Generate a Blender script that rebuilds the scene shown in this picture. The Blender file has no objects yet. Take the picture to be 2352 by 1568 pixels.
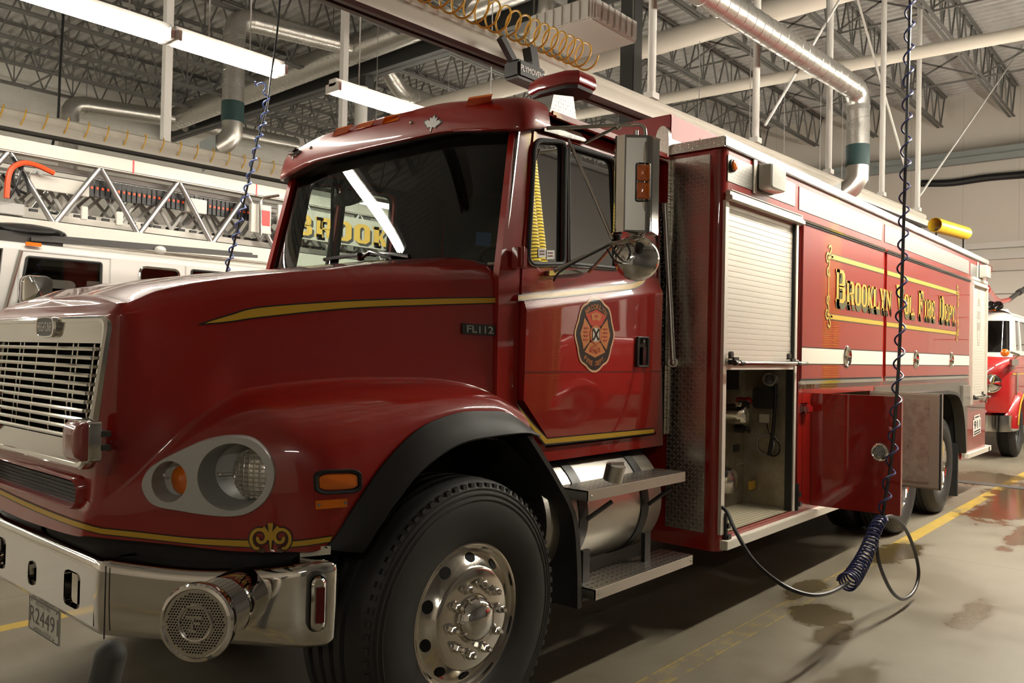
import bpy, bmesh, math, random
from math import sin, cos, pi, radians as R_, sqrt, atan2, hypot
from mathutils import Vector, Matrix
from mathutils.bvhtree import BVHTree
from mathutils.geometry import tessellate_polygon
random.seed(7)
SC = bpy.context.scene
COL = SC.collection
V = Vector

# ------------------------------------------------------------------ camera
FPX = 1870.0
CAM = V((-2.471, -2.346, 1.646))
_yaw, _pit, _rol = R_(40.808), R_(0.845), R_(1.174)
FW = V((cos(_yaw)*cos(_pit), sin(_yaw)*cos(_pit), sin(_pit)))
_r = V((sin(_yaw), -cos(_yaw), 0)); _u = _r.cross(FW)
RT = cos(_rol)*_r + sin(_rol)*_u
UP = -sin(_rol)*_r + cos(_rol)*_u

def ray(u, v):
    return FW + (u-1176)/FPX*RT - (v-784)/FPX*UP
def hit(u, v, ax, val):            # measured photo point -> point on an axis plane of the place
    d = ray(u, v); i = 'XYZ'.index(ax)
    return CAM + d*((val-CAM[i])/d[i])
def hitpl(u, v, P, n):             # ... on a general plane
    d = ray(u, v); P = V(P); n = V(n)
    return CAM + d*((P-CAM).dot(n)/d.dot(n))

# ------------------------------------------------------------------ scene objects
def wloc(o):
    l = V((0, 0, 0))
    while o is not None:
        l = l + o.location; o = o.parent
    return l
def tag(o, label=None, cat=None, group=None, kind=None):
    if label: o['label'] = label
    if cat: o['category'] = cat
    if group: o['group'] = group
    if kind: o['kind'] = kind
    return o
def thing(name, label, cat, loc=(0, 0, 0), group=None):
    o = bpy.data.objects.new(name, None); COL.objects.link(o)
    o.location = loc; o.empty_display_size = .1
    return tag(o, label, cat, group)
def plabel(o, s):
    o['label'] = s; return o
def dup(root, off, label=None, group=None):
    r = root.copy(); COL.objects.link(r); r.location = root.location + V(off)
    if label: r['label'] = label
    if group: r['group'] = group
    for ch in list(root.children):
        c = ch.copy(); COL.objects.link(c); c.parent = r
        for g in list(ch.children):
            d = g.copy(); COL.objects.link(d); d.parent = c
    return r

def frame(d):
    d = V(d).normalized()
    a = V((0, 0, 1)) if abs(d.z) < .9 else V((1, 0, 0))
    x = d.cross(a).normalized(); y = d.cross(x).normalized()
    return x, y, d

class MB:
    def __init__(s): s.bm = bmesh.new()
    def face(s, pts):
        try: return s.bm.faces.new([s.bm.verts.new(p) for p in pts])
        except ValueError: return None
    def box(s, p0, p1):
        x0, y0, z0 = p0; x1, y1, z1 = p1
        c = [s.bm.verts.new(p) for p in ((x0,y0,z0),(x1,y0,z0),(x1,y1,z0),(x0,y1,z0),(x0,y0,z1),(x1,y0,z1),(x1,y1,z1),(x0,y1,z1))]
        for f in ((3,2,1,0),(4,5,6,7),(0,1,5,4),(1,2,6,5),(2,3,7,6),(3,0,4,7)): s.bm.faces.new([c[i] for i in f])
        return s
    def obox(s, c, ax, ay, az):        # oriented box: centre and three half-axis vectors
        c = V(c); ax, ay, az = V(ax), V(ay), V(az)
        q = [s.bm.verts.new(c+i*ax+j*ay+k*az) for k in (-1,1) for (i,j) in ((-1,-1),(1,-1),(1,1),(-1,1))]
        for f in ((3,2,1,0),(4,5,6,7),(0,1,5,4),(1,2,6,5),(2,3,7,6),(3,0,4,7)): s.bm.faces.new([q[i] for i in f])
        return s
    def bar(s, a, b, w, h=None, up=(0,0,1)):   # rectangular bar between two points
        a, b = V(a), V(b); h = h or w; d = (b-a)
        u = V(up); x = d.cross(u)
        if x.length < 1e-6: x = d.cross(V((1,0,0)))
        x.normalize(); y = x.cross(d).normalized()
        return s.obox((a+b)/2, d/2, x*w/2, y*h/2)
    def grid(s, rows, close_u=False, close_v=False):
        vs = [[s.bm.verts.new(p) for p in r] for r in rows]
        n, m = len(vs), len(vs[0])
        for i in range(n if close_u else n-1):
            for j in range(m if close_v else m-1):
                q = [vs[i][j], vs[i][(j+1)%m], vs[(i+1)%n][(j+1)%m], vs[(i+1)%n][j]]
                try: s.bm.faces.new(q)
                except ValueError: pass
        return vs
    def cyl(s, a, b, r, r2=None, n=20, caps=True):
        a, b = V(a), V(b); r2 = r if r2 is None else r2
        x, y, d = frame(b-a)
        rows = [[p+rr*(cos(2*pi*i/n)*x+sin(2*pi*i/n)*y) for i in range(n)] for p, rr in ((a, r), (b, r2))]
        vs = s.grid(rows, close_v=True)
        if caps:
            s.bm.faces.new(list(reversed(vs[0]))); s.bm.faces.new(vs[1])
        return s
    def lathe(s, prof, o, axis, n=48, caps=False):   # prof: (radius, height along axis)
        x, y, d = frame(axis); o = V(o)
        rows = [[o+d*h+max(r, 1e-5)*(cos(2*pi*i/n)*x+sin(2*pi*i/n)*y) for i in range(n)] for r, h in prof]
        vs = s.grid(rows, close_v=True)
        if caps:
            s.bm.faces.new(list(reversed(vs[0]))); s.bm.faces.new(vs[-1])
        return s
    def tube(s, pts, r, n=10, closed=False, caps=True):
        pts = [V(p) for p in pts]; N = len(pts); rows = []
        rr = r if callable(r) else (lambda t: r)
        px = None
        for i, p in enumerate(pts):
            if closed: d = pts[(i+1)%N]-pts[i-1]
            else: d = pts[min(i+1, N-1)]-pts[max(i-1, 0)]
            if d.length < 1e-9: d = V((0,0,1))
            d.normalize()
            if px is None: x, y, _ = frame(d)
            else:
                x = px-d*px.dot(d)
                if x.length < 1e-6: x, y, _ = frame(d)
                x.normalize(); y = d.cross(x)
            px = x; q = rr(i/max(1, N-1))
            rows.append([p+q*(cos(2*pi*k/n)*x+sin(2*pi*k/n)*y) for k in range(n)])
        vs = s.grid(rows, close_u=closed, close_v=True)
        if caps and not closed:
            s.bm.faces.new(list(reversed(vs[0]))); s.bm.faces.new(vs[-1])
        return s
    def sphere(s, c, r, nu=16, nv=10, sc=(1,1,1)):
        c = V(c)
        rows = [[c+V((sc[0]*r*sin(pi*j/nv)*cos(2*pi*i/nu), sc[1]*r*sin(pi*j/nv)*sin(2*pi*i/nu), sc[2]*r*cos(pi*j/nv))) for i in range(nu)] for j in range(nv+1)]
        s.grid(rows, close_v=True); return s
    def plate(s, loops, fmap, thick=None):
        """flat sheet with holes: loops of 2-D points (outer first), fmap(x, y) -> 3-D; thick: vector"""
        l3 = [[V((p[0], p[1], 0)) for p in l] for l in loops]
        flat = [p for l in loops for p in l]
        tris = tessellate_polygon(l3)
        P = [V(fmap(*p)) for p in flat]
        a = [s.bm.verts.new(p) for p in P]
        for t in tris:
            try: s.bm.faces.new([a[i] for i in t])
            except ValueError: pass
        if thick is not None:
            th = V(thick); b = [s.bm.verts.new(p+th) for p in P]
            for t in tris:
                try: s.bm.faces.new([b[i] for i in reversed(t)])
                except ValueError: pass
            k = 0
            for l in loops:
                m = len(l)
                for i in range(m):
                    try: s.bm.faces.new([a[k+i], a[k+(i+1)%m], b[k+(i+1)%m], b[k+i]])
                    except ValueError: pass
                k += m
        return s
    def prism(s, pts, vec):
        pts = [V(p) for p in pts]; vec = V(vec); m = len(pts)
        a = [s.bm.verts.new(p) for p in pts]; b = [s.bm.verts.new(p+vec) for p in pts]
        tr = tessellate_polygon([pts])
        for t in tr:
            try: s.bm.faces.new([a[i] for i in t]); s.bm.faces.new([b[i] for i in reversed(t)])
            except ValueError: pass
        for i in range(m): s.bm.faces.new([a[i], a[(i+1)%m], b[(i+1)%m], b[i]])
        return s
    def mirror(s, yc):                 # add the copy mirrored about the plane y = yc
        g = bmesh.ops.duplicate(s.bm, geom=s.bm.verts[:]+s.bm.edges[:]+s.bm.faces[:])
        vs = [e for e in g['geom'] if isinstance(e, bmesh.types.BMVert)]
        fs = [e for e in g['geom'] if isinstance(e, bmesh.types.BMFace)]
        for v in vs: v.co.y = 2*yc-v.co.y
        bmesh.ops.reverse_faces(s.bm, faces=fs)
        return s
    def bevel(s, w, seg=2, ang=40):
        s.bm.normal_update()
        es = [e for e in s.bm.edges if len(e.link_faces) == 2 and e.calc_face_angle(0) > R_(ang)]
        bmesh.ops.bevel(s.bm, geom=es, offset=w, segments=seg, affect='EDGES', clamp_overlap=True)
        return s
    def build(s, name, mat, parent=None, ang=38, recalc=True, weld=0):
        bm = s.bm
        if weld: bmesh.ops.remove_doubles(bm, verts=bm.verts[:], dist=weld)
        if recalc: bmesh.ops.recalc_face_normals(bm, faces=bm.faces[:])
        me = bpy.data.meshes.new(name); bm.to_mesh(me); bm.free()
        me.polygons.foreach_set('use_smooth', [True]*len(me.polygons))
        try: me.set_sharp_from_angle(angle=R_(ang))
        except Exception: pass
        me.materials.append(M[mat] if isinstance(mat, str) else mat)
        o = bpy.data.objects.new(name, me); COL.objects.link(o)
        if parent is not None:
            o.parent = parent; o.location = -wloc(parent)
        return o

def lerp(a, b, t): return a+(b-a)*t
def cr(P, t):                           # Catmull-Rom through the list P, t in 0..len-1
    n = len(P); i = min(int(t), n-2); f = t-i
    p0, p1, p2, p3 = P[max(i-1, 0)], P[i], P[i+1], P[min(i+2, n-1)]
    return [0.5*((2*b)+(-a+c)*f+(2*a-5*b+4*c-d)*f*f+(-a+3*b-3*c+d)*f**3) for a, b, c, d in zip(p0, p1, p2, p3)]
def spline(P, n, closed=False):
    if closed:
        P = [P[-1]]+list(P)+[P[0], P[1]]
        m = len(P)-3
        return [V(cr(P, 1+m*i/n)) if len(P[0]) == 3 else tuple(cr(P, 1+m*i/n)) for i in range(n)]
    m = len(P)-1
    return [V(cr(P, m*i/(n-1))) if len(P[0]) == 3 else tuple(cr(P, m*i/(n-1))) for i in range(n)]
def interp(tab, x):                     # piecewise linear table
    if x <= tab[0][0]: return tab[0][1]
    for (a, b), (c, d) in zip(tab, tab[1:]):
        if x <= c: return b+(d-b)*(x-a)/(c-a)
    return tab[-1][1]
def rrect(x0, y0, x1, y1, r, n=6):      # rounded rectangle, counter-clockwise
    out = []
    for cx, cy, a in ((x1-r, y0+r, -90), (x1-r, y1-r, 0), (x0+r, y1-r, 90), (x0+r, y0+r, 180)):
        for i in range(n+1):
            t = R_(a+90*i/n); out.append((cx+r*cos(t), cy+r*sin(t)))
    return out
def rpoly(pts, r, n=5):                 # polygon with rounded corners (2-D)
    out = []; m = len(pts)
    for i in range(m):
        p = V((*pts[i], 0)); a = V((*pts[i-1], 0)); b = V((*pts[(i+1) % m], 0))
        ri = min(r if not isinstance(r, (list, tuple)) else r[i], (a-p).length*.45, (b-p).length*.45)
        s0 = p+(a-p).normalized()*ri; s1 = p+(b-p).normalized()*ri
        for k in range(n+1):
            t = k/n; q = (1-t)**2*s0+2*t*(1-t)*p+t*t*s1
            out.append((q.x, q.y))
    return out
def ellipse(cx, cy, a, b, n=32): return [(cx+a*cos(2*pi*i/n), cy+b*sin(2*pi*i/n)) for i in range(n)]
def ribbon2(pts, w):                    # 2-D polyline -> list of quads of width w (w may be a function of t)
    out = []; n = len(pts); L = []
    for i, p in enumerate(pts):
        a = pts[max(i-1, 0)]; b = pts[min(i+1, n-1)]
        dx, dy = b[0]-a[0], b[1]-a[1]; l = hypot(dx, dy) or 1
        ww = (w(i/(n-1)) if callable(w) else w)/2
        L.append(((p[0]-dy/l*ww, p[1]+dx/l*ww), (p[0]+dy/l*ww, p[1]-dx/l*ww)))
    for (a, b), (c, d) in zip(L, L[1:]): out.append([a, b, d, c])
    return out

# text as mesh triangles in 2-D, centred or left aligned
def text2d(s, size=1.0, align='CENTER', bold=0.0, spacing=1.0):
    cu = bpy.data.curves.new('t', 'FONT'); cu.body = s; cu.size = size; cu.align_x = align; cu.offset = bold
    cu.space_character = spacing; cu.resolution_u = 3
    o = bpy.data.objects.new('t', cu); COL.objects.link(o)
    dg = bpy.context.evaluated_depsgraph_get(); dg.update()
    me = bpy.data.meshes.new_from_object(o.evaluated_get(dg))
    vs = [(v.co.x, v.co.y) for v in me.vertices]; fs = [tuple(p.vertices) for p in me.polygons]
    bpy.data.objects.remove(o); bpy.data.curves.remove(cu); bpy.data.meshes.remove(me)
    return vs, fs
def text_bounds(vs): xs = [v[0] for v in vs]; ys = [v[1] for v in vs]; return min(xs), max(xs), min(ys), max(ys)
def add_text(mb, s, fmap, size=1.0, box=None, **k):
    """box=(x0,y0,x1,y1): fit the lettering exactly into that 2-D box"""
    vs, fs = text2d(s, size, **k)
    if box:
        a, b, c, d = text_bounds(vs)
        vs = [(box[0]+(x-a)/(b-a)*(box[2]-box[0]), box[1]+(y-c)/(d-c)*(box[3]-box[1])) for x, y in vs]
    w = [mb.bm.verts.new(fmap(x, y)) for x, y in vs]
    for f in fs:
        try: mb.bm.faces.new([w[i] for i in f])
        except ValueError: pass
# ------------------------------------------------------------------ materials
M = {}
class E:                                # small arithmetic on shader sockets
    def __init__(s, nt, k): s.nt, s.k = nt, k
    def _m(s, op, *a):
        n = s.nt.nodes.new('ShaderNodeMath'); n.operation = op
        for i, x in enumerate((s,)+a):
            if isinstance(x, E): s.nt.links.new(x.k, n.inputs[i])
            else: n.inputs[i].default_value = x
        return E(s.nt, n.outputs[0])
    def __add__(s, o): return s._m('ADD', o)
    def __radd__(s, o): return s._m('ADD', o)
    def __sub__(s, o): return s._m('SUBTRACT', o)
    def __rsub__(s, o): return (s*-1)+o
    def __mul__(s, o): return s._m('MULTIPLY', o)
    def __rmul__(s, o): return s._m('MULTIPLY', o)
    def __truediv__(s, o): return s._m('DIVIDE', o)
    def fl(s): return s._m('FLOOR')
    def fr(s): return s._m('FRACT')
    def ab(s): return s._m('ABSOLUTE')
    def sin(s): return s._m('SINE')
    def mod(s, o): return s._m('FLOORED_MODULO', o)
    def lt(s, o): return s._m('LESS_THAN', o)
    def gt(s, o): return s._m('GREATER_THAN', o)
    def mx(s, o): return s._m('MAXIMUM', o)
    def mn(s, o): return s._m('MINIMUM', o)
    def ss(s, a, b, c=0., d=1.):
        n = s.nt.nodes.new('ShaderNodeMapRange'); n.interpolation_type = 'SMOOTHSTEP'
        s.nt.links.new(s.k, n.inputs[0])
        for i, x in enumerate((a, b, c, d)): n.inputs[i+1].default_value = x
        return E(s.nt, n.outputs[0])
class Mat:
    def __init__(s, name):
        s.m = bpy.data.materials.new(name); s.m.use_nodes = True; s.nt = s.m.node_tree
        s.b = s.nt.nodes['Principled BSDF']; M[name] = s.m
    def set(s, col=None, rough=None, metal=None, coat=None, coatr=None, trans=None, ior=None, emit=None, es=None, spec=None, alpha=None):
        b = s.b.inputs
        for k, v in (('Roughness', rough), ('Metallic', metal), ('Coat Weight', coat), ('Coat Roughness', coatr), ('Transmission Weight', trans), ('IOR', ior), ('Emission Strength', es), ('Specular IOR Level', spec), ('Alpha', alpha)):
            if v is not None: b[k].default_value = v
        if col: b['Base Color'].default_value = (*col, 1)
        if emit: b['Emission Color'].default_value = (*emit, 1)
        return s
    def xyz(s):
        t = s.nt.nodes.new('ShaderNodeTexCoord'); q = s.nt.nodes.new('ShaderNodeSeparateXYZ')
        s.nt.links.new(t.outputs['Object'], q.inputs[0]); s.co = t.outputs['Object']
        return [E(s.nt, q.outputs[i]) for i in range(3)]
    def noise(s, scale, detail=4, rough=.55, vec=None, dist=0):
        n = s.nt.nodes.new('ShaderNodeTexNoise'); n.inputs['Scale'].default_value = scale; n.inputs['Detail'].default_value = detail
        n.inputs['Roughness'].default_value = rough; n.inputs['Distortion'].default_value = dist
        if vec is None:
            if not hasattr(s, 'co'): s.xyz()
            vec = s.co
        s.nt.links.new(vec.k if isinstance(vec, E) else vec, n.inputs['Vector'])
        return E(s.nt, n.outputs[0])
    def comb(s, x, y, z):
        c = s.nt.nodes.new('ShaderNodeCombineXYZ')
        for i, a in enumerate((x, y, z)):
            if isinstance(a, E): s.nt.links.new(a.k, c.inputs[i])
            else: c.inputs[i].default_value = a
        return E(s.nt, c.outputs[0])
    def mix(s, f, a, b):
        n = s.nt.nodes.new('ShaderNodeMix'); n.data_type = 'RGBA'; n.clamp_factor = True
        s.nt.links.new(f.k, n.inputs['Factor'])
        for nm, x in (('A', a), ('B', b)):
            k = [i for i in n.inputs if i.name == nm and i.type == 'RGBA'][0]
            if isinstance(x, E): s.nt.links.new(x.k, k)
            else: k.default_value = (*x, 1)
        return E(s.nt, [o for o in n.outputs if o.type == 'RGBA'][0])
    def link(s, e, inp): s.nt.links.new(e.k, s.b.inputs[inp]); return s
    def bump(s, h, dist=.002, strength=1.):
        n = s.nt.nodes.new('ShaderNodeBump'); n.inputs['Distance'].default_value = dist; n.inputs['Strength'].default_value = strength
        s.nt.links.new(h.k, n.inputs['Height']); s.nt.links.new(n.outputs[0], s.b.inputs['Normal']); return s
def simple(name, col, rough=.5, metal=0., **k): return Mat(name).set(col, rough, metal, **k)

def paint(name, col, rough=.32, coat=1.0):
    m = Mat(name).set(col, rough, 0, coat=coat, coatr=.025, spec=.25); m.b.inputs['Coat IOR'].default_value = 1.6
    n = m.noise(3.0, 3); m.bump(n, .0015, .35)      # slight orange-peel waviness
    return m
paint('red_paint', (.29, .0085, .0045))
paint('antique_red', (.38, .012, .012))
paint('white_paint', (.78, .755, .70), .3)
paint('cab_white', (.62, .605, .575), .3, .5)
simple('chrome', (.78, .76, .72), .07, 1.)
simple('dull_chrome', (.62, .60, .56), .22, 1.)
m = simple('polished_tank', (.60, .57, .51), .3, 1.); x, y, z = m.xyz(); n = m.noise(1., 4, .6, m.comb(x*1.5, y*60., z*60.)); m.link(n.ss(.3, .7, .30, .38), 'Roughness')
simple('satin_aluminium', (.60, .575, .53), .34, 1.)
simple('wheel_aluminium', (.72, .68, .61), .14, 1.)
simple('silver_plastic', (.52, .52, .50), .36, .25)
simple('rubber', (.012, .012, .012), .62)
simple('tyre_rubber', (.020, .019, .018), .58)
simple('black_plastic', (.022, .021, .019), .42)
simple('flare_plastic', (.017, .016, .014), .5, spec=.2)
simple('satin_red', (.29, .0085, .0045), .5)
simple('black_gloss', (.006, .006, .006), .15)
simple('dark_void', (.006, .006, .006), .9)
simple('chassis_black', (.010, .009, .009), .7)
simple('gold_leaf', (.56, .335, .045), .35)
simple('gold_line', (.60, .36, .03), .4)
simple('decal_black', (.012, .010, .008), .4)
simple('letter_shade', (.075, .068, .02), .5)
simple('white_tape', (.74, .70, .60), .45)
simple('sticker_white', (.80, .78, .72), .5)
simple('sticker_blue', (.06, .14, .34), .5)
simple('plate_white', (.62, .60, .54), .5)
simple('emblem_orange', (.62, .22, .065), .45)
simple('emblem_red', (.62, .06, .025), .45)
simple('emblem_salmon', (.82, .48, .27), .45)
simple('emblem_line', (.50, .06, .025), .45)
simple('amber_lens', (.74, .16, .006), .22, coat=1., coatr=.05)
simple('reflector_amber', (.78, .19, .008), .35)
simple('red_lens', (.32, .006, .008), .12, coat=1., coatr=.03)
simple('bar_lens', (.42, .012, .014), .15, trans=.35, coat=1., coatr=.03)
simple('pink_lens', (.28, .05, .045), .12, coat=1., coatr=.03)
m = simple('lamp_lens', (.78, .75, .68), .14, .6, coat=1., coatr=.03); x, y, z = m.xyz(); h = ((z/.016).fr()-.5).ab().mx((((x-y)/.03).fr()-.5).ab()); m.bump(h.ss(.3, .5), .003)
simple('flood_lens', (.66, .66, .60), .15, coat=1.)
simple('interior_dark', (.020, .019, .018), .75)
simple('interior_grey', (.055, .053, .05), .7)
simple('seat_cloth', (.016, .016, .017), .85)
simple('dash_grey', (.075, .073, .066), .65)
simple('steel_joist', (.135, .132, .122), .5, .1)
simple('steel_beam', (.060, .060, .058), .5, .2)
simple('white_pipe', (.70, .655, .57), .4)
simple('post_white', (.62, .60, .56), .4)
simple('rail_white', (.50, .465, .40), .4)
simple('rail_dark', (.05, .048, .045), .5)
simple('fixture_white', (.78, .76, .72), .4)
simple('cord_blue', (.022, .030, .115), .35)
simple('light_blue', (.12, .20, .55), .4)
simple('cord_black', (.008, .008, .009), .4)
simple('spring_yellow', (.66, .38, .05), .4)
simple('orange_hose', (.80, .09, .02), .45)
simple('green_band', (.012, .045, .045), .6)
simple('smoke_grey', (.05, .05, .05), .2, .6)
simple('hood_grey', (.26, .28, .27), .5, .3)
simple('chain_black', (.012, .012, .013), .5)
simple('plate_cream', (.64, .59, .46), .5)
simple('ladder_steel', (.55, .55, .54), .3, .85)
simple('ladder_white', (.60, .57, .51), .35)
simple('ladder_grey', (.42, .41, .39), .45)
simple('letter_yellow', (.82, .50, .07), .45)
simple('yellow_plastic', (.74, .50, .03), .4)
simple('door_white', (.62, .585, .52), .5)
simple('red_tag', (.7, .02, .02), .4)
simple('heater_white', (.60, .58, .53), .5)
simple('deep_red', (.12, .004, .004), .35)
simple('steel_frame', (.33, .30, .25), .4, .4)
simple('tail_grey', (.30, .28, .25), .45)
simple('cast_iron', (.05, .045, .04), .6)

def glass(name, tint, ior=1.5):
    m = bpy.data.materials.new(name); m.use_nodes = True; nt = m.node_tree; nt.nodes.clear()
    o = nt.nodes.new('ShaderNodeOutputMaterial'); t = nt.nodes.new('ShaderNodeBsdfTransparent'); g = nt.nodes.new('ShaderNodeBsdfGlossy')
    f = nt.nodes.new('ShaderNodeFresnel'); x = nt.nodes.new('ShaderNodeMixShader')
    t.inputs[0].default_value = (*tint, 1); g.inputs['Roughness'].default_value = 0; f.inputs[0].default_value = ior
    nt.links.new(f.outputs[0], x.inputs[0]); nt.links.new(t.outputs[0], x.inputs[1]); nt.links.new(g.outputs[0], x.inputs[2]); nt.links.new(x.outputs[0], o.inputs[0])
    M[name] = m
glass('cab_glass', (.72, .80, .76)); glass('ladder_cab_glass', (.25, .25, .24)); glass('amber_tube', (.85, .55, .10)); glass('clear_lens', (.9, .9, .88))

# diamond tread plate for the three orientations of a sheet
def diamond(name, a, b, size=.029, col=(.56, .53, .47), rough=.24, rot=False, bd=.0013):
    m = Mat(name).set(col, rough, 1.)
    c = m.xyz(); u, v = c[a]/size, c[b]/size
    if rot: u, v = (u+v)*.7071, (u-v)*.7071
    par = (u.fl()+v.fl()).mod(2.0)*2.0-1.0
    x, y = u.fr()-.5, v.fr()-.5
    p = (x+y*par)*.7071; q = (x*par-y)*.7071
    d = (p*p)/(.46*.46)+(q*q)/(.12*.12)
    h = d.ss(.25, 1.0, 1.0, 0.0)
    m.bump(h, bd, 1.0)
diamond('diamond_xz', 0, 2); diamond('diamond_yz', 1, 2); diamond('diamond_xy', 0, 1)
diamond('diamond_pol_yz', 1, 2, .025, col=(.64, .60, .54), rough=.28, bd=.0022)
diamond('diamond_fine', 0, 2, .045, (.40, .385, .35), .34)
diamond('diamond_small_xz', 0, 2, .022, (.30, .29, .27), .5, bd=.004)
# perforated tread of the steps
def tread(name):
    m = Mat(name).set((.60, .57, .51), .3, 1.)
    x, y, z = m.xyz(); u, v = x/.045, y/.042
    off = (v.fl().mod(2.0))*.5; a = (u+off).fr()-.5; b = v.fr()-.5
    r = (a*a)/(.3*.3)+(b*b)/(.2*.2)
    hole = r.ss(.5, .75, 1., 0.); lip = r.ss(1.4, .8, 0., 1.)-hole
    m.link(m.mix(hole, (.60, .57, .51), (.015, .014, .012)), 'Base Color'); m.link(1.0-hole, 'Metallic'); m.bump(lip, .006)
tread('step_tread')
def floor_tread():
    m = Mat('compartment_mat').set((.62, .54, .36), .4, .1)
    x, y, z = m.xyz(); a, b = (x/.035).fr()-.5, (y/.035).fr()-.5
    h = (a.ab().mx(b.ab())).ss(.3, .42, 0., 1.)
    m.link(m.mix(h, (.30, .26, .18), (.70, .62, .44)), 'Base Color'); m.bump(h, .006)
floor_tread()
# engine-turned stainless sheet (door lining) and plain brushed compartments
def swirl(name):
    m = Mat(name).set((.44, .41, .36), .35, .55)
    x, y, z = m.xyz(); u, v = (x+y)/.085, z/.085
    off = v.fl().mod(2.)*.5; a = (u+off).fr()-.5; b = v.fr()-.5
    r = (a*a+b*b)._m('SQRT'); w = (r*40.).sin()
    n = m.noise(18, 4); m.link((w*.06+n*.30+.22), 'Roughness'); m.bump(w*n, .0002, .35)
    m.link(m.mix(n.ss(.3, .7), (.30, .275, .235), (.42, .39, .335)), 'Base Color')
swirl('swirl_steel')
m = Mat('compartment_steel').set((.34, .30, .225), .42, .75); n = m.noise(5, 5, .65); m.link(m.mix(n.ss(.3, .75), (.26, .225, .16), (.44, .39, .30)), 'Base Color'); n2 = m.noise(40, 2); m.link(n2.ss(.2, .8, .3, .5), 'Roughness')
m = Mat('shutter_slat').set((.76, .71, .62), .38, .35)
m = Mat('galvanised').set((.56, .545, .51), .3, .85)
x, y, z = m.xyz(); n = m.noise(8, 4); m.link(n.ss(.25, .75, .27, .36), 'Roughness'); m.link(m.mix(m.noise(60, 2).ss(.3, .7), (.46, .445, .41), (.60, .58, .54)), 'Base Color')
m = Mat('yellow_hose').set((.70, .60, .07), .55)
x, y, z = m.xyz(); s = (z/.032).fr(); m.link(m.mix(s.ss(.55, .7), (.80, .66, .07), (.16, .13, .02)), 'Base Color'); m.bump(s.ss(.5, .75), .008)
m = Mat('oil_filter').set((.5, .5, .5), .4)

# fluorescent tubes
for nm_, es_ in (('tube_light', 72.), ('tube_light_near', 190.)): simple(nm_, (1, 1, 1), .5).set(emit=(1.0, .935, .80), es=es_)

# polished concrete: stains, joints, worn yellow lane lines and wet patches
def concrete():
    m = Mat('concrete').set((.3, .27, .21), .45)
    x, y, z = m.xyz()
    big = m.noise(.55, 5, .6); mid = m.noise(3.2, 6, .65); fine = m.noise(45, 3)
    v = big*.55+mid*.35+fine*.1
    col = m.mix(v.ss(.35, .65), (.135, .112, .076), (.225, .197, .148))
    streak = m.noise(1.0, 5, .6, m.comb(x*.5, y*3., z))
    col = m.mix(streak.ss(.55, .8)*.35, col, (.15, .125, .09))
    # saw-cut joints
    j = ((x-5.15)/4.6).fr()
    j = ((j-.5).ab()-.5).ab().lt(.0013)
    j2 = (((y+1.75)/5.3).fr()-.5).ab().gt(.4985)
    col = m.mix(j.mx(j2)*.5, col, (.06, .05, .04))
    # worn lane lines along the bays
    worn = m.noise(9, 6, .75); w2 = m.noise(2.2, 4)
    yy = y+.27                       # lane lines repeat with every bay
    edge = (yy.gt(.0)*yy.lt(.125))
    rim = edge*((yy.lt(.008)).mx(yy.gt(.117)))
    keep = worn.ss(.50, .62)*.35+x.ss(4.3, 5.6)*w2.ss(.3, .45)*.75
    rimk = worn.ss(.40, .52)*.75
    f = (edge*keep).mx(rim*rimk)
    far = y.gt(2.89)*y.lt(3.0)*worn.ss(.35, .45)*.8
    col = m.mix(f.mx(far), col, (.50, .33, .035))
    # water on the floor
    wob = m.noise(2.6, 4, .6); wob2 = m.noise(7, 3)
    def blob(cx, cy, a, b, s=.8):
        dx, dy = (x-cx)/a, (y-cy)/b
        d = (dx*dx+dy*dy)._m('SQRT')+(wob-.5)*1.6+(wob2-.5)*.6
        return d.ss(1.05, .68, 0., s)
    W = blob(2.85, -.42, .30, .20)
    for q in ((3.35, -.12, .35, .12), (2.55, -.62, .30, .12, .7), (5.05, -.28, .55, .20, .95), (3.6, -1.15, .40, .12, .55), (1.75, -.95, .5, .14, .4), (8.1, -.55, 1.1, .35, .9), (6.6, -.95, .8, .12, .75), (9.6, -.6, 1.3, .5, .9), (8.6, -1.25, 1.0, .12, .8), (6.0, -1.25, .5, .1, .5), (10.8, .2, 1.0, .6, .7)):
        W = W.mx(blob(*q))
    col = m.mix(W, col, (.075, .052, .022))
    m.link(col, 'Base Color')
    r = v.ss(.3, .7, .36, .58)*(1.0-W)+W*.10
    m.link(r, 'Roughness'); m.bump(mid*.4+fine*.6, .0012, .5)
concrete()
def block_wall(name, col):
    m = Mat(name).set(col, .75)
    x, y, z = m.xyz(); h = x+y
    row = (z/.2).fl(); a = ((h/.4)+row.mod(2.)*.5).fr(); b = (z/.2).fr()
    g = ((a-.5).ab().gt(.487)).mx((b-.5).ab().gt(.472))
    n = m.noise(2., 4)
    m.link(m.mix(g*.22, m.mix(n.ss(.3, .7), tuple(c*.9 for c in col), col), tuple(c*.6 for c in col)), 'Base Color'); m.bump(1.0-g, .003, .5)
block_wall('painted_block', (.76, .73, .67))
m = Mat('panel_wall').set((.56, .515, .45), .6); x, y, z = m.xyz(); g = ((y/1.2).fr()-.5).ab().gt(.494); m.link(m.mix(g*.5, (.56, .515, .45), (.32, .29, .25)), 'Base Color')
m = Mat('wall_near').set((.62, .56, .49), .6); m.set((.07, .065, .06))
m = Mat('wall_front').set((.66, .60, .52), .6)
m = Mat('roof_deck').set((.36, .35, .33), .45, .1); n = m.noise(6, 4); m.link(m.mix(n.ss(.3, .7), (.40, .392, .372), (.47, .46, .435)), 'Base Color')
# ================================================================== the red fire truck
YC = 1.2                                  # its centre plane
TR = thing('fire_truck', 'big red fire truck with chrome grille and bumper, filling the hall, lower side doors open', 'fire truck', (2.0, 1.2, 0))

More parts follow.
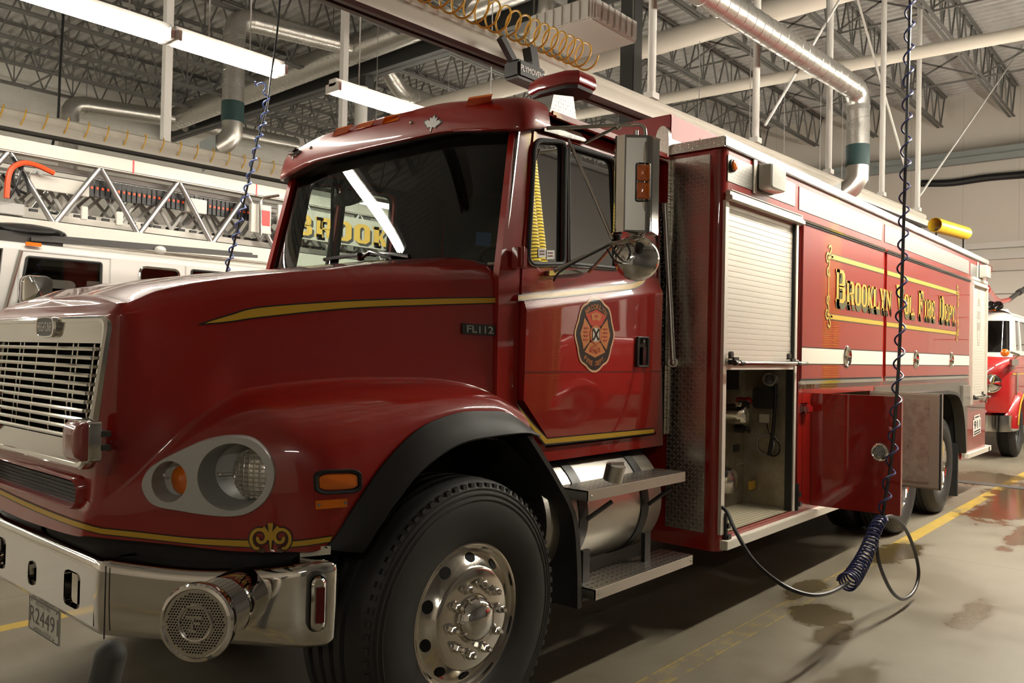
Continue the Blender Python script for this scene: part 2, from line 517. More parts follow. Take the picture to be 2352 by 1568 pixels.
# ---- hood: stations from the middle of the nose round the corner to the cowl
Btab = [(-1.3, 1.705), (-.936, 1.755), (-.70, 1.816), (-.435, 1.859), (-.137, 1.90), (.42, 1.958)]
Atab = [(-1.3, 1.79), (-1.19, 1.80), (-1.02, 1.862), (-.87, 1.902), (-.70, 1.935), (-.55, 1.96), (-.14, 2.018), (.42, 2.065)]
#  upper (x, y)      lower (x, y)      zD    zG    zH
ST = [((-1.236, 1.2), (-1.288, 1.2), 1.12, 1.06, .955),
      ((-1.236, .95), (-1.288, .95), 1.12, 1.06, .96),
      ((-1.235, .67), (-1.284, .70), 1.12, 1.06, .97),
      ((-1.222, .592), (-1.268, .630), 1.12, 1.06, .978),
      ((-1.165, .560), (-1.200, .556), 1.16, 1.06, .968),
      ((-1.06, .550), (-1.06, .412), 1.29, 1.14, .95),
      ((-.94, .532), (-.93, .268), 1.40, 1.24, .932),
      ((-.80, .503), (-.805, .138), 1.475, 1.285, .930),
      ((-.66, .474), (-.690, .055), 1.500, 1.27, .941),
      ((-.52, .445), (-.575, .035), 1.515, 1.30, 1.08),
      ((-.40, .420), (-.445, .030), 1.524, 1.335, 1.222),
      ((-.25, .390), (-.275, .030), 1.528, 1.385, 1.338),
      ((-.07, .352), (-.075, .030), 1.528, 1.418, 1.389),
      ((.10, .317), (.10, .030), 1.520, 1.422, 1.392),
      ((.28, .280), (.27, .034), 1.490, 1.40, 1.372),
      ((.42, .250), (.455, .045), 1.440, 1.30, 1.283)]
def section(k):
    (ux, uy), (lx, ly), zD, zG, zH = k
    zA, zB = interp(Atab, ux), interp(Btab, ux)
    front = ux < -1.19
    inx, iny = (.030, 0) if front else (.0, .055)
    if -1.19 <= ux < -1.1: inx, iny = .022, .04
    P = [(ux+inx, uy+iny, zA), (ux+inx*.25, uy+iny*.25, lerp(zB, zA, .55)), (ux, uy, zB)]
    def mixp(t, z): return (lerp(ux, lx, t), lerp(uy, ly, t), z)
    if front:
        P += [mixp(.25, lerp(zB, zD, .5)), mixp(.5, zD), mixp(.62, lerp(zD, zG, .4)), mixp(.75, lerp(zD, zG, .75)), mixp(.86, zG), mixp(.94, lerp(zG, zH, .5)), mixp(1, zH)]
    else:
        k_ = min(1, max(0, (ux+1.15)/.38)); k_ = k_*k_*(3-2*k_)
        P += [mixp(lerp(.12, .03, k_), lerp(zB, zD, .5)), mixp(lerp(.34, .05, k_), lerp(zB, zD, .9)), mixp(lerp(.42, .11, k_), zD-.008), mixp(lerp(.62, .45, k_), lerp(zD, zG, .22)), mixp(lerp(.84, .80, k_), lerp(zD, zG, .60)), mixp(.965, lerp(zG, zH, .12)), mixp(1, zH)]
    return P
NS, NL = 190, 76
secs = [spline(section(k), NL) for k in ST]
strip = []                                 # strip[level][station]
for l in range(NL):
    strip.append(spline([tuple(s[l]) for s in secs], NS))
hm = MB()
def gyo(z): return lerp(.598, .655, (1.735-z)/.53)
GHOLE = rpoly([(gyo(1.212)-.004, 1.208), (2*YC-gyo(1.212)+.004, 1.208), (2*YC-gyo(1.742)+.004, 1.746), (gyo(1.742)-.004, 1.746)], .055, 6)
SHOLE = rrect(.69, 1.062, 2*YC-.69, 1.170, .04, 6)
LN = V((-.700, -.714, 0)).normalized()      # the way the headlight faces
LT = V((-LN.y, LN.x, 0))                    # along the face, rearward
def c45(u, v): return hitpl(u, v, (-1.0, .35, 1.2), LN)
BIG = c45(536, 1093); SML = c45(393, 1104)
o2 = [c45(*p) for p in ((331, 1110), (345, 1078), (375, 1056), (420, 1033), (470, 1012), (520, 1003), (570, 1006), (605, 1026), (627, 1060), (632, 1095), (622, 1130), (600, 1158), (565, 1178), (520, 1183), (465, 1178), (410, 1169), (365, 1160), (342, 1142))]
o2 = [((p-BIG).dot(LT), p.z-BIG.z) for p in o2]
o2 = spline(o2, 90, closed=True)
_cx = sum(p[0] for p in o2)/90; _cz = sum(p[1] for p in o2)/90
LHOLE = [(_cx+(x-_cx)*.955, _cz+(z-_cz)*.955) for x, z in o2]
def inside(poly, x, y):
    c = False; n = len(poly)
    for i in range(n):
        (x0, y0), (x1, y1) = poly[i-1], poly[i]
        if (y0 > y) != (y1 > y) and x < (x1-x0)*(y-y0)/(y1-y0)+x0: c = not c
    return c
def snap(poly, x, y):
    best = None; n = len(poly)
    for i in range(n):
        a, b = V((*poly[i-1], 0)), V((*poly[i], 0)); d = b-a; t = max(0, min(1, (V((x, y, 0))-a).dot(d)/max(d.length_squared, 1e-12))); q = a+d*t; r = (q-V((x, y, 0))).length
        if best is None or r < best[0]: best = (r, q)
    return best
def lam(p): d = p-BIG; return d.dot(LT), d.z
def which(c):
    if c.x < -1.15 and inside(GHOLE, c.y, c.z): return 1
    if c.x < -1.2 and inside(SHOLE, c.y, c.z): return 2
    if abs((c-BIG).dot(LN)) < .2 and c.x < -.7 and inside(LHOLE, *lam(c)): return 3
    return 0
vs = [[None]*NS for _ in range(NL)]
for l in range(NL):
    for s in range(NS): vs[l][s] = hm.bm.verts.new(strip[l][s])
hv = {}
for l in range(NL-1):
    for s in range(NS-1):
        c = (strip[l][s]+strip[l+1][s+1])/2; q = [vs[l][s], vs[l][s+1], vs[l+1][s+1], vs[l+1][s]]
        w = which(c)
        if w:
            for v in q: hv[v] = w
            continue
        hm.bm.faces.new(q)
for v, w in hv.items():                    # pull the cut edges onto the clean outlines
    if not v.link_faces: continue
    if w == 3:
        r, q = snap(LHOLE, *lam(v.co))
        if r < .05: v.co = v.co+LT*(q.x-lam(v.co)[0])+V((0, 0, q.y+BIG.z-v.co.z))
    else:
        r, q = snap(GHOLE if w == 1 else SHOLE, v.co.y, v.co.z)
        if r < .05: v.co.y, v.co.z = q.x, q.y
bmesh.ops.delete(hm.bm, geom=[v for v in hm.bm.verts if not v.link_faces and v not in vs[0]], context='VERTS')
# the top: rows from the shoulder to the middle line
zc = [(-1.26, 1.80), (-1.2, 1.828), (-1.05, 1.888), (-.9, 1.925), (-.7, 1.962), (-.5, 1.99), (-.14, 2.05), (.42, 2.135)]
NT = 22
rows = []
for s in range(NS):
    a = strip[0][s]; row = []
    xs = a.x if a.x > -1.05 else -1.05-(-1.05-a.x)*1.0
    if a.x < -1.17 and a.y > .575: xs = lerp(-1.165, -1.20, min(1, (a.y-.575)/.62))
    e = V((xs, YC, interp(zc, xs)))
    tan_in = None
    for j in range(NT+1):
        t = j/NT
        t2 = t**1.35
        p = a.lerp(e, t2)
        k = 1-(1-t2)**lerp(5.0, 2.4, min(1, max(0, (-1.05-a.x)/.16)))
        p.z = a.z+(e.z-a.z)*k
        row.append(p)
    rows.append(row)
for j in range(NT+1):
    for s in range(NS): pass
tv = [[vs[0][s]]+[hm.bm.verts.new(rows[s][j]) for j in range(1, NT+1)] for s in range(NS)]
for s in range(NS-1):
    for j in range(NT):
        q = [tv[s][j], tv[s][j+1], tv[s+1][j+1], tv[s+1][j]]
        try: hm.bm.faces.new(q)
        except ValueError: pass
hm.mirror(YC)
bmesh.ops.remove_doubles(hm.bm, verts=hm.bm.verts[:], dist=.0015)
bmesh.ops.recalc_face_normals(hm.bm, faces=hm.bm.faces[:])
HBVH = BVHTree.FromBMesh(hm.bm)
HOOD = hm.build('hood', 'red_paint', TR, ang=50)
def onhood(u, v, off=.003):
    d = ray(u, v).normalized(); r = HBVH.ray_cast(CAM, d)
    if r[0] is None: return hit(u, v, 'Y', .03)
    n = r[1] if r[1].dot(d) < 0 else -r[1]
    return r[0]+n*off
def hood_quads(mb, quads, off=.003, n=1):
    for q in quads: mb.face([onhood(u, v, off) for u, v in q])
def hood_strip(mb, top, bot, n, off=.003):
    T, B = spline(top, n), spline(bot, n)
    a = [mb.bm.verts.new(onhood(*p, off)) for p in T]; b = [mb.bm.verts.new(onhood(*p, off)) for p in B]
    for i in range(n-1): mb.bm.faces.new([a[i], b[i], b[i+1], a[i+1]])
# gold belt stripe with its black edges
g = MB(); hood_strip(g, [(480, 739), (530, 724), (600, 707), (800, 692.5), (1000, 686), (1142, 684)], [(470, 743), (530, 737), (600, 727), (800, 707), (1000, 699), (1142, 695)], 60, .004); g.build('gold_stripe', 'gold_line', HOOD)
g = MB(); hood_strip(g, [(452, 745), (530, 720), (600, 703.5), (800, 689), (1000, 683), (1142, 681.5)], [(462, 746.5), (530, 740), (600, 730), (800, 710), (1000, 701.5), (1142, 697)], 60, .0028); g.build('stripe_outline', 'decal_black', HOOD)
# lower gold stripe along the front and the side
lt = [(-4, 1121), (60, 1151), (120, 1176), (180, 1198), (226, 1211), (245, 1214), (320, 1222), (450, 1236), (585, 1241)]
lb = [(-4, 1131), (60, 1162), (120, 1188), (180, 1210), (226, 1223), (245, 1226), (320, 1234), (450, 1248), (588, 1256)]
g = MB(); hood_strip(g, lt, lb, 60, .004); hood_strip(g, [(664, 1243), (700, 1240), (762, 1231)], [(664, 1255), (700, 1252), (758, 1243)], 14, .004); g.build('lower_stripe', 'gold_line', HOOD)
g = MB(); hood_strip(g, [(x, y-2.6) for x, y in lt], [(x, y+2.6) for x, y in lb], 60, .0028); hood_strip(g, [(660, 1240.5), (700, 1237.5), (764, 1228.5)], [(660, 1257.5), (700, 1254.5), (757, 1245.5)], 14, .0028); g.build('lower_stripe_outline', 'decal_black', HOOD)
# scroll ornament
def spiral(cx, cy, s):
    P = []
    for i in range(34):
        t = i/33; a = -pi*.35+t*2*pi*1.22; r = lerp(27, 6, t**.9)
        P.append((cx+s*r*cos(a)*.92, cy-r*sin(a)))
    return P
orn = []
for s, cx in ((-1, 599), (1, 645)):
    sp = spiral(cx, 1234, s)
    tail = [(622-s*-20, 1263), (622+s*14, 1259)]
    orn.append(([(cx-s*8, 1262), (cx+s*0, 1262), (cx+s*7, 1258)]+sp, 7.5))
orn.append(([(622, 1262), (622, 1240), (622, 1216), (622, 1200)], lambda t: 3+9*t))
orn.append(([(619, 1240), (614, 1222), (604, 1211)], lambda t: 4+7*t)); orn.append(([(625, 1240), (630, 1222), (641, 1210)], lambda t: 4+7*t))
g = MB(); k = MB()
for P, w in orn:
    hood_quads(g, ribbon2(P, w), .0052); hood_quads(k, ribbon2(P, (lambda t, w=w: w(t)+6) if callable(w) else w+6), .0044)
g.build('scroll_ornament', 'gold_line', HOOD); k.build('scroll_outline', 'decal_black', HOOD)
# model badge
b0, b1, b2, b3 = [onhood(*p, .003) for p in ((1059, 742), (1134, 747), (1134, 771), (1059, 766))]
def bmap(x, y, o=0): return b3.lerp(b2, x).lerp(b0.lerp(b1, x), y)+V((0, -1, 0))*o
bd = MB(); nx = V((0, -.008, 0)); bd.prism([b0, b1, b2, b3], nx); BD = bd.build('model_badge', 'black_plastic', HOOD)
t = MB(); add_text(t, 'FL112', lambda x, y: bmap(x, y, .0095), box=(.12, .16, .93, .86), bold=.02); t.build('badge_letters', 'dull_chrome', HOOD)
# dark gap and grey bracket under the hood edge
sh = MB()
for a, b in (((688, 1268), (763, 1262)),):
    p = [onhood(688, 1258, -.03), onhood(760, 1250, -.03)]
    sh.face([p[0]+V((0, 0, -.005)), p[1]+V((0, 0, -.005)), p[1]+V((0, 0, -.035)), p[0]+V((0, 0, -.04))])
sh.build('splash_panel', 'white_tape', TR)

# ---- headlights: silver bezel, two bowls, sealed beam and amber turn lamp
def bez(dx, dz, off=.012): return BIG+LT*dx+V((0, 0, dz))+LN*off
sx, sz = (SML-BIG).dot(LT), SML.z-BIG.z
A1, B1 = .118, .118; A2, B2 = .060, .072
hl = MB()
big = ellipse(0, 0, A1, B1, 48); sml = ellipse(sx, sz, A2, B2, 36)
hl.plate([o2, big, sml], lambda x, y: bez(x, y, .020))
# rolled outer edge down to the paint, and the two bowls
n = len(o2); cx = sum(p[0] for p in o2)/n; cz = sum(p[1] for p in o2)/n
hl.grid([[bez(x, y, .020) for x, y in o2], [bez(cx+(x-cx)*1.02, cz+(y-cz)*1.02, .012) for x, y in o2], [bez(cx+(x-cx)*1.03, cz+(y-cz)*1.03, -.03) for x, y in o2]], close_v=True)
hl.grid([[bez(x, y, .020) for x, y in big]]+[[bez(x*k+.018*(1-k)*4, y*k, d) for x, y in big] for k, d in ((.985, .005), (.95, -.05), (.86, -.11), (.5, -.135), (.02, -.135))], close_v=True)
hl.grid([[bez(x, y, .020) for x, y in sml]]+[[bez(sx+(x-sx)*k+.012*(1-k)*4, sz+(y-sz)*k, d) for x, y in sml] for k, d in ((.985, .008), (.95, -.03), (.85, -.065), (.02, -.065))], close_v=True)
HLO = hl.build('headlight', 'silver_plastic', TR, ang=32)
lamp = MB(); ax = (LN*.86+V((-.5, .1, 0))).normalized(); ax = V((-1, -.30, 0)).normalized(); cl = BIG+LT*.052-LN*.062
lamp.lathe([(.001, .028), (.03, .026), (.06, .018), (.078, .006), (.083, -.004), (.086, -.004), (.089, .004), (.092, -.006), (.09, -.05)], cl, ax, 40); lamp.build('headlamp', 'lamp_lens', HLO)
am = MB(); am.lathe([(.001, .02), (.03, .017), (.05, .005), (.054, -.01), (.053, -.045)], SML+LT*.03-LN*.03, ax, 32); am.build('turn_lamp', 'amber_lens', HLO)
sc = MB(); sc.cyl(bez(-.055, 0, -.045), bez(-.055, 0, -.035), .005); sc.cyl(bez(sx-.028, 0.0, -.02), bez(sx-.028, 0.0, -.012), .005); sc.bar(bez(-.08, 0, -.06), bez(-.02, .001, -.085), .004); sc.build('aiming_screw', 'dull_chrome', HLO)
# far headlight, the same assembly mirrored
def mirrored(o, parent, name=None):
    me = o.data.copy()
    for v in me.vertices: v.co.y = 2*YC-v.co.y
    me.flip_normals()
    c = bpy.data.objects.new(name or o.name.split('.')[0], me); COL.objects.link(c)
    c.parent = parent; c.location = -wloc(parent); return c
h2 = mirrored(HLO, TR)
for ch in list(HLO.children): mirrored(ch, h2)
def pair(o): return mirrored(o, TR)

# ---- side marker lamp and reflector on the fender
def fend(u, v, off): return onhood(u, v, off)
q = [fend(*p, .0) for p in ((718, 1079), (828, 1075), (828, 1131), (722, 1136))]
ctr = (q[0]+q[1]+q[2]+q[3])/4; ex = ((q[1]+q[2])-(q[0]+q[3]))/4; ez = ((q[0]+q[1])-(q[2]+q[3]))/4; en = ex.cross(ez).normalized(); en = en if en.y < 0 else -en
def fm(x, y, o): return ctr+ex*x+ez*y+en*o
ring = MB(); oo = rrect(-1, -1, 1, 1, .52, 8); oo = [(x, y) for x, y in oo]; ii = [(x*.84, y*.66) for x, y in oo]
ring.grid([[fm(x, y, -.01) for x, y in oo], [fm(x, y, .014) for x, y in oo], [fm(x*.96, y*.93, .020) for x, y in oo], [fm(x*.86, y*.72, .018) for x, y in oo], [fm(x, y, .006) for x, y in ii]], close_v=True)
SM = ring.build('side_marker', 'rubber', TR)
le = MB(); le.grid([[fm(x, y, .004) for x, y in ii], [fm(x*.96, y*.94, .014) for x, y in ii], [fm(x*.8, y*.75, .018) for x, y in ii], [fm(x*.02, y*.02, .019) for x, y in ii]], close_v=True); le.build('marker_lens', 'amber_lens', SM)
q = [fend(*p, .004) for p in ((724, 1149), (795, 1144), (795, 1163), (725, 1169))]
rf = MB(); rf.prism(q, en*.006); RF = rf.build('side_reflector', 'reflector_amber', TR)
sc = MB()
for f in (.08, .93): c = q[0].lerp(q[1], f)*.5+q[3].lerp(q[2], f)*.5; sc.cyl(c, c+en*.009, .006, n=10)
sc.build('reflector_screw', 'dull_chrome', RF)

# ---- black fender flare round the wheel arch
arc = [tuple(strip[NL-1][i]) for i in range(NS) if strip[NL-1][i].x > -.705 and strip[NL-1][i].y < .2]
arc = spline(arc, 70)
fl = MB(); rows = []
Nf = len(arc)
inn = [(-.575, .915), (-.526, .985), (-.462, 1.061), (-.418, 1.102), (-.324, 1.181), (-.185, 1.249), (-.075, 1.278), (.06, 1.288), (.207, 1.292), (.33, 1.29), (.46, 1.268)]
inn = spline(inn, Nf)
for i, p in enumerate(arc):
    x, z = inn[i]; t = i/(Nf-1); end = min(1, t/.04, (1-t)/.05)
    w = .06*min(1, max(0.15, (1-t)/.12))
    q = V((x, 0, z)); pc = V((p.x, 0, p.z))
    rows.append([V((p.x, p.y+.02, p.z+.0)), V((p.x, p.y-.012, p.z+.006)), V((lerp(p.x, q.x, .18), p.y-.030, lerp(p.z, q.z, .18))), V((lerp(p.x, q.x, .50), p.y-.045-w*.25, lerp(p.z, q.z, .50))), V((lerp(p.x, q.x, .92), p.y-.045-w*.55, lerp(p.z, q.z, .92))), V((q.x, p.y-.04-w*.5, q.z)), V((lerp(p.x, q.x, .98), p.y+.05, lerp(p.z, q.z, .98)))])
fl.grid(rows)
pair(fl.build('fender_flare', 'flare_plastic', TR, ang=40))
# splash guard behind the wheel
sg = MB()
edge = [hit(u, v, 'Y', .03) for u, v in ((1222, 1000), (1248, 1040), (1290, 1110), (1325, 1185), (1335, 1290), (1336, 1395))]
edge = spline([tuple(p) for p in edge], 20)
wd = [.05, .04, .03]
sg.grid([[p+V((-.035, .0, 0)) for p in edge], [p for p in edge], [p+V((.006, .012, 0)) for p in edge], [p+V((.01, .5, 0)) for p in edge]])
sg.grid([[p+V((-.035, .0, 0)) for p in edge], [p+V((-.03, .5, 0)) for p in edge]])
pair(sg.build('splash_guard', 'black_plastic', TR))
# wheel house: dark liner over the tyre
wh = MB()
prof = [(-.62, .80), (-.56, 1.0), (-.45, 1.13), (-.3, 1.22), (-.1, 1.27), (.12, 1.275), (.33, 1.25), (.50, 1.12), (.60, .95)]
wh.grid([[(x, y, z) for x, z in prof] for y in (.10, .62)])
wh.plate([prof+[(.6, .75), (-.62, .75)]], lambda x, z: (x, .62, z))
pair(wh.build('wheel_house', 'chassis_black', TR))
# ------------------------------------------------------------------ grille: chrome surround, bars, badge
def gx(z): return -1.232-.045*(1.735-z)/.53          # the grille leans back towards its top
def gp(y, z, o=0): return V((gx(z)-o, y, z))
def gy(z): return lerp(.598, .655, (1.735-z)/.53)     # half edge: narrower towards the bottom
GT, GB = 1.742, 1.212
def gout(ins=0):
    return rpoly([(gy(GB)+ins, GB+ins), (2*YC-gy(GB)-ins, GB+ins), (2*YC-gy(GT)-ins, GT-ins), (gy(GT)+ins, GT-ins)], .055, 6)
GR = MB()
GR.grid([[gp(y, z, -.02) for y, z in gout(-.010)], [gp(y, z, .004) for y, z in gout(-.008)], [gp(y, z, .012) for y, z in gout(.0)], [gp(y, z, .010) for y, z in gout(.012)], [gp(y, z, -.02) for y, z in gout(.018)]], close_v=True)
# top plate and lower plate
o1 = rpoly([(gy(1.66)+.012, 1.652), (2*YC-gy(1.66)-.012, 1.652), (2*YC-gy(GT)-.01, GT-.01), (gy(GT)+.01, GT-.01)], [.004, .004, .05, .05], 6)
GR.plate([o1], lambda y, z: gp(y, z, .004), (.02, 0, 0))
o1 = rpoly([(gy(GB)+.01, GB+.01), (2*YC-gy(GB)-.01, GB+.01), (2*YC-gy(1.30)-.012, 1.302), (gy(1.30)+.012, 1.302)], [.05, .05, .004, .004], 6)
GR.plate([o1], lambda y, z: gp(y, z, .004), (.02, 0, 0))
GRO = GR.build('grille', 'chrome', TR, ang=30)
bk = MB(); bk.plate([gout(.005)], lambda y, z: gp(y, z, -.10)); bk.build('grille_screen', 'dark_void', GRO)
for i in range(11):
    z = 1.632-i*.0312
    y0, y1 = gy(z)+(.028 if i < 8 else .028), 2*YC-gy(z)-.028
    b = MB(); d = .007
    prof = [(-.02, d), (.026, d*.9), (.030, 0), (.028, -d), (-.02, -d)]
    b.prism([gp(y0, z+dz, o) for o, dz in prof], (0, y1-y0, 0)); b.build('grille_bar', 'chrome', GRO, ang=30)
for y in (.70, .755, .90, .945, 1.10, 1.30, 1.455, 1.50, 1.645, 1.70): dv = MB(); dv.bar(gp(y, 1.65, -.035), gp(y, 1.305, -.035), .012, .02, up=(1, 0, 0)); dv.build('grille_divider', 'dull_chrome', GRO)
for s in (-1, 1):
    yy = lambda z, a: YC+s*(YC-gy(z)-a)
    dv = MB(); dv.face([gp(yy(1.65, .015), 1.65, -.03), gp(yy(1.65, .085), 1.65, -.03), gp(yy(1.305, .085), 1.305, -.03), gp(yy(1.305, .015), 1.305, -.03)]); dv.build('grille_side_plate', 'dull_chrome', GRO)
# oval name badge on the top plate
bc = hit(111, 751, 'X', gx(1.72)-.01)
bg = MB(); ov = spline([(-.098, 0), (-.085, .034), (-.03, .042), (.03, .042), (.085, .034), (.098, 0), (.085, -.034), (.03, -.042), (-.03, -.042), (-.085, -.034)], 48, closed=True)
def bp(y, z, o, k=1): return V((bc.x-o, bc.y-y*k, bc.z+z*k))
bg.grid([[bp(y, z, -.01) for y, z in ov], [bp(y, z, .008) for y, z in ov], [bp(y, z, .015, .95) for y, z in ov], [bp(y, z, .015, .84) for y, z in ov], [bp(y, z, .011, .80) for y, z in ov]], close_v=True)
BG = bg.build('name_badge', 'chrome', GRO, ang=30)
f = MB(); f.plate([[(y*.82, z*.82) for y, z in ov]], lambda y, z: bp(y, z, .012)); f.build('badge_field', 'decal_black', GRO)
t = MB(); add_text(t, 'FREIGHTLINER', lambda x, y: bp(x, y, .014), box=(-.074, -.017, .074, .019)); t.build('name_letters', 'dull_chrome', GRO)
# two square pink warning lamps with chrome housings in front of the grille
for s, nm in ((-1, 0), (1, 1)):
    a = hit(175, 1012, 'X', gx(1.28)-.10); yy = a.y if s < 0 else 2*YC-a.y; zc_ = a.z
    w, h = .075, .068
    b = MB(); L = rrect(-w, -h, w, h, .018, 5)
    def P(y, z, x, k=1): return V((gx(1.28)-x, yy+y*k, zc_+z*k))
    b.grid([[P(y, z, .050) for y, z in L], [P(y, z, .085) for y, z in L], [P(y, z, .09, .96) for y, z in L], [P(y, z, .088, .9) for y, z in L]], close_v=True)
    wl = b.build('warning_lamp', 'chrome', TR, ang=35)
    c = MB(); c.grid([[P(y, z, .088, .93) for y, z in L], [P(y, z, .105, .93) for y, z in L], [P(y, z, .122, .72) for y, z in L], [P(y, z, .124, .3) for y, z in L], [P(y, z, .124, .01) for y, z in L]], close_v=True)
    c.build('warning_lens', 'pink_lens', wl, ang=60)
    for dz in (-.03, .015): k = MB(); k.box((gx(1.28)-.052, yy-.075 if s < 0 else yy+.03, zc_+dz), (gx(1.28)-.02, yy-.03 if s < 0 else yy+.075, zc_+dz+.018)); k.build('lamp_bracket', 'black_plastic', wl)
# lower air slot with its red rolled edge
SL = MB(); so = SHOLE
def sp(y, z, o): return V((-1.286+.012*max(0, (.75-min(y, 2*YC-y))/.06)-o, y, z))
k2 = lambda y, z, k: (YC+(y-YC)*(1-k*.35), 1.116+(z-1.116)*(1-k*2.6))
SL.grid([[sp(*k2(y, z, -.05), -.02) for y, z in so], [sp(*k2(y, z, 0), .010) for y, z in so], [sp(*k2(y, z, .03), .014) for y, z in so], [sp(*k2(y, z, .07), .006) for y, z in so], [sp(*k2(y, z, .09), -.05) for y, z in so]], close_v=True)
SLO = SL.build('air_slot', 'red_paint', TR, ang=50)
k = MB(); k.plate([so], lambda y, z: sp(y, z, -.035))
for i in range(7): z = 1.072+i*.014; k.box((-1.262, .72, z), (-1.254, 1.68, z+.003))
k.build('slot_mesh', 'black_plastic', SLO)
# dark sub-panel between hood and bumper
k = MB(); plan = [(-1.24, 1.2), (-1.24, .68), (-1.17, .58), (-.88, .26), (-.73, .10)]
k.grid([[V((x+.03, y+.03, z)) for x, y in plan] for z in (.97, .84)]); k.mirror(YC); k.build('valance', 'chassis_black', TR)

# ------------------------------------------------------------------ chrome bumper
bpl = [(-1.262, 1.2), (-1.262, .70), (-1.262, .575), (-1.250, .535), (-1.215, .495), (-1.10, .375), (-.95, .215), (-.86, .115), (-.80, .055), (-.75, .022), (-.71, .004), (-.675, .006), (-.655, .03), (-.655, .09)]
nb = 130
pl = spline([(x, y, 0) for x, y in bpl], nb)
def normal2(i):
    a, b = pl[max(i-1, 0)], pl[min(i+1, nb-1)]; d = (b-a).normalized(); return V((d.y, -d.x, 0)) if True else None
ztop, zbot = .905, .642
prof = [(-.16, 0, .0), (-.035, 0, .002), (-.018, 0, -.001), (-.006, 0, -.010), (.0, 0, -.022), (.002, 0, -.038), (.002, .5, 0), (.0, 1, .03), (-.012, 1, .008), (-.03, 1, .0), (-.10, 1, .0)]
bm_ = MB(); rows = []
for i in range(nb):
    n = normal2(i)
    p = pl[i]; s = i/(nb-1)
    q_ = max(0, min(1, (.53-p.y)/.545)); zt = ztop-.032*sin(pi*min(1, q_*1.05))-.004*q_; zb = lerp(zbot, .598, q_**.8)
    rows.append([V((p.x, p.y, 0))+n*o+V((0, 0, (zt if f == 0 else zb if f == 1 else (zt+zb)/2)+dz)) for o, f, dz in prof])
holes = [(hit(75, 1315, 'X', -1.262), .033, .045), (hit(166, 1352, 'X', -1.262), .062, .062), (hit(0, 1267, 'X', -1.262), .062, .062)]
# front face cut with the three tow openings: plate with holes for the straight middle part
hb = []
for c, a, b in holes: hb.append(rrect(c.y-a, c.z-b, c.y+a, c.z+b, .02, 4))
c = holes[1][0]; hb.append(rrect(2*YC-c.y-.0, c.z-.0, 2*YC-c.y+.0005, c.z+.0005, .0001, 1))
hb = hb[:3]
istr = max(i for i in range(nb) if pl[i].y >= .58)
zt, zb_ = ztop-.038, zbot+.03
face_rows = rows[istr:]
bm_.grid(face_rows)
# straight middle part: top roll, bottom roll by grid, face by plate
mid = [rows[i] for i in range(istr+1)]
full = mid
bm_.grid([r[:6] for r in full]); bm_.grid([r[7:] for r in full])
bm_.mirror(YC)
y0 = pl[istr].y
bm_.plate([[(y0, zb_), (2*YC-y0, zb_), (2*YC-y0, zt), (y0, zt)]]+hb, lambda y, z: V((-1.264, y, z)))
for h in hb: bm_.grid([[V((-1.264, y, z)) for y, z in h], [V((-1.268, y, z)) for y, z in h], [V((-1.24, y, z)) for y, z in h]], close_v=True)
BP = bm_.build('bumper', 'chrome', TR, ang=40, weld=.0008)
k = MB()
for i in range(nb-1, 0, -1):
    if pl[i].y > .50: js = i; break
for s in (1,):
    p = pl[js]
    n = V((-.8, -.6, 0))
    k.bar(V((-1.2555, .512, zbot+.004)), V((-1.2555, .512, ztop-.012)), .003, .004)
mirrored(k.build('bumper_seam', 'black_plastic', BP), BP)
k = MB()
for c, a, b in holes[1:]: k.cyl(V((-1.19, c.y-.015, c.z-.01)), V((-1.10, c.y-.01, c.z-.02)), .05, n=24); k.box((-1.16, c.y-.10, c.z-.035), (-1.10, c.y+.10, c.z+.10))
k.build('tow_socket', 'chassis_black', BP)
# chromed grille siren on the bumper wing
sa = V((-.70, -.714, 0)).normalized()
sax = V((-.78, -.62, -.04)).normalized()
fc0 = CAM+ray(448, 1432)*2.50; _c = (CAM-fc0).normalized(); sax = (cos(R_(27))*_c-sin(R_(27))*(RT*.862+UP*.507)).normalized()
Ls = .20; sb = fc0-sax*Ls
R0 = .118
SI = MB(); prof = [(R0*.84, -.14), (R0*.84, .0), (R0*.82, .012), (R0*.80, .02), (R0*.80, .03)]
for i in range(16): prof += [(R0*.86, .032+i*.0075), (R0*.83, .0355+i*.0075)]
prof += [(R0*.9, .155), (R0, .160), (R0*1.02, .170), (R0*1.02, .192), (R0*.98, .200), (R0*.90, .203), (R0*.86, .196)]
SI.lathe(prof, sb, sax, 56); SIO = SI.build('siren', 'chrome', TR, ang=28)
d = MB(); x_, y_, _ = frame(sax); fc = sb+sax*.197
def sf(a, b, o=0): return fc+x_*a+y_*b+sax*o
d.plate([ellipse(0, 0, R0*.88, R0*.88, 48)], lambda a, b: sf(a, b)); d.build('siren_face', 'dull_chrome', SIO)
h = MB(); pit = .0092; k = int(R0*.8/pit)+2
for i in range(-k, k+1):
    for j in range(-k, k+1):
        a = (i+(j % 2)*.5)*pit; b = j*pit*.87; r = hypot(a, b)
        if r > R0*.78 or (R0*.40 < r < R0*.50): continue
        h.face([sf(a+.0029*cos(t), b+.0029*sin(t), .0012) for t in [2*pi*q/7 for q in range(7)]])
h.build('siren_grille', 'dark_void', SIO)
rg = MB(); rg.tube([sf(R0*.45*cos(2*pi*i/40), R0*.45*sin(2*pi*i/40), .002) for i in range(40)], .0045, 6, closed=True)
upv = (V((0, 0, 1))-sax*sax.z).normalized(); rtv = upv.cross(sax).normalized()
def se(a, b, o): return fc+rtv*a+upv*b+sax*o
for q in ([(-.03, .02), (.022, .02)], [(-.006, .02), (-.01, -.02)], [(-.022, -.018), (.006, -.024)], [(-.01, .002), (.018, .002)]):
    rg.bar(se(*q[0], .003), se(*q[1], .003), .008, .004, up=sax)
rg.build('siren_emblem', 'dull_chrome', SIO)
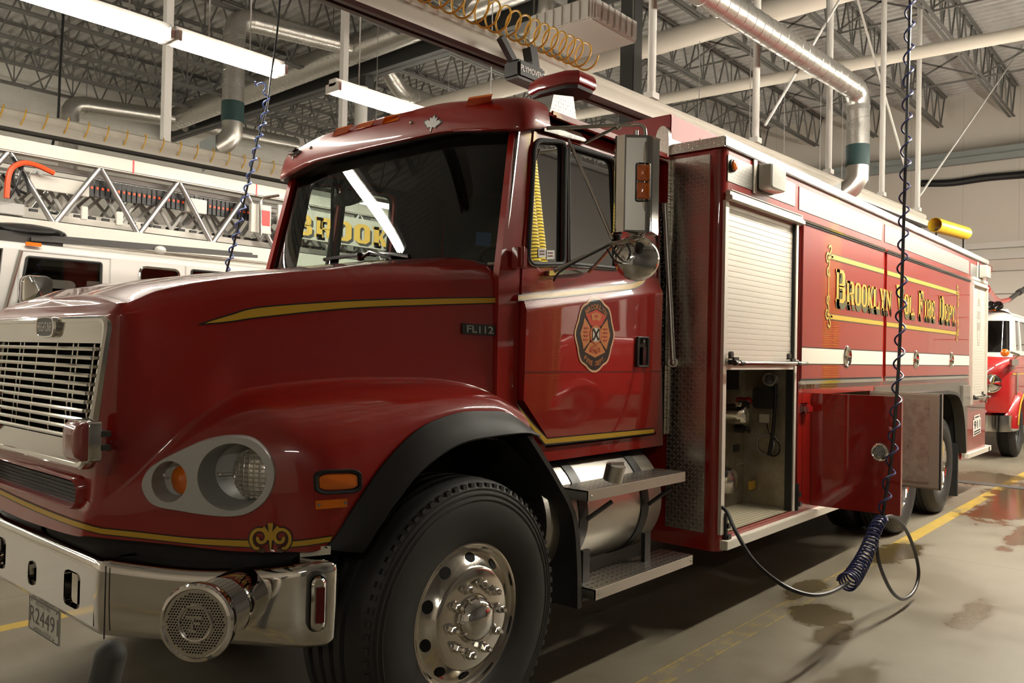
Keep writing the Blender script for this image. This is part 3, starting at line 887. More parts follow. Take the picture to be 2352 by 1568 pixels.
# red clearance lamp at the end of the wing
cp = hit(728, 1382, 'Y', -.005)
def cl_(a, b, o): return cp+V((.62, -.30, 0)).normalized()*a+V((0, 0, b))+V((-.43, -.9, 0)).normalized()*o
kk = rrect(-.027, -.095, .027, .095, .026, 6)
c = MB(); c.grid([[cl_(a*1.2, b*1.06, -.03) for a, b in kk], [cl_(a*1.2, b*1.06, .006) for a, b in kk], [cl_(a, b, .012) for a, b in kk]], close_v=True); CLO = c.build('clearance_lamp', 'black_plastic', BP)
c = MB(); c.grid([[cl_(a*.9, b*.97, .0) for a, b in kk], [cl_(a*.9, b*.97, .026) for a, b in kk], [cl_(a*.6, b*.92, .034) for a, b in kk], [cl_(a*.01, b*.5, .034) for a, b in kk]], close_v=True); c.build('clearance_bezel', 'chrome', BP)
c = MB(); c.box((-.014, 0, -.066), (.02, .038, .062))
for v in c.bm.verts: v.co = cl_(v.co.x, v.co.z, v.co.y)
c.bevel(.004).build('clearance_lens', 'deep_red', BP)
# licence plate
pc = [hit(*q, 'X', -1.235) for q in ((65, 1366), (137, 1402), (137, 1489), (67, 1441))]
yl, yr = (pc[0].y+pc[3].y)/2, (pc[1].y+pc[2].y)/2; zt_, zb2 = (pc[0].z+pc[1].z)/2, (pc[2].z+pc[3].z)/2
def lp(x, y, o=0): return V((-1.235-o, lerp(yl, yr, x), lerp(zb2, zt_, y)))
LPm = MB(); rr = rrect(0, 0, 1, 1, .05, 4); LPm.plate([rr], lambda x, y: lp(x, y), (.003, 0, 0)); LPO = LPm.build('licence_plate', 'plate_white', TR)
t = MB(); add_text(t, 'R24491', lambda x, y: lp(x, y, .001), box=(.05, .27, .95, .74)); add_text(t, 'RESTRICTED', lambda x, y: lp(x, y, .001), box=(.24, .82, .70, .93)); add_text(t, 'NOVA SCOTIA', lambda x, y: lp(x, y, .001), box=(.24, .07, .74, .18))
for x, y in ((.1, .9), (.9, .9), (.2, .1), (.82, .1)):
    t.face([lp(x+.018*cos(a), y+.035*sin(a), .001) for a in [2*pi*i/10 for i in range(10)]])
o2 = rrect(.012, .02, .988, .98, .05, 4); o3 = rrect(.03, .055, .97, .945, .04, 4)
t.grid([[lp(x, y, .0008) for x, y in o2], [lp(x, y, .0008) for x, y in o3]], close_v=True)
t.build('plate_lettering', 'decal_black', LPO)
k = MB(); k.box((-1.232, 1.14, zt_-.02), (-1.20, 1.16, .64)); k.box((-1.232, 1.25, zt_-.02), (-1.20, 1.27, .64)); k.build('plate_bracket', 'chassis_black', LPO)

# ------------------------------------------------------------------ wheels
def tyre_mesh(mb, c, R, W, rim, s=1, lugs=True):
    """c: centre of the outer flange plane, axis -Y outward"""
    ax = V((0, -1, 0)); w0 = .035
    prof = [(rim-.01, -.01), (rim+.004, .006), (rim+.03, .022), (rim+(R-rim)*.45, w0), (rim+(R-rim)*.62, w0-.002), (R-.088, .0300), (R-.085, .0335), (R-.080, .0335), (R-.077, .028), (R-.066, .0255), (R-.063, .0285), (R-.058, .0285), (R-.055, .022), (R-.045, .019), (R-.042, .0215), (R-.037, .0215), (R-.034, .015), (R-.022, .006), (R-.008, -.012), (R, -.032)]
    gw = (W-.07)/5
    for i in range(1, 5):
        y = -.032-i*gw
        prof += [(R+.004, y+.014), (R-.012, y+.008), (R-.012, y-.008), (R+.004, y-.014)]
    prof += [(R, -W+.05), (R-.03, -W+.03), (rim+(R-rim)*.5, -W-.0), (rim, -W+.04)]
    mb.lathe(prof, c, ax, 96)
    for v in mb.bm.verts:
        if v.co.z < .003: v.co.z = .003
    if lugs:
        for i in range(72):
            a = 2*pi*i/72; d = V((cos(a), 0, sin(a))); t = V((-sin(a), 0, cos(a)))
            p = V(c)+d*(R-.012)+V((0, .005, 0))
            if p.z > .08: mb.obox(p-d*.020, d*.017, t*.011, V((0, .020, 0)))
def front_wheel(c, sgn=1):
    c = V(c); ax = V((0, -sgn, 0)); nm = 'front_wheel'
    t = MB(); tyre_mesh(t, (0, 0, 0) if False else c, .568, .40, .300)
    if sgn < 0:
        for v in t.bm.verts: v.co.y = 2*c.y-v.co.y
    TY = t.build(nm, 'tyre_rubber', TR, ang=30)
    r = MB()
    r.lathe([(.300, -.02), (.3085, .0), (.306, .005), (.298, .006), (.292, .002), (.288, -.010), (.282, -.016), (.276, -.020), (.262, -.018), (.222, .010), (.214, .022), (.206, .030), (.196, .034), (.10, .034), (.098, .03), (.098, -.05)], c, ax, 72)
    RO = r.build('wheel_rim', 'wheel_aluminium', TY, ang=25)
    sl = (.010+.018)/(.262-.222)
    for i in range(10):
        a = 2*pi*(i+.42)/10; d = V((cos(a), 0, sin(a))); tt = V((-sin(a), 0, cos(a)))
        rd = (-d+ax*sl).normalized(); nn = (ax+d*sl).normalized()
        p = c+d*.243+ax*(-.0045)+nn*.0015
        h = MB(); h.face([p+rd*.0225*cos(q)+tt*.027*sin(q) for q in [2*pi*k/20 for k in range(20)]]); h.build('hand_hole', 'dark_void', TY)
    for i in range(10):
        a = 2*pi*(i+.12)/10; d = V((cos(a), 0, sin(a))); p = c+d*.143+ax*.034
        m = MB(); m.lathe([(.024, 0), (.024, .004), (.017, .008)], p, ax, 20); m.lathe([(.0185, .006), (.0185, .028), (.015, .032), (.012, .034), (.0105, .05), (.006, .055), (.0001, .056)], p, ax, 6)
        m.build('lug_nut', 'chrome', TY, ang=30)
    m = MB(); m.lathe([(.098, .03), (.096, .044), (.090, .060), (.078, .078), (.058, .093), (.03, .102), (.0005, .105)], c, ax, 48); m.build('hub_cap', 'chrome', TY, ang=60)
    return TY
HUB = .55
FWL = front_wheel((0, 0, HUB)); FWR = front_wheel((0, 2*YC, HUB), -1)
k = MB(); k.cyl((0, .3, HUB), (0, 2.1, HUB), .07); k.box((-1.1, .75, .62), (9.4, .85, .88)); k.box((-1.1, 1.55, .62), (9.4, 1.65, .88)); k.box((-.5, .6, .62), (.5, 1.8, 1.2)); k.build('chassis', 'chassis_black', TR)
YCH = YC; YC = 1.25                          # the cab stands a little wider on the far side
# ------------------------------------------------------------------ cab
YD, YK = .205, .225                         # door skin, cab side skin (near side)
def tum(z): return max(0, z-1.98)*.075      # the cab leans in above the belt
UPN = (0, 1, -.075)
def pu(u, v, y=YD):                         # photo point on the upper side of the cab -> (x, z)
    p = hitpl(u, v, (0, y, 1.98), UPN); return (p.x, p.z)
def pd(u, v, y=YD): p = hit(u, v, 'Y', y); return (p.x, p.z)
def belt(x): return 1.942+.135*(x-.54)
YM = lambda y: 2*YC-y
def side_plate(mb, loops, y0, th=.03):
    mb.plate(loops, lambda x, z: V((x, y0+tum(z), z)), (0, th, 0))
win_v = rpoly([pu(1215, 607), pu(1298, 606), pu(1301, 326), pu(1231, 320)], [.06, .03, .05, .07], 6)
wr = pu(1498, 392)
win_m = rpoly([pu(1309, 606), (1.44, pu(1309, 606)[1]+.02), (1.44, pu(1440, 374)[1]), pu(1308, 333)], [.03, .06, .07, .03], 6)
# fixed cab side: cowl, pillars and roof rail
dh = [(.555, 1.40), (.555, 1.99), pu(1227, 300, YK), (1.80, 2.80), (1.86, 2.74), (1.86, 1.17), (.79, 1.17)]
co = [(.405, 1.24), (.405, 2.02), (.425, 2.10), pu(1183, 300, YK), (.68, 2.86), (1.95, 2.87), (1.95, 1.10), (.80, 1.10), (.56, 1.36)]
c = MB(); side_plate(c, [co, dh], YK, .04)
for zc_ in (1.98,): bmesh.ops.bisect_plane(c.bm, geom=c.bm.verts[:]+c.bm.edges[:]+c.bm.faces[:], plane_co=(0, 0, zc_), plane_no=(0, 0, 1))
for v in c.bm.verts:
    if v.co.y < 1: pass
CS = c.build('cab_side', 'red_paint', TR)
c = MB(); c.plate([dh], lambda x, z: V((x, YK+.055+tum(z), z))); 
c.bm.free()
# dark seal behind the door gap
c = MB(); dd = [(x, z) for x, z in dh]; cxm = 1.25; czm = 1.95
c.plate([[(cxm+(x-cxm)*1.02, czm+(z-czm)*1.02) for x, z in dh], [(cxm+(x-cxm)*.955, czm+(z-czm)*.965) for x, z in dh]], lambda x, z: V((x, YK+.030+tum(z), z))); c.build('door_seal', 'rubber', CS)
# ---- driver's door: lower skin as a shaped sheet, window frame above
def dskin(x, z):
    d = z-belt(x)
    if d > 0: return YD+.012+tum(z)
    if d > -.085: return lerp(YD+.012, YD-.022, (-d/.085)**1.1)
    return YD-.022+.018*min(1, max(0, (1.52-z)/.4))**2+.006*max(0, (-.085-d)/.4)
D = MB(); xs = [.562+(1.845-.562)*i/44 for i in range(45)]
rows = []
for x in xs:
    zl = max(1.192, 1.42-(x-.562)*.94); zt = belt(x)+.03
    zz = [lerp(zl, belt(x)-.11, i/12) for i in range(13)]+[belt(x)+d for d in (-.098, -.088, -.08, -.07, -.06, -.048, -.034, -.02, -.008, 0, .012, .03)]
    rows.append([V((x, dskin(x, z), z)) for z in zz])
D.grid(rows)
D.grid([[p+V((0, .05, 0)) for p in rows[0]], rows[0]]); D.grid([rows[-1], [p+V((0, .05, 0)) for p in rows[-1]]])
D.grid([[r[0] for r in rows], [r[0]+V((0, .06, 0)) for r in rows]])
du = [(.562, belt(.562)), (1.845, belt(1.845)), (1.845, 2.735), (1.79, 2.785), (pu(1231, 300)[0]+.0, pu(1231, 300)[1]), (.575, 2.10)]
side_plate(D, [du, win_v, win_m], YD+.012, .035)
DOOR = D.build('cab_door', 'red_paint', TR, ang=32)
def on_door(u, v, off=.002):
    p = hit(u, v, 'Y', YD)
    for _ in range(4): p = hit(u, v, 'Y', dskin(p.x, p.z)-off)
    return p
# seam at mid height, gold lines, latch
k = MB()
z0 = on_door(1190, 854).z
k.grid([[V((x, dskin(x, z)-.0015, z)) for x in xs] for z in (1.553, 1.560)]); k.build('door_seam', 'deep_red', DOOR)
def dstrip(mb, top, bot, n, off):
    T, B = spline(top, n), spline(bot, n)
    a = [mb.bm.verts.new(on_door(*p, off)) for p in T]; b = [mb.bm.verts.new(on_door(*p, off)) for p in B]
    for i in range(n-1): mb.bm.faces.new([a[i], b[i], b[i+1], a[i+1]])
bt = [(1190, 679), (1300, 668), (1400, 657), (1455, 650), (1474, 641)]; bb = [(1190, 689), (1300, 679), (1400, 667.5), (1458, 661), (1483, 643)]
g = MB(); dstrip(g, bt, bb, 30, .004)
dl = ([(1191, 933), (1222, 972), (1257, 1008), (1257.1, 1008), (1380, 996), (1502, 985)], [(1191.5, 934), (1217, 976), (1253, 1019), (1253.1, 1019), (1380, 1007), (1502, 993.5)])
for i, j in ((0, 3), (3, 6)): dstrip(g, dl[0][i:j], dl[1][i:j], 12, .004)
g.build('door_stripe', 'gold_line', DOOR)
g = MB(); dstrip(g, [(x, y-2.4) for x, y in bt], [(x, y+2.4) for x, y in bb], 30, .0028)
dstrip(g, [(1188, 926), (1224, 969), (1257, 1005)], [(1190, 936), (1213, 977), (1252, 1023)], 12, .0028); dstrip(g, [(1257, 1005), (1380, 993.4), (1503, 982)], [(1252, 1023), (1380, 1009.6), (1503, 996)], 12, .0028)
g.build('door_stripe_outline', 'decal_black', DOOR)
ho, hi = pd(1461, 772, YD-.02), pd(1488, 843, YD-.02)
k = MB(); L = rrect(ho[0], hi[1], hi[0], ho[1], .016, 5); cxm, czm = (ho[0]+hi[0])/2, (ho[1]+hi[1])/2
def hp(x, z, o, kx=1, kz=None): kz = kx if kz is None else kz; return V((cxm+(x-cxm)*kx, YD-.018-o, czm+(z-czm)*kz))
k.grid([[hp(x, z, -.01) for x, z in L], [hp(x, z, .014) for x, z in L], [hp(x, z, .017, .9, .95) for x, z in L], [hp(x, z, .014, .72, .88) for x, z in L], [hp(x, z, .002, .66, .85) for x, z in L], [hp(x, z, .002, .01) for x, z in L]], close_v=True)
DH = k.build('door_handle', 'black_plastic', DOOR)
k = MB(); k.box((cxm-.022, YD-.038, czm-.075), (cxm+.022, YD-.02, czm+.03)); k.bevel(.004).build('handle_lever', 'black_gloss', DH)
k = MB(); k.cyl((cxm, YD-.022, czm+.062), (cxm, YD-.034, czm+.062), .011); k.build('key_lock', 'chrome', DH)
# windows: rubber gasket, bright inner trim, glass
def gasket(loop, name, y0, par):
    L = [V((x, y0+tum(z), z)) for x, z in loop]
    g = MB(); g.tube(L, .013, 8, closed=True); g.build('window_gasket', 'rubber', par)
    cx_, cz_ = sum(x for x, z in loop)/len(loop), sum(z for x, z in loop)/len(loop)
    t = MB(); t.tube([V((cx_+(x-cx_)*1.035, y0-.004+tum(z), cz_+(z-cz_)*1.02)) for x, z in loop], .0055, 6, closed=True); t.build('window_trim', 'dull_chrome', par)
    p = MB(); p.plate([loop], lambda x, z: V((x, y0+.018+tum(z), z))); p.build('window_glass', 'cab_glass', par)
gasket(win_v, 'vent', YD+.008, DOOR); gasket(win_m, 'main', YD+.008, DOOR)
# stickers in the vent window
s = MB()
for u0, u1, v0, v1 in ((1234, 1251, 571, 591), (1253, 1271, 575, 595)):
    q = [pu(*p, YD+.03) for p in ((u0, v1), (u1, v1), (u1, v0), (u0, v0))]
    s.face([V((x, YD+.0225+tum(z), z)) for x, z in q])
SW = s.build('window_sticker', 'sticker_white', DOOR)
k = MB()
for u0, v0 in ((1236, 575), (1255, 579)):
    for dv in (0, 7):
        q = [pu(*p, YD+.03) for p in ((u0, v0+dv+4), (u0+12, v0+dv+4), (u0+12, v0+dv), (u0, v0+dv))]
        k.face([V((x, YD+.0215+tum(z), z)) for x, z in q])
k.build('sticker_print', 'deep_red', DOOR)
# hinges
k = MB()
for u, v in ((1196, 590),):
    p = hit(u, v, 'Y', YD-.01); k.box((p.x-.035, YD-.025, p.z-.055), (p.x+.035, YD+.02, p.z+.045)); k.cyl((p.x-.012, YD-.03, p.z-.05), (p.x-.012, YD-.03, p.z+.05), .012)
k.bevel(.004).build('door_hinge', 'red_paint', DOOR)

# ---- emblem on the door: layered decal
em_c = on_door(1367, 768); EA, EB = .196, .205
def em(x, y, o=0): 
    X, Z = em_c.x+x*EA, em_c.z+y*EB
    return V((X, dskin(X, Z)-.002-o, Z))
half = [(0, 1.0), (.13, .985), (.27, .93), (.42, .83), (.60, .755), (.70, .66), (.78, .5), (.82, .36), (.90, .2), (.965, 0)]
full = half+[(x, -y) for x, y in half[-2::-1]]
full = full+[(-x, y) for x, y in full[-2:0:-1]]
full = spline(full, 120, closed=True)
e = MB(); e.plate([full], lambda x, y: em(x, y, .001)); EMB = e.build('door_emblem', 'emblem_salmon', DOOR)
e = MB(); e.plate([[(x*.925, y*.94) for x, y in full]], lambda x, y: em(x, y, .002)); e.build('emblem_field', 'decal_black', DOOR)
def cross(k):
    T = [(-.50*k, .50), (-.28, .57), (0, .66), (.28, .57), (.50*k, .50), (.26, .24), (.0, .20), (-.26, .24)]
    S = [(.55, .43), (.60, .25), (.72, .0), (.60, -.25), (.55, -.40), (.28, -.20), (.22, 0), (.28, .20)]
    return T, S
T, S = cross(1)
e = MB(); e.plate([T], lambda x, y: em(x, y+.0, .0032)); 
e.build('emblem_crown', 'emblem_red', DOOR)
e = MB(); e.plate([S], lambda x, y: em(x, y, .0032)); e.plate([[(-x, y) for x, y in S]], lambda x, y: em(x, y, .0032)); e.plate([[(x, -y*.92) for x, y in T]], lambda x, y: em(x, y, .0032))
e.plate([[(-.25, .53), (0, .585), (.25, .53), (.19, .36), (0, .39), (-.19, .36)]], lambda x, y: em(x, y, .0042)); e.build('emblem_cross', 'emblem_orange', DOOR)
e = MB(); e.plate([ellipse(0, 0, .29, .265, 32)], lambda x, y: em(x, y, .0042)); e.build('emblem_ring', 'emblem_line', DOOR)
e = MB(); e.plate([ellipse(0, 0, .26, .24, 32)], lambda x, y: em(x, y, .005)); e.build('emblem_disc', 'emblem_orange', DOOR)
e = MB(); e.plate([rrect(-.16, -.18, .16, .17, .05, 4)], lambda x, y: em(x, y, .0058)); e.build('emblem_shield', 'white_tape', DOOR)
e = MB()
for a, b in (((-.13, .15), (.13, -.15)), ((.13, .15), (-.13, -.15))):
    for q in ribbon2([a, b], .07): e.face([em(x, y, .0066) for x, y in q])
e.plate([rrect(-.17, -.17, -.15, .17, .005, 1)], lambda x, y: em(x, y, .0066)); e.plate([rrect(.15, -.17, .17, .17, .005, 1)], lambda x, y: em(x, y, .0066))
e.build('emblem_saltire', 'decal_black', DOOR)
e = MB()
leaf = [(0, 1), (.2, .6), (.45, .72), (.38, .25), (.72, .48), (.8, .3), (1, .22), (.85, -.05), (.5, -.35), (.56, -.5), (.1, -.42), (.07, -.95)]
leaf = leaf+[(-x, y) for x, y in reversed(leaf[1:])]
e.plate([[(x*.10, .475+y*.065) for x, y in leaf]], lambda x, y: em(x, y, .005)); 
def arc_text(mb, s, r0, h, a0, a1, o, below=False, ys=1.0):
    n = len(s)
    for i, ch in enumerate(s):
        if ch == ' ': continue
        t = lerp(a0, a1, (i+.5)/n); w = abs(a1-a0)/n*r0*.86
        tw = .45 if ch == 'I' else (.3 if ch == '.' else 1)
        if below: ux, uy = (-sin(t), cos(t)); vx, vy = (-cos(t), -sin(t))
        else: ux, uy = (sin(t), -cos(t)); vx, vy = (cos(t), sin(t))
        cx_, cy_ = r0*cos(t), r0*sin(t)*ys
        hh = h*(.2 if ch == '.' else 1)
        add_text(mb, ch, lambda x, y: em(cx_+ux*x+vx*y, cy_+(uy*x+vy*y), o), box=(-w*tw/2, -h/2, w*tw/2, -h/2+hh), bold=.012)
arc_text(e, '1962', .44, .13, R_(-124), R_(-56), .005, True); 
add_text(e, 'EST.', lambda x, y: em(x, y, .005), box=(-.10, -.335, .10, -.275))
for x0 in (-1, 1):
    for yy in (.16, .06, -.04, -.14): e.plate([rrect(x0*.46-.10, yy-.02, x0*.46+.10, yy+.02, .01, 2)], lambda x, y: em(x, y, .005))
e.build('emblem_detail', 'emblem_line', DOOR)
e = MB(); arc_text(e, 'BROOKLYN', .735, .135, R_(133), R_(47), .0032); e.build('emblem_lettering', 'emblem_orange', DOOR); e = MB(); arc_text(e, 'FIRE DEPT.', .76, .125, R_(-130), R_(-48), .0032, True); e.build('emblem_lettering', 'emblem_orange', DOOR)

k = MB(); k.plate([[(.47, 1.25), (.47, 2.06), (.64, 2.80), (1.9, 2.82), (1.9, 1.16), (.82, 1.16)], win_v, win_m], lambda x, z: V((x, YK+.062+tum(z), z))); LN_ = k.build('door_lining', 'interior_dark', DOOR)
# ---- far side of the cab, mirrored
cs2 = mirrored(CS, TR)
d2 = mirrored(DOOR, TR)
for ch in list(DOOR.children):
    if ch.name.startswith(('window_g', 'window_t', 'door_lin')): mirrored(ch, d2)
# ---- roof, rear wall, floor of the cab
rf = MB(); pr = [(.222, 2.862), (.24, 2.885), (.30, 2.92), (.42, 2.945), (.7, 2.962), (YC, 2.97)]
rf.grid([[V((x, y, z-.02*max(0, (x-1.6)/.35))) for y, z in pr] for x in (.70, .9, 1.2, 1.6, 1.95)])
rf.grid([[V((1.95, y, z-.02)) for y, z in pr], [V((1.95, y, 2.6)) for y, z in pr]])
rf.mirror(YC); rf.build('cab_roof', 'red_paint', TR)
gt = MB(); gt.bar((.80, .222, 2.863), (1.95, .222, 2.872), .026, .012); gt.bar((.80, .236, 2.886), (1.95, .236, 2.893), .012, .02); pair(gt.build('roof_gutter', 'red_paint', TR))
k = MB(); k.box((1.88, .27, 1.15), (1.92, 2.13, 2.86)); k.box((.5, .26, 1.14), (1.9, 2.14, 1.20)); k.box((.42, .27, 1.25), (.46, 2.13, 2.02)); k.box((.62, .3, 2.80), (1.9, 2.1, 2.83)); k.build('cab_lining', 'interior_dark', TR)
k = MB(); k.grid([[V((x, y, z)) for y in (.28, .6, 1.2, 1.8, 2.12)] for x, z in ((.44, 2.03), (.62, 2.075), (.80, 2.06), (.90, 1.95), (.92, 1.5))]); k.build('dashboard', 'dash_grey', TR)
sw = MB(); c0 = V((1.02, .68, 2.07)); a_, b_, n_ = frame((.75, 0, .65)); sw.tube([c0+.225*(a_*cos(2*pi*i/36)+b_*sin(2*pi*i/36)) for i in range(36)], .015, 8, closed=True)
for t in (0, 2.1, 4.2): sw.bar(c0-n_*.04, c0+.22*(a_*cos(t)+b_*sin(t)), .03, .012)
sw.cyl(c0-n_*.25-n_*.2, c0-n_*.02, .03); sw.build('steering_wheel', 'interior_grey', TR)
for y in (.68, 1.72):
    s = MB(); s.box((1.15, y-.26, 1.5), (1.65, y+.26, 1.72)); s.bevel(.05, 3)
    q = [(.0, 0), (.03, .5), (.02, .58)]
    L = rrect(-.25, 0, .25, .62, .12, 6)
    s.grid([[V((1.55+.12*z, y+a, 1.70+z)) for a, z in L], [V((1.52+.12*z, y+a*.9, 1.70+.02+z*.95)) for a, z in L], [V((1.50+.12*z, y+a*.4, 1.85+z*.5)) for a, z in L], [V((1.50+.12*z, y+a*.01, 2.0+z*.01)) for a, z in L]], close_v=True)
    s.grid([[V((1.55+.12*z, y+a, 1.70+z)) for a, z in L], [V((1.66+.12*z, y+a*.9, 1.72+z*.95)) for a, z in L]], close_v=True)
    s.build('seat', 'seat_cloth', TR)
k = MB(); k.tube([hitpl(u, v, (0, .40, 2.4), (0, 1, 0)) for u, v in ((1275, 340), (1262, 385), (1235, 430), (1200, 490))], .016, 6); k.build('seat_belt', 'black_plastic', TR)
# yellow grab bar and hanging strap inside
k = MB(); k.tube([(.80, 2.06, 2.1), (.80, 2.07, 2.74)], .012, 8); k.build('inner_post', 'chassis_black', TR)

# ---- windscreen
wb = [(.46, .262, 2.055), (.405, .42, 2.075), (.37, .8, 2.105), (.36, YC, 2.115)]
wt = [(.605, .30, 2.80), (.585, .45, 2.82), (.565, .8, 2.84), (.56, YC, 2.845)]
def sym(P): return P+[(x, YM(y), z) for x, y, z in P[-2::-1]]
WB, WT = spline(sym(wb), 40), spline(sym(wt), 40)
w = MB(); w.grid([[b.lerp(t, k) for b, t in zip(WB, WT)] for k in (0, .25, .5, .75, 1)]); WS = w.build('windshield', 'cab_glass', TR, ang=60)
k = MB(); loop = WB+list(reversed(WT)); k.tube(loop, .020, 8, closed=True); k.build('windshield_gasket', 'rubber', WS)
k = MB(); off = V((-.012, -.016, 0)); k.tube([WB[3]+V((-.02, 0, .012))]+[WB[0].lerp(WT[0], t)+off for t in (.03, .2, .4, .6, .8, .97)], .011, 8)
o_ = k.build('windshield_trim', 'dull_chrome', WS); mirrored(o_, WS)
wp = MB()
a0 = hit(900, 592, 'X', .30); wp.tube([hit(745, 596, 'X', .36), hit(800, 588, 'X', .36), hit(850, 583, 'X', .35), hit(900, 583, 'X', .345), hit(940, 588, 'X', .345)], .011, 8)
wp.tube([hit(832, 592, 'X', .33), hit(850, 578, 'X', .335), hit(900, 592, 'X', .34)], .009, 8); wp.cyl(hit(828, 596, 'X', .34), hit(828, 584, 'X', .33), .02)
wp.build('wiper', 'black_gloss', TR)
s = MB(); q = [hit(*p, 'X', .49) for p in ((1094, 532), (1128, 535), (1124, 566), (1092, 563))]; s.prism(q, (.004, 0, 0)); s.build('windshield_sticker', 'sticker_blue', WS)
# interior mirror seen through the windscreen
k = MB(); c0 = hit(800, 455, 'X', .8); k.sphere(c0, .12, 20, 12, (.25, 1.3, .42)); k.build('cab_speaker', 'interior_grey', TR)

# ---- sun visor: long red cap with dark underside
vp = [(.76, .218), (.68, .207), (.60, .205), (.545, .222), (.505, .28), (.480, .42), (.465, .70), (.455, YC)]
tp = [(.76, .262), (.69, .255), (.635, .262), (.59, .295), (.560, .37), (.540, .52), (.520, .78), (.510, YC)]
rp = [(.82, .33), (.80, .33), (.78, .34), (.76, .38), (.75, .48), (.74, .62), (.73, .85), (.72, YC)]
NV = 96
VP, TP, RP_ = [spline([(x, y, 0) for x, y in q]+[(x, YM(y), 0) for x, y in q[-2::-1]], NV) for q in (vp, tp, rp)]
vz = MB(); rows = []; under = []
for i in range(NV):
    p, t_, r_ = VP[i], TP[i], RP_[i]
    c = min(1, min(abs(p.y-.2), abs(YM(.2)-p.y))/.55); c = c*c*(3-2*c)
    zl = lerp(2.742, 2.792, c)
    if p.x > .55: zl = lerp(2.742, 2.80, min(1, (p.x-.55)/.21))
    zt = lerp(2.925, 2.965, c)
    def vr(w, z): return V((lerp(p.x, t_.x, w), lerp(p.y, t_.y, w), z))
    rows.append([vr(.25, zl-.004), vr(0, zl), vr(-.03, zl+.014), vr(.06, lerp(zl, zt, .3)), vr(.25, lerp(zl, zt, .65)), vr(.50, lerp(zl, zt, .87)), vr(.80, lerp(zl, zt, .97)), vr(1, zt), V((r_.x, r_.y, zt+.008))])
    under.append([vr(.25, zl-.003), V((lerp(p.x, r_.x, .7), lerp(p.y, r_.y, .7), zl+.035))])
vz.grid(rows); VZ = vz.build('sun_visor', 'red_paint', TR, ang=60)
VB = BVHTree.FromPolygons([p for r in rows for p in r], [(i*9+j, i*9+j+1, (i+1)*9+j+1, (i+1)*9+j) for i in range(NV-1) for j in range(8)])
k = MB(); k.grid(under); k.build('visor_underside', 'interior_grey', VZ)
def onv(u, v, off=.003):
    d = ray(u, v).normalized(); r = VB.ray_cast(CAM, d)
    if r[0] is None: return hit(u, v, 'X', .46)
    n = r[1] if r[1].dot(d) < 0 else -r[1]
    return r[0]+n*off
# amber roof marker lamps
for q in (((1078, 224), (1131, 216), (1127, 231), (1074, 239)), ((884, 268), (922, 260), (916, 273), (878, 282)), ((826, 284), (862, 275), (855, 287), (819, 296)), ((773, 297), (808, 287), (801, 300), (767, 311))):
    p = [onv(*a, .002) for a in q]; n = (p[1]-p[0]).cross(p[3]-p[0]).normalized(); n = n if n.x < 0 else -n
    k = MB(); k.prism(p, n*.012); k.bevel(.004); k.build('roof_marker', 'amber_lens', VZ)
# maple leaves and screws on the visor
for (u, v), sx_, col in (((994, 284), 21, 'silver_plastic'), ((676, 352), 15, 'white_tape')):
    k = MB(); o = MB()
    lf = [(u+x*sx_*.9+y*sx_*.25, v-y*sx_*.9) for x, y in leaf]; lo = [(u+(x-u)*1.18, v+(y-v)*1.18) for x, y in lf]
    k.plate([lf], lambda x, y: onv(x, y, .004)); o.plate([lo], lambda x, y: onv(x, y, .0025))
    k.build('maple_leaf', col, VZ); o.build('leaf_outline', 'decal_black', VZ)
k = MB()
for u, v in ((945, 282), (714, 339)): p = onv(u, v, 0); k.sphere(p, .011, 10, 6)
k.build('visor_screw', 'dull_chrome', VZ)

# ---- mirrors on the door
MI = MB(); YMi = -.15
mc = (hit(1464, 425, 'Y', YMi)); 
mt, mb_ = hit(1464, 316, 'Y', YMi).z, hit(1464, 536, 'Y', YMi).z
fx = V((.655, -.755, 0)); fy = V((-.755, -.655, 0)) # across the head / toward the front
def mp(a, o, z): return V((mc.x, mc.y, 0))+fx*a+fy*o+V((0, 0, z))
sec = [(-.112, -.05), (-.112, .012), (-.072, .042), (.040, .042), (.066, .038), (.112, -.02), (.112, -.05)]
MI.prism([mp(a, o, mb_) for a, o in sec], (0, 0, mt-mb_)); MIO = MI.bevel(.005).build('side_mirror', 'chrome', TR, ang=30)
k = MB(); k.face([mp(a, .0425, z) for a, z in ((-.065, mb_+.01), (.034, mb_+.01), (.034, mt-.01), (-.065, mt-.01))]); k.build('mirror_face_strip', 'satin_aluminium', MIO)
lz0, lz1 = hit(1464, 467, 'Y', YMi).z, hit(1464, 378, 'Y', YMi).z
k = MB(); L = rrect(-.018, lz0, .058, lz1, .012, 4); k.grid([[mp(a, .03, z) for a, z in L], [mp(a, .05, z) for a, z in L], [mp(lerp(.02, a, .86), .056, lerp((lz0+lz1)/2, z, .95)) for a, z in L]], close_v=True); k.build('mirror_lamp_rim', 'black_plastic', MIO)
k = MB(); zm = (lz0+lz1)/2
for a, b in ((lz0+.012, zm-.004), (zm+.004, lz1-.012)):
    L = rrect(-.011, a, .051, b, .008, 3); k.grid([[mp(x, .048, z) for x, z in L], [mp(x, .060, z) for x, z in L], [mp(lerp(.02, x, .8), .066, lerp((a+b)/2, z, .85)) for x, z in L], [mp(lerp(.02, x, .02), .067, lerp((a+b)/2, z, .02)) for x, z in L]], close_v=True)
k.build('mirror_lamp', 'amber_lens', MIO)
k = MB()
for x in (-.008, .048):
    for z in (lz0+.008, zm, lz1-.008): k.sphere(mp(x, .060, z), .0045, 8, 6)
k.build('lamp_screw', 'chrome', MIO)
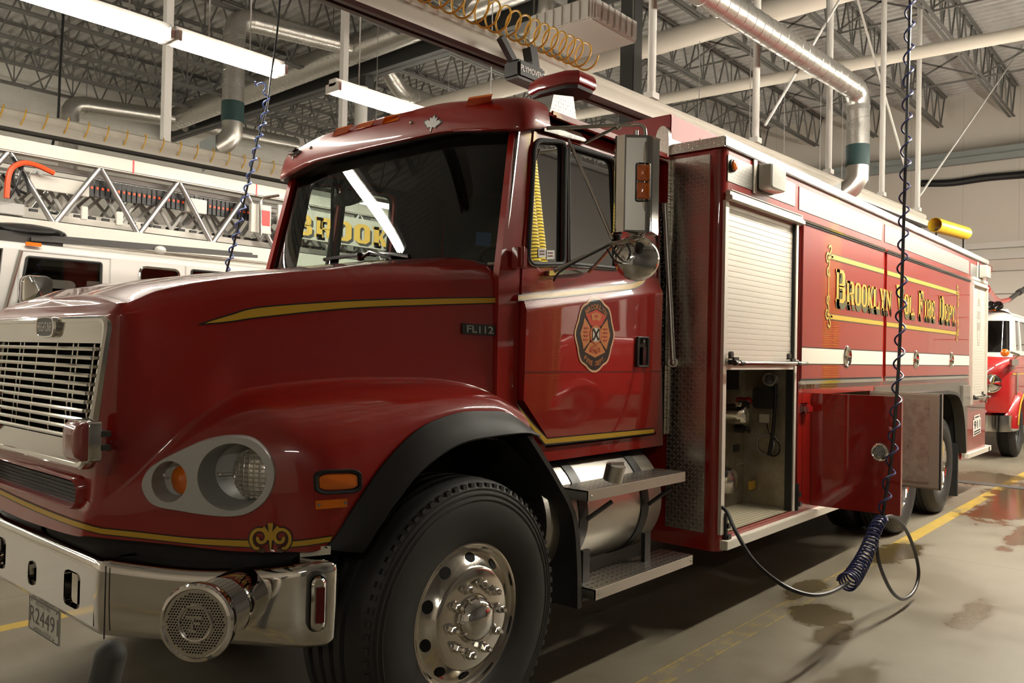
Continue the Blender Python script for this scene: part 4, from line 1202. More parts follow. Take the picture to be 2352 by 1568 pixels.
# tube frame and arms
def ym(u, v, y): return tuple(hit(u, v, 'Y', y))
k = MB(); bar = V(fx)*.055+V(fy)*.055
k.tube(spline([ym(1452, 287, -.12), ym(1468, 286, -.16), ym(1478, 292, -.18), ym(1482, 306, -.19), ym(1482, 360, -.20), ym(1480, 450, -.20), ym(1480, 520, -.19), ym(1475, 541, -.18), ym(1462, 551, -.16), ym(1448, 553, -.12)], 40), .0095, 10); MF = k.build('mirror_frame', 'dull_chrome', MIO)
k = MB(); k.tube([ym(1256, 294, .20), ym(1330, 292, .10), ym(1412, 288, -.04), ym(1455, 287, -.12)], .010, 8); k.tube([ym(1345, 327, .20), ym(1375, 312, .10), ym(1418, 291, -.06)], .009, 8); k.tube([ym(1306, 322, .19), ym(1358, 437, .03), ym(1406, 549, -.08)], .0085, 8)
k.tube([ym(1272, 623, .18), ym(1330, 595, .08), ym(1400, 560, -.06), ym(1452, 551, -.12)], .0105, 8); k.tube([ym(1352, 625, .18), ym(1385, 590, .06), ym(1412, 560, -.06)], .008, 8)
k.sphere(V(ym(1420, 292, -.06)), .016); k.cyl(ym(1461, 300, -.15), ym(1461, 317, -.15), .012)
k.build('mirror_arm', 'dull_chrome', MIO)
k = MB()
for pts in (((1250, 284), (1330, 303), (1352, 328), (1250, 301)), ((1256, 622), (1360, 617), (1352, 625), (1262, 633))):
    q = [V((*pu(u, v, YD-.01),)) if False else V((pu(u, v, YD-.01)[0], YD-.012+tum(pu(u, v, YD-.01)[1]), pu(u, v, YD-.01)[1])) for u, v in pts]
    k = MB(); k.prism(q, (0, .02, 0)); k.build('mirror_bracket', 'chrome', MIO)
k = MB(); rc = hit(1466, 589, 'Y', -.15); ax = V((-.70, -.71, .08)).normalized(); prof = [(.0005, .042), (.036, .040), (.072, .030), (.102, .014), (.117, .0), (.119, -.008), (.112, -.012)]
k.lathe(prof, rc-ax*.03, ax, 44); k.build('convex_mirror', 'chrome', MIO, ang=60)
k = MB(); k.cyl(rc+V((.0, .0, .03)), rc+ax*.03+V((0, 0, .05)), .022); k.tube(spline([ym(1405, 565, -.1), ym(1420, 590, -.2), ym(1438, 600, -.2), ym(1448, 580, -.2), ym(1440, 560, -.16)], 20), .005, 6); k.tube(spline([ym(1395, 572, -.08), ym(1412, 598, -.18), ym(1440, 606, -.2), ym(1456, 590, -.2)], 20), .0045, 6); k.tube(spline([ym(1272, 645, .17), ym(1285, 625, .13), ym(1330, 598, .06), ym(1400, 563, -.07)], 20), .0055, 6)
k.build('mirror_wire', 'cord_black', MIO)

# ---- roof beacon bar on its tread-plate stand, and a small horn knob
k = MB(); q = [hit(*p, 'Y', .42) for p in ((1272, 217), (1317, 222), (1324, 273), (1262, 262))]; k.prism(q, (0, .20, 0)); LS = k.build('beacon_stand', 'diamond_small_xz', TR)
k = MB(); L = [(1.17, .44), (1.17, .64), (1.21, .74), (1.37, .74), (1.42, .64), (1.42, .44), (1.37, .37), (1.21, .37)]
def lb(k_, z): return [V((1.295+(x-1.295)*k_, .55+(y-.55)*k_, z)) for x, y in L]
k.grid([lb(.90, 3.172), lb(1.0, 3.182), lb(1.02, 3.21), lb(.98, 3.242), lb(.92, 3.255), lb(.01, 3.258)], close_v=True); LB_ = k.build('beacon_bar', 'bar_lens', TR, ang=30)
k = MB(); k.grid([lb(.9, 3.155), lb(.92, 3.174)], close_v=True); k.plate([[(p.x, p.y) for p in lb(.9, 3.155)]], lambda x, y: V((x, y, 3.155))); k.cyl((1.295, .55, 2.99), (1.295, .55, 3.13), .05); k.box((1.22, .45, 3.16), (1.37, .66, 3.22)); k.build('beacon_base', 'interior_grey', LB_)
k = MB(); p = hit(1248, 264, 'Y', .26); k.sphere(p, .018); k.cyl(p-V((0, 0, .03)), p, .01); k.build('roof_knob', 'black_gloss', TR)
YC = YCH
# ------------------------------------------------------------------ body
YB = -.09
def B(u, v): p = hit(u, v, 'Y', YB); return p.x, p.z
XF, RC = 2.07, .065
XR = B(2267, 608)[0]; ZT = 2.925; ZB = .505
YF2 = YM(YB)
xo0, xo1 = B(1664, 900)[0]+.015, B(1834, 900)[0]          # front compartment
zo0 = .575; zo1 = 2.60
xl0, xl1 = 3.60, 4.90                                      # lower double-door compartment
zl0, zl1 = .585, 1.388
arch = [(5.22, ZB)]+spline([(5.22, .62), (5.26, 1.05), (5.42, 1.27), (5.75, 1.33), (6.6, 1.34), (7.55, 1.33), (7.95, 1.26), (8.17, 1.02), (8.28, .62)], 36)+[(8.28, ZB)]
out = [(XF+RC, ZB)]+arch+[(XR, ZB), (XR, ZT), (XF+RC, ZT)]
o1 = [(xo0, zo0), (xo1, zo0), (xo1, zo1), (xo0, zo1)]
o2 = [(xl0, zl0), (xl1, zl0), (xl1, zl1), (xl0, zl1)]
s = MB(); s.plate([out, o1, o2], lambda x, z: V((x, YB, z)), (0, .02, 0))
# rounded front corner, front wall, rear wall, far side
cor = [(XF+RC-RC*sin(pi/2*i/8), YB+RC-RC*cos(pi/2*i/8)) for i in range(9)]
s.grid([[V((x, y, z)) for z in (ZB-.03, ZT)] for x, y in cor])
s.face([(XF, YB+RC, ZB-.03), (XF, 2.4, ZB-.03), (XF, 2.4, ZT), (XF, YB+RC, ZT)])
s.face([(XF+RC, YB, ZB-.03), (XF+RC, YB, ZB), (2.2, YB, ZB), (2.2, YB, ZB-.03)])
s.box((XR-.03, YB+.001, ZB), (XR, YF2, ZT)); s.box((XF, YF2-.02, ZB), (XR, YF2, ZT)); s.face([(XF, YB+.001, ZT), (XR, YB+.001, ZT), (XR, YF2, ZT), (XF, YF2, ZT)])
BODY = s.build('body_shell', 'red_paint', TR, ang=25)
# upper box behind the side tray
u = MB(); yu = hit(1541, 300, 'X', XF).y; zu = hit(1541, 261, 'X', XF).z
u.box((XF, yu, ZT), (XR-.6, YM(yu), zu)); u.bevel(.006); UB = u.build('upper_box', 'satin_red', TR)
k = MB(); q = hit(1640, 328, 'Y', yu); k.box((XF+.004, yu-.006, ZT+.03), (XF+.42, yu, ZT+.105)); k.build('tray_strip', 'white_tape', UB)
k = MB()
for a, b in (((XF+.38, yu-.004, ZT+.07), (XF+1.2, yu-.001, ZT+.19)),): k.box(a, b)
k.bevel(.004).build('tray_door', 'satin_red', UB)
# tread-plate cap along the top
c = MB(); c.box((XF-.02, YB-.02, ZT), (XR+.02, YB+.012, ZT+.062)); c.box((XF-.02, YB, ZT+.052), (XR+.02, yu, ZT+.062)); c.bevel(.005).build('roof_edge_trim', 'diamond_fine', TR)
c = MB(); c.box((XF-.024, YB-.015, ZT-.004), (XF-.012, yu, ZT+.058)); c.build('front_edge_trim', 'diamond_yz', TR)
# tread-plate panels
fp = MB(); fp.box((XF-.006, hit(1631, 400, 'X', XF).y, hit(1615, 1222, 'X', XF).z), (XF, hit(1543, 400, 'X', XF).y, hit(1631, 354, 'X', XF).z)); fp.build('front_tread_panel', 'diamond_pol_yz', TR)
fp = MB(); y0, y1 = hit(1536, 500, 'X', 2.045).y, hit(1505, 500, 'X', 2.045).y
L = [(y0, 1.16), (y0, 3.02)]+[(lerp(y0, y1, .5-.5*cos(pi*i/8)), 3.02+.09*sin(pi*i/8)) for i in range(1, 8)]+[(y1, 3.02), (y1, 1.16)]
fp.plate([L], lambda y, z: V((2.03, y, z)), (.04, 0, 0)); fp.build('tread_post', 'diamond_pol_yz', TR)
for tl, br in (((1671.4, 355), (1824.8, 474.3)), ((1835, 428), (2024, 553)), ((2031.8, 515), (2224.5, 629)), ((2228.4, 603.8), (2264, 645.5))):
    x0, z1 = B(*tl); x1, z0 = B(*br); p = MB(); p.box((x0, YB-.004, z0), (x1, YB, z1)); p.build('side_tread_panel', 'diamond_small_xz', TR)
# grab rail on the body front
g = MB(); a, b = hit(1524, 402, 'X', 1.975), hit(1546, 832, 'X', 1.975)
g.tube([a, b], .017, 12); 
for p in (a, b):
    g.cyl(p, p+V((.07, .04, 0)), .014); g.sphere(p, .022); g.cyl(p+V((.06, .035, 0)), p+V((.075, .043, 0)), .03)
g.build('grab_rail', 'satin_aluminium', TR)

# ---- roll-up shutters
def shutter(x0, x1, ztop, zbot, hz0, hz1, zs, yo=0):
    h = MB(); h.box((x0-.01, YB-.030, hz0+.03), (x1+.01, YB, hz1)); h.box((x0-.01, YB-.045, hz0), (x1+.02, YB-.0, hz0+.028)); h.box((x0, YB-.036, hz0+.055), (x1, YB-.03, hz0+.065)); S = h.bevel(.004).build('roller_shutter', 'shutter_slat', TR)
    c = MB(); n = int((ztop-zbot)/.0345); dz = (ztop-zbot)/n
    rows = []
    for i in range(n):
        z = zbot+i*dz
        for f, o in ((.02, .0075), (.06, .0095), (.5, .010), (.94, .0095), (.98, .0075)): rows.append([V((x, YB+.028-o-yo, z+f*dz)) for x in (x0+.03, x1-.035)])
    c.grid(rows); c.build('shutter_curtain', 'shutter_slat', S, ang=15)
    c = MB(); c.box((x0-.012, YB-.006-yo, zs), (x0+.032, YB+.04, hz0)); c.build('shutter_guide', 'shutter_slat', S); c = MB(); c.box((x1-.045, YB-.008-yo, zs), (x1-.008, YB+.05, hz0)); c.build('shutter_guide', 'shutter_slat', S)
    c = MB(); c.box((x1-.055, YB+.0, zs), (x1-.045, YB+.05, hz0)); c.build('guide_seal', 'rubber', S)
    c = MB(); c.box((x0+.02, YB-.002, zbot-.055), (x1-.04, YB+.03, zbot)); c.box((x0+.02, YB-.03, zbot+.005), (x1-.03, YB+.0, zbot+.014)); c.build('bottom_rail', 'shutter_slat', S)
    c = MB(); zr = zbot-.012; c.cyl((x0+.03, YB-.062, zr), (x1+.035, YB-.062, zr), .014, n=16)
    c.build('lift_bar', 'chrome', S)
    for x in (x0+.09, x1-.15): c = MB(); c.box((x-.03, YB-.045, zr-.012), (x+.03, YB-.0, zr+.035)); c.cyl((x-.03, YB-.03, zr+.05), (x-.03, YB-.01, zr+.05), .02); c.cyl((x, YB-.062, zr), (x+.05, YB-.062, zr), .0175); c.build('bar_bracket', 'black_plastic', S)
    c = MB(); c.cyl((x0+.022, YB-.062, zr), (x0+.045, YB-.062, zr), .0165); c.build('bar_end', 'black_plastic', S)
    return S
h0 = B(1672, 440); h1 = B(1672, 462)
hb = B(1676, 845)[1]
SH1 = shutter(B(1667, 500)[0], B(1833, 520)[0]+.004, 2.60, hb+.045, B(1672, 461)[1], B(1672, 439)[1], zo0)
xr0, xr1 = B(2228, 700)[0], B(2262, 700)[0]
SH2 = shutter(xr0, xr1, 2.60, 1.23, 2.60, 2.70, 1.14, .032)
# crest printed on the rear shutter
k = MB(); c0 = B(2245, 728)
for q in ribbon2([(c0[0]+.085*cos(t), c0[1]+.36*sin(t)) for t in [2*pi*i/24 for i in range(25)]], .014): k.face([(x, YB-.016, z) for x, z in q])
for zz in (.18, .02, -.12): k.box((c0[0]-.03, YB-.016, c0[1]+zz-.05), (c0[0]+.03, YB-.013, c0[1]+zz+.05))
k.build('shutter_crest', 'tail_grey', SH2)
# ---- open front compartment: steel lining, mat, pump fittings
XW, YW = 3.255, .30
c = MB(); e_ = .0
c.face([(xo0, YW, zo0), (XW, YW, zo0), (XW, YW, zo1), (xo0, YW, zo1)]); c.face([(XW, YB+.02, zo0), (XW, YW, zo0), (XW, YW, zo1), (XW, YB+.02, zo1)]); c.face([(xo0, YB+.02, zo0), (xo0, YW, zo0), (xo0, YW, zo1), (xo0, YB+.02, zo1)])
c.face([(xo0, YB+.02, 2.62), (XW, YB+.02, 2.62), (XW, YW, 2.62), (xo0, YW, 2.62)])
CP = c.build('compartment', 'compartment_steel', TR)
c = MB(); c.box((xo0, YB+.01, zo0-.012), (XW, YW, zo0)); c.build('compartment_floor', 'compartment_mat', CP)
c = MB(); c.box((xo0, YB-.004, zo0-.06), (xo1, YB+.012, zo0-.012)); c.build('sill_strip', 'red_paint', CP)
def w(u, v): return hit(u, v, 'Y', YW)
def rw(u, v): return hit(u, v, 'X', XW)
k = MB(); p = w(1663, 945); ax = V((.25, -1, .0)).normalized(); k.lathe([(.06, 0), (.062, .10), (.085, .105), (.085, .15), (.078, .165), (.05, .168), (.0, .17)], p+V((0, 0, .0)), ax, 32)
for i in range(4): a = pi/4+i*pi/2; k.obox(p+ax*.128+V((cos(a)*.088, 0, sin(a)*.088)), (.012, 0, 0), (0, .018, 0), (0, 0, .012))
k.build('intake_cap', 'chrome', CP)
k = MB(); p = w(1664, 1103); k.lathe([(.10, 0), (.10, .02), (.085, .06), (.05, .08), (.0, .085)], p, (0, -1, 0), 32); k.tube([p+V((.0, -.08, .12)), p+V((.12, -.09, .125))], .008); k.build('drain_cover', 'dull_chrome', CP)
k = MB(); p = w(1690, 983); k.cyl(p, p+V((0, -.06, 0)), .03); k.tube([p+V((0, -.06, 0)), p+V((.05, -.07, .0)), p+V((.09, -.06, -.02))], .018); k.build('discharge_valve', 'black_plastic', CP)
k = MB(); 
for (u, v), a, b in (((1685, 865), .045, .022), ((1700, 1110), .045, .03)): p = w(u, v); k.box((p.x-a, YW-.10 if v > 1000 else YW-.01, p.z-b), (p.x+a, YW-.085 if v > 1000 else YW, p.z+b))
k.build('yellow_tag', 'letter_yellow', CP)
k = MB(); p = w(1694, 919); k.cyl(p, p+V((0, -.08, 0)), .03); k.sphere(p+V((0, -.08, 0)), .032); k.build('red_knob', 'red_lens', CP)
k = MB()
p = w(1690, 1029); k.box((p.x-.04, YW-.012, p.z-.025), (p.x+.04, YW, p.z+.025)); k.build('vent_plate', 'black_plastic', CP); k = MB()
k.box((w(1675, 1)[0], YW-.03, 1.42), (w(1700, 1)[0]+.02, YW-.001, 1.56)); k.build('pump_plate', 'black_plastic', CP)
k = MB(); a, b = rw(1735, 936), rw(1783, 890); L = rrect(min(a.y, b.y), a.z, max(a.y, b.y), b.z, .03, 5); k.plate([L], lambda y, z: V((XW-.05, y, z)), (.05, 0, 0)); k.build('control_box', 'black_plastic', CP)
k = MB(); p = rw(1772, 872); k.lathe([(.05, 0), (.05, .10), (.042, .11), (.034, .10), (.03, .03), (.0, .03)], p, (-1, -.25, .1), 28); k.build('cap_tube', 'tail_grey', CP)
k = MB(); a, b = rw(1748, 969), rw(1767, 951); k.box((XW-.03, a.y if a.y < b.y else b.y, a.z), (XW, max(a.y, b.y), b.z)); k.build('junction_box', 'plate_cream', CP)
k = MB(); p = rw(1759, 1020); k.tube([p+V((-.012, .065*cos(t), .072*sin(t))) for t in [2*pi*i/30 for i in range(30)]], .008, 8, closed=True); k.build('steel_ring', 'tail_grey', CP)
k = MB(); k.tube([rw(1787, 880)+V((-.04, 0, 0)), rw(1787, 930)+V((-.05, 0, 0)), rw(1782, 990)+V((-.05, 0, 0)), rw(1773, 1044)+V((-.05, 0, 0))], .013, 10); k.tube(spline([tuple(rw(*q)+V((-.03, 0, 0))) for q in ((1765, 972), (1770, 990), (1783, 1005), (1794, 1020), (1793, 1038), (1783, 1046), (1771, 1044))], 30), .005, 6); k.build('hand_lamp_cord', 'cord_black', CP)
k = MB()
for x, zz in ((xo0-.0, .60), (xo1-.03, .66)):
    k = MB()
    k.box((x, YB-.02, zz-.09), (x+.02, YB+.01, zz+.10)); k.box((x+.01, YB-.03, zz-.06), (x+.05, YB-.01, zz-.03)); k.box((x+.01, YB-.03, zz+.01), (x+.04, YB-.01, zz+.04)); k.build('shutter_stop', 'black_plastic', CP)
# ---- two large lift-up doors
def door(x0, x1, z0, z1):
    d = MB(); d.box((x0, YB-.014, z0), (x1, YB, z1)); d.bevel(.006); return d.build('lift_door', 'red_paint', TR)
xa0, xa1 = B(1840, 600)[0], B(2026.5, 600)[0]; xb0, xb1 = B(2033.5, 600)[0], B(2225, 650)[0]
zd0, zd1 = B(1837, 871)[1], B(1840, 511)[1]
LD1, LD2 = door(xa0, xa1, zd0, zd1), door(xb0, xb1, zd0, zd1)
for d_, x0, x1 in ((LD1, xa0, xa1), (LD2, xb0, xb1)):
    k = MB(); k.box((x0-.02, YB-.028, zd1+.004), (x1+.0, YB, zd1+.022)); k.build('drip_rail', 'chrome', d_)
    k = MB(); k.box((x0-.02, YB-.022, zd1-.008), (x1, YB-.001, zd1+.004)); k.build('door_gap', 'rubber', d_); k = MB(); k.box((x0-.0, YB-.008, zd0-.012), (x1, YB, zd0-.001)); k.build('door_gap', 'rubber', d_)
    k = MB(); k.box((x0-.02, YB-.022, zd0-.036), (x1, YB, zd0-.012)); k.bevel(.004).build('lower_moulding', 'chrome', d_)
    za, zb2 = B(1837, 834.5)[1], B(1837, 798.3)[1]
    k = MB(); k.box((x0+.002, YB-.0155, za), (x1-.002, YB-.013, zb2)); k.build('reflective_stripe', 'white_tape', d_)
    k = MB(); k.box((x0+.002, YB-.0150, za-.008), (x1-.002, YB-.013, za)); k.box((x0+.002, YB-.0150, zb2), (x1-.002, YB-.013, zb2+.008)); k.build('stripe_edge', 'decal_black', d_)
for (u, v), d_ in (((1941, 818.5), LD1), ((2099, 825), LD2), ((2181, 826.5), LD2)):
    x, z = B(u, v); k = MB(); k.lathe([(.088, -.005), (.088, .006), (.080, .012), (.070, .008), (.062, .002), (.05, .0), (.0, .0)], (x, YB-.016, z), (0, -1, 0), 36)
    k.bar((x-.045, YB-.022, z), (x+.045, YB-.022, z), .018, .012); k.tube([(x+.05*cos(t), YB-.024, z-.045*abs(sin(t))) for t in [pi*i/12 for i in range(13)]], .006, 6)
    k.build('d_handle', 'chrome', d_, ang=30)
# gold frame and lettering on the doors
YL = YB-.0165
def bz(u, v): p = hit(u, v, 'Y', YL); return p.x, p.z
fx0, fz1 = bz(1904, 587); fx1, fz0 = bz(2200, 765)
fz0 = bz(1908, 727)[1]; fx1 = bz(2200, 700)[0]
def seg(mb, x0, z0, x1, z1, o=0):
    for a, b in ((xa0+.004, xa1-.004), (xb0+.004, xb1-.004)):
        s0, s1 = max(x0, a), min(x1, b)
        if s1 > s0: mb.face([(s0, YL-o, z0), (s1, YL-o, z0), (s1, YL-o, z1), (s0, YL-o, z1)])
g, k = MB(), MB()
for z in (fz1, fz0): seg(g, fx0+.05, z-.017, fx1-.05, z+.017, .001); seg(k, fx0+.04, z-.024, fx1-.04, z+.024)
for x in (fx0, fx1): seg(g, x-.006, fz0+.1, x+.006, fz1-.1, .001)
for cx_, sx_ in ((fx0, 1), (fx1, -1)):
    for cz_, sz_ in ((fz1, -1), (fz0, 1)):
        for P in ([(0.09, 0), (.02, .012), (-.03, .05), (-.05, .01), (-.02, -.02), (.01, .0)], [(0, .10), (.012, .05), (-.012, .02), (.05, -.05), (.03, -.08), (-.01, -.06)], [(0, .09), (-.03, .11), (-.02, .15), (.012, .13), (.02, .16)]):
            P = spline([(a, b) for a, b in P], 14)
            for q in ribbon2([(cx_+sx_*a, cz_+sz_*b) for a, b in P], .015): g.face([(x, YL-.001, z) for x, z in q])
            for q in ribbon2([(cx_+sx_*a, cz_+sz_*b) for a, b in P], .027): k.face([(x, YL-.0004, z) for x, z in q])
g.build('gold_frame', 'gold_leaf', LD1); k.build('frame_outline', 'letter_shade', LD1)
# slab-serif letters
def glyph(ch, t=.30, b=.11, sf=.10):
    S = lambda x0, x1: [[rb(x0, 0, x1, sf)], [rb(x0, 1-sf, x1, 1)]]
    def rb(x0, y0, x1, y1): return [(x0, y0), (x1, y0), (x1, y1), (x0, y1)]
    st = [[rb(.08, 0, .08+t, 1)], [rb(0, 0, .48, sf)], [rb(0, 1-sf, .48, 1)]]
    if ch == 'B': return [[rb(.08, 0, .36, 1)], [rb(0, 0, .4, sf)], [rb(0, 1-sf, .4, 1)], [[(.3, 0), (.78, 0), (1, .12), (1, .42), (.86, .52), (.3, .52)], [(.36, b), (.36, .43), (.66, .43), (.70, .38), (.70, .16), (.64, b)]], [[(.3, .48), (.8, .48), (.95, .58), (.95, .88), (.76, 1), (.3, 1)], [(.36, .57), (.36, 1-b), (.6, 1-b), (.66, .84), (.66, .62), (.6, .57)]]]
    if ch in 'RP':
        G = st+[[[(.3, .42), (.78, .42), (1, .54), (1, .88), (.78, 1), (.3, 1)], [(.38, .51), (.38, 1-b), (.62, 1-b), (.69, .84), (.69, .57), (.62, .51)]]]
        if ch == 'R': G += [[[(.52, .45), (.82, .45), (.92, .30), (.94, .12), (1.04, .1), (1.04, 0), (.66, 0), (.64, .3)]]]
        return G
    if ch == 'D': return st+[[[(.3, 0), (.72, 0), (1, .2), (1, .8), (.72, 1), (.3, 1)], [(.38, b), (.38, 1-b), (.6, 1-b), (.69, .76), (.69, .24), (.6, b)]]]
    if ch == 'O': return [[[(.25, 0), (.75, 0), (1, .17), (1, .83), (.75, 1), (.25, 1), (0, .83), (0, .17)], [(t+.10, b*.85), (t+.02, b+.09), (t+.02, .91-b), (t+.10, 1-b*.85), (.90-t, 1-b*.85), (.98-t, .91-b), (.98-t, b+.09), (.90-t, b*.85)]]]
    if ch == 'K': return st+[[[(.36, .42), (.74, .9), (.74, 1), (1.0, 1), (1.0, .9), (.92, .9), (.62, .55), (.95, .1), (1.03, .1), (1.03, 0), (.62, 0), (.62, .1), (.42, .38)]]]
    if ch == 'L': return st+[[[(.3, 0), (1, 0), (1, .38), (.9, .38), (.82, b), (.3, b)]]]
    if ch in 'EF':
        G = st+[[[(.3, 1), (.96, 1), (.96, .66), (.86, .66), (.8, 1-b), (.3, 1-b)]], [[(.3, .46), (.62, .46), (.62, .36), (.74, .36), (.74, .68), (.62, .68), (.62, .57), (.3, .57)]]]
        if ch == 'E': G += [[[(.3, 0), (1, 0), (1, .36), (.9, .36), (.82, b), (.3, b)]]]
        return G
    if ch == 'I': return [[rb(.3, 0, .7, 1)], [rb(.1, 0, .9, sf)], [rb(.1, 1-sf, .9, 1)]]
    if ch == 'T': return [[rb(.34, 0, .66, 1)], [rb(.2, 0, .8, sf)], [[(0, 1), (1, 1), (1, .64), (.9, .64), (.84, 1-b), (.16, 1-b), (.1, .64), (0, .64)]]]
    if ch == 'Y': return [[rb(.34, 0, .66, .45)], [rb(.2, 0, .8, sf)], [[(0, 1), (.42, 1), (.42, .9), (.36, .9), (.55, .55), (.7, .9), (.62, .9), (.62, 1), (1, 1), (1, .9), (.92, .9), (.66, .42), (.34, .42), (.07, .9), (0, .9)]]]
    if ch == 'N': return [[rb(.10, 0, .24, 1)], [rb(.78, 0, .92, 1)], [rb(0, 0, .36, sf)], [rb(.66, 1-sf, 1.02, 1)], [[(0, 1), (.34, 1), (.92, .2), (.92, 0), (.78, 0), (.10, .9), (0, .9)]]]
    if ch == 'V': return [[[(0, 1), (.46, 1), (.46, .9), (.4, .9), (.62, .3), (.8, .9), (.7, .9), (.7, 1), (1.02, 1), (1.02, .9), (.95, .9), (.62, 0), (.42, 0), (.07, .9), (0, .9)]]]
    if ch == '.': return [[rb(0, 0, .5, .16)]]
    return []
bz0, bz1 = bz(1920, 694.5)[1], bz(1920, 616.5)[1]; sz1 = bz(1950, 645)[1]; sz0 = bz(1950, 698)[1]
zb_ = (bz0+sz0)/2
words_ = [('BROOKLYN', [1918.6, 1943, 1963, 1978, 1992, 2005, 2020.5, 2034, 2047.5]), ('VOL.', [2058, 2076.5, 2088, 2098, 2103]), ('FIRE', [2109, 2122, 2129, 2138.5, 2148]), ('DEPT.', [2157, 2169.5, 2178, 2186, 2193.5, 2197])]
for wd, xs_ in words_:
    g, k, e = MB(), MB(), MB()
    for i, ch in enumerate(wd):
        x0 = hit(xs_[i], 690, 'Y', YL).x; x1 = hit(xs_[i+1], 690, 'Y', YL).x; wdt = (x1-x0)*.90
        zt_ = bz1 if i == 0 else sz1
        for loops in glyph(ch):
            f = lambda o, dx, dz, ex: (lambda x, y: V((x0+wdt*(.5+(x-.5)*ex)+dx, YL-o, zb_+(zt_-zb_)*(.5+(y-.5)*ex)+dz)))
            g.plate(loops, f(.003, 0, 0, 1)); k.plate([loops[0]], f(.001, .026, -.042, 1.04)); e.plate([loops[0]], f(.002, 0, 0, 1.0)) if False else None
            if len(loops) == 1: e.plate(loops, f(.0016, .012, -.02, 1.06))
    _d = LD1 if wd == 'BROOKLYN' else LD2
    g.build('gold_lettering', 'gold_leaf', _d); k.build('letter_shadow', 'letter_shade', _d); e.build('letter_edge', 'letter_shade', _d)
# unit number, marker lamps, scene lights
t = MB(); x0, z1 = B(1834, 880); x1, z0 = B(1870, 893); add_text(t, '03-840', lambda x, y: V((x, YB-.002, y)), box=(x0+.02, z0+.005, x1, z1), bold=.02); t.build('unit_number', 'gold_leaf', TR)
x, z = B(1844, 938); k = MB(); k.box((x-.06, YB-.012, z-.035), (x+.075, YB, z+.04)); k.bevel(.01); RMk = k.build('side_lamp', 'chrome', TR); k = MB(); k.box((x-.035, YB-.05, z-.032), (x+.07, YB-.012, z+.03)); k.bevel(.012).build('side_lamp_lens', 'red_lens', RMk)
x, z = B(1680, 381); k = MB(); k.lathe([(.040, 0), (.040, .012), (.034, .014)], (x, YB-.004, z), (0, -1, 0), 28); AM = k.build('amber_marker', 'black_plastic', TR); k = MB(); k.lathe([(.033, .010), (.030, .024), (.015, .03), (.0, .031)], (x, YB-.004, z), (0, -1, 0), 28); k.build('amber_marker_lens', 'amber_lens', AM)
def flood(u, v, a, b):
    x, z = B(u, v); k = MB(); L = rrect(x-a, z-b, x+a, z+b, .02, 4); k.plate([L], lambda x_, z_: V((x_, YB-.022, z_)), (0, .022, 0)); F = k.build('scene_light', 'black_plastic', TR)
    k = MB(); cx_, cz_ = x, z; k.grid([[V((cx_+(p-cx_)*s_, YB-.022-o, cz_+(q-cz_)*s_)) for p, q in L] for s_, o in ((.98, .0), (.96, .03), (.92, .075), (.85, .085), (.02, .087))], close_v=True); k.build('scene_light_lens', 'flood_lens', F, ang=30)
    k = MB(); k.box((x-a-.05, YB-.012, z-b-.03), (x-a-.0, YB-.004, z+b+.03)); k.build('light_bezel', 'white_tape', F)
flood(1754, 413, .125, .085); flood(2250, 625, .12, .085)
# ---- lower double doors standing open
yo = -.70
f = MB(); f.obox((3.590, (YB+yo)/2, (zl0+zl1)/2+.0), (.022, .0, 0), (-.022, (YB-yo)/2, 0), (0, 0, (zl1-zl0)/2+.012)); FD = f.bevel(.004).build('compartment_door', 'red_paint', TR)
p0 = hit(2021, 1038, 'X', 3.555); k = MB(); k.lathe([(.062, -.02), (.062, .006), (.055, .012), (.046, .008), (.042, .001), (.0, .001)], p0, (-1, -.035, 0), 36); k.bar(p0+V((-.006, -.035, .012)), p0+V((-.006, .035, -.012)), .016, .012); k.tube([p0+V((-.008, .036*cos(t), -.04*abs(sin(t)))) for t in [pi*i/12 for i in range(13)]], .005, 6); k.build('door_latch', 'chrome', FD, ang=30)
k = MB(); k.box((3.585, YB-.02, zl0), (3.602, YB-.002, zl1)); k.build('door_hinge', 'chrome', FD)
xr = 4.86
f = MB(); f.box((xr-.0, yo+.035, zl0+.015), (xr+.036, YB-.005, zl1)); RD = f.bevel(.004).build('compartment_door', 'steel_frame', TR); k = MB(); k.box((xr+.037, yo+.037, zl0+.017), (xr+.046, YB-.007, zl1-.002)); plabel(k.build('door_skin', 'red_paint', RD), 'red outer skin')
k = MB(); k.box((xr-.028, yo+.05, zl0+.03), (xr, YB-.02, zl1-.012)); k.bevel(.003).build('door_frame', 'steel_frame', RD)
k = MB(); k.box((xr-.036, yo+.12, zl0+.075), (xr-.028, YB-.05, zl1-.05)); k.build('door_lining', 'swirl_steel', RD)
k = MB(); k.box((xr-.01, yo+.036, zl0+.018), (xr+.03, yo+.05, zl1-.002)); k.build('door_seal', 'rubber', RD)
c = MB(); c.face([(xl0, .5, zl0), (xl1, .5, zl0), (xl1, .5, zl1), (xl0, .5, zl1)]); c.box((xl0, YB+.02, zl0-.01), (xl1, .5, zl0)); c.box((xl1, YB+.02, zl0), (xl1+.01, .5, zl1)); c.box((xl0-.01, YB+.02, zl0), (xl0, .5, zl1)); c.box((xl0, YB+.02, zl1), (xl1, .5, zl1+.01)); c.build('lower_compartment', 'compartment_steel', TR)
k = MB(); L = [B(*q) for q in ((1842, 900), (1862, 900), (1862, 1140), (1842, 1142))]
for q in ribbon2([L[0], L[1], L[2], L[3], L[0]], .006): k.face([(x, YB-.0012, z) for x, z in q])
k.build('panel_seam', 'deep_red', TR)
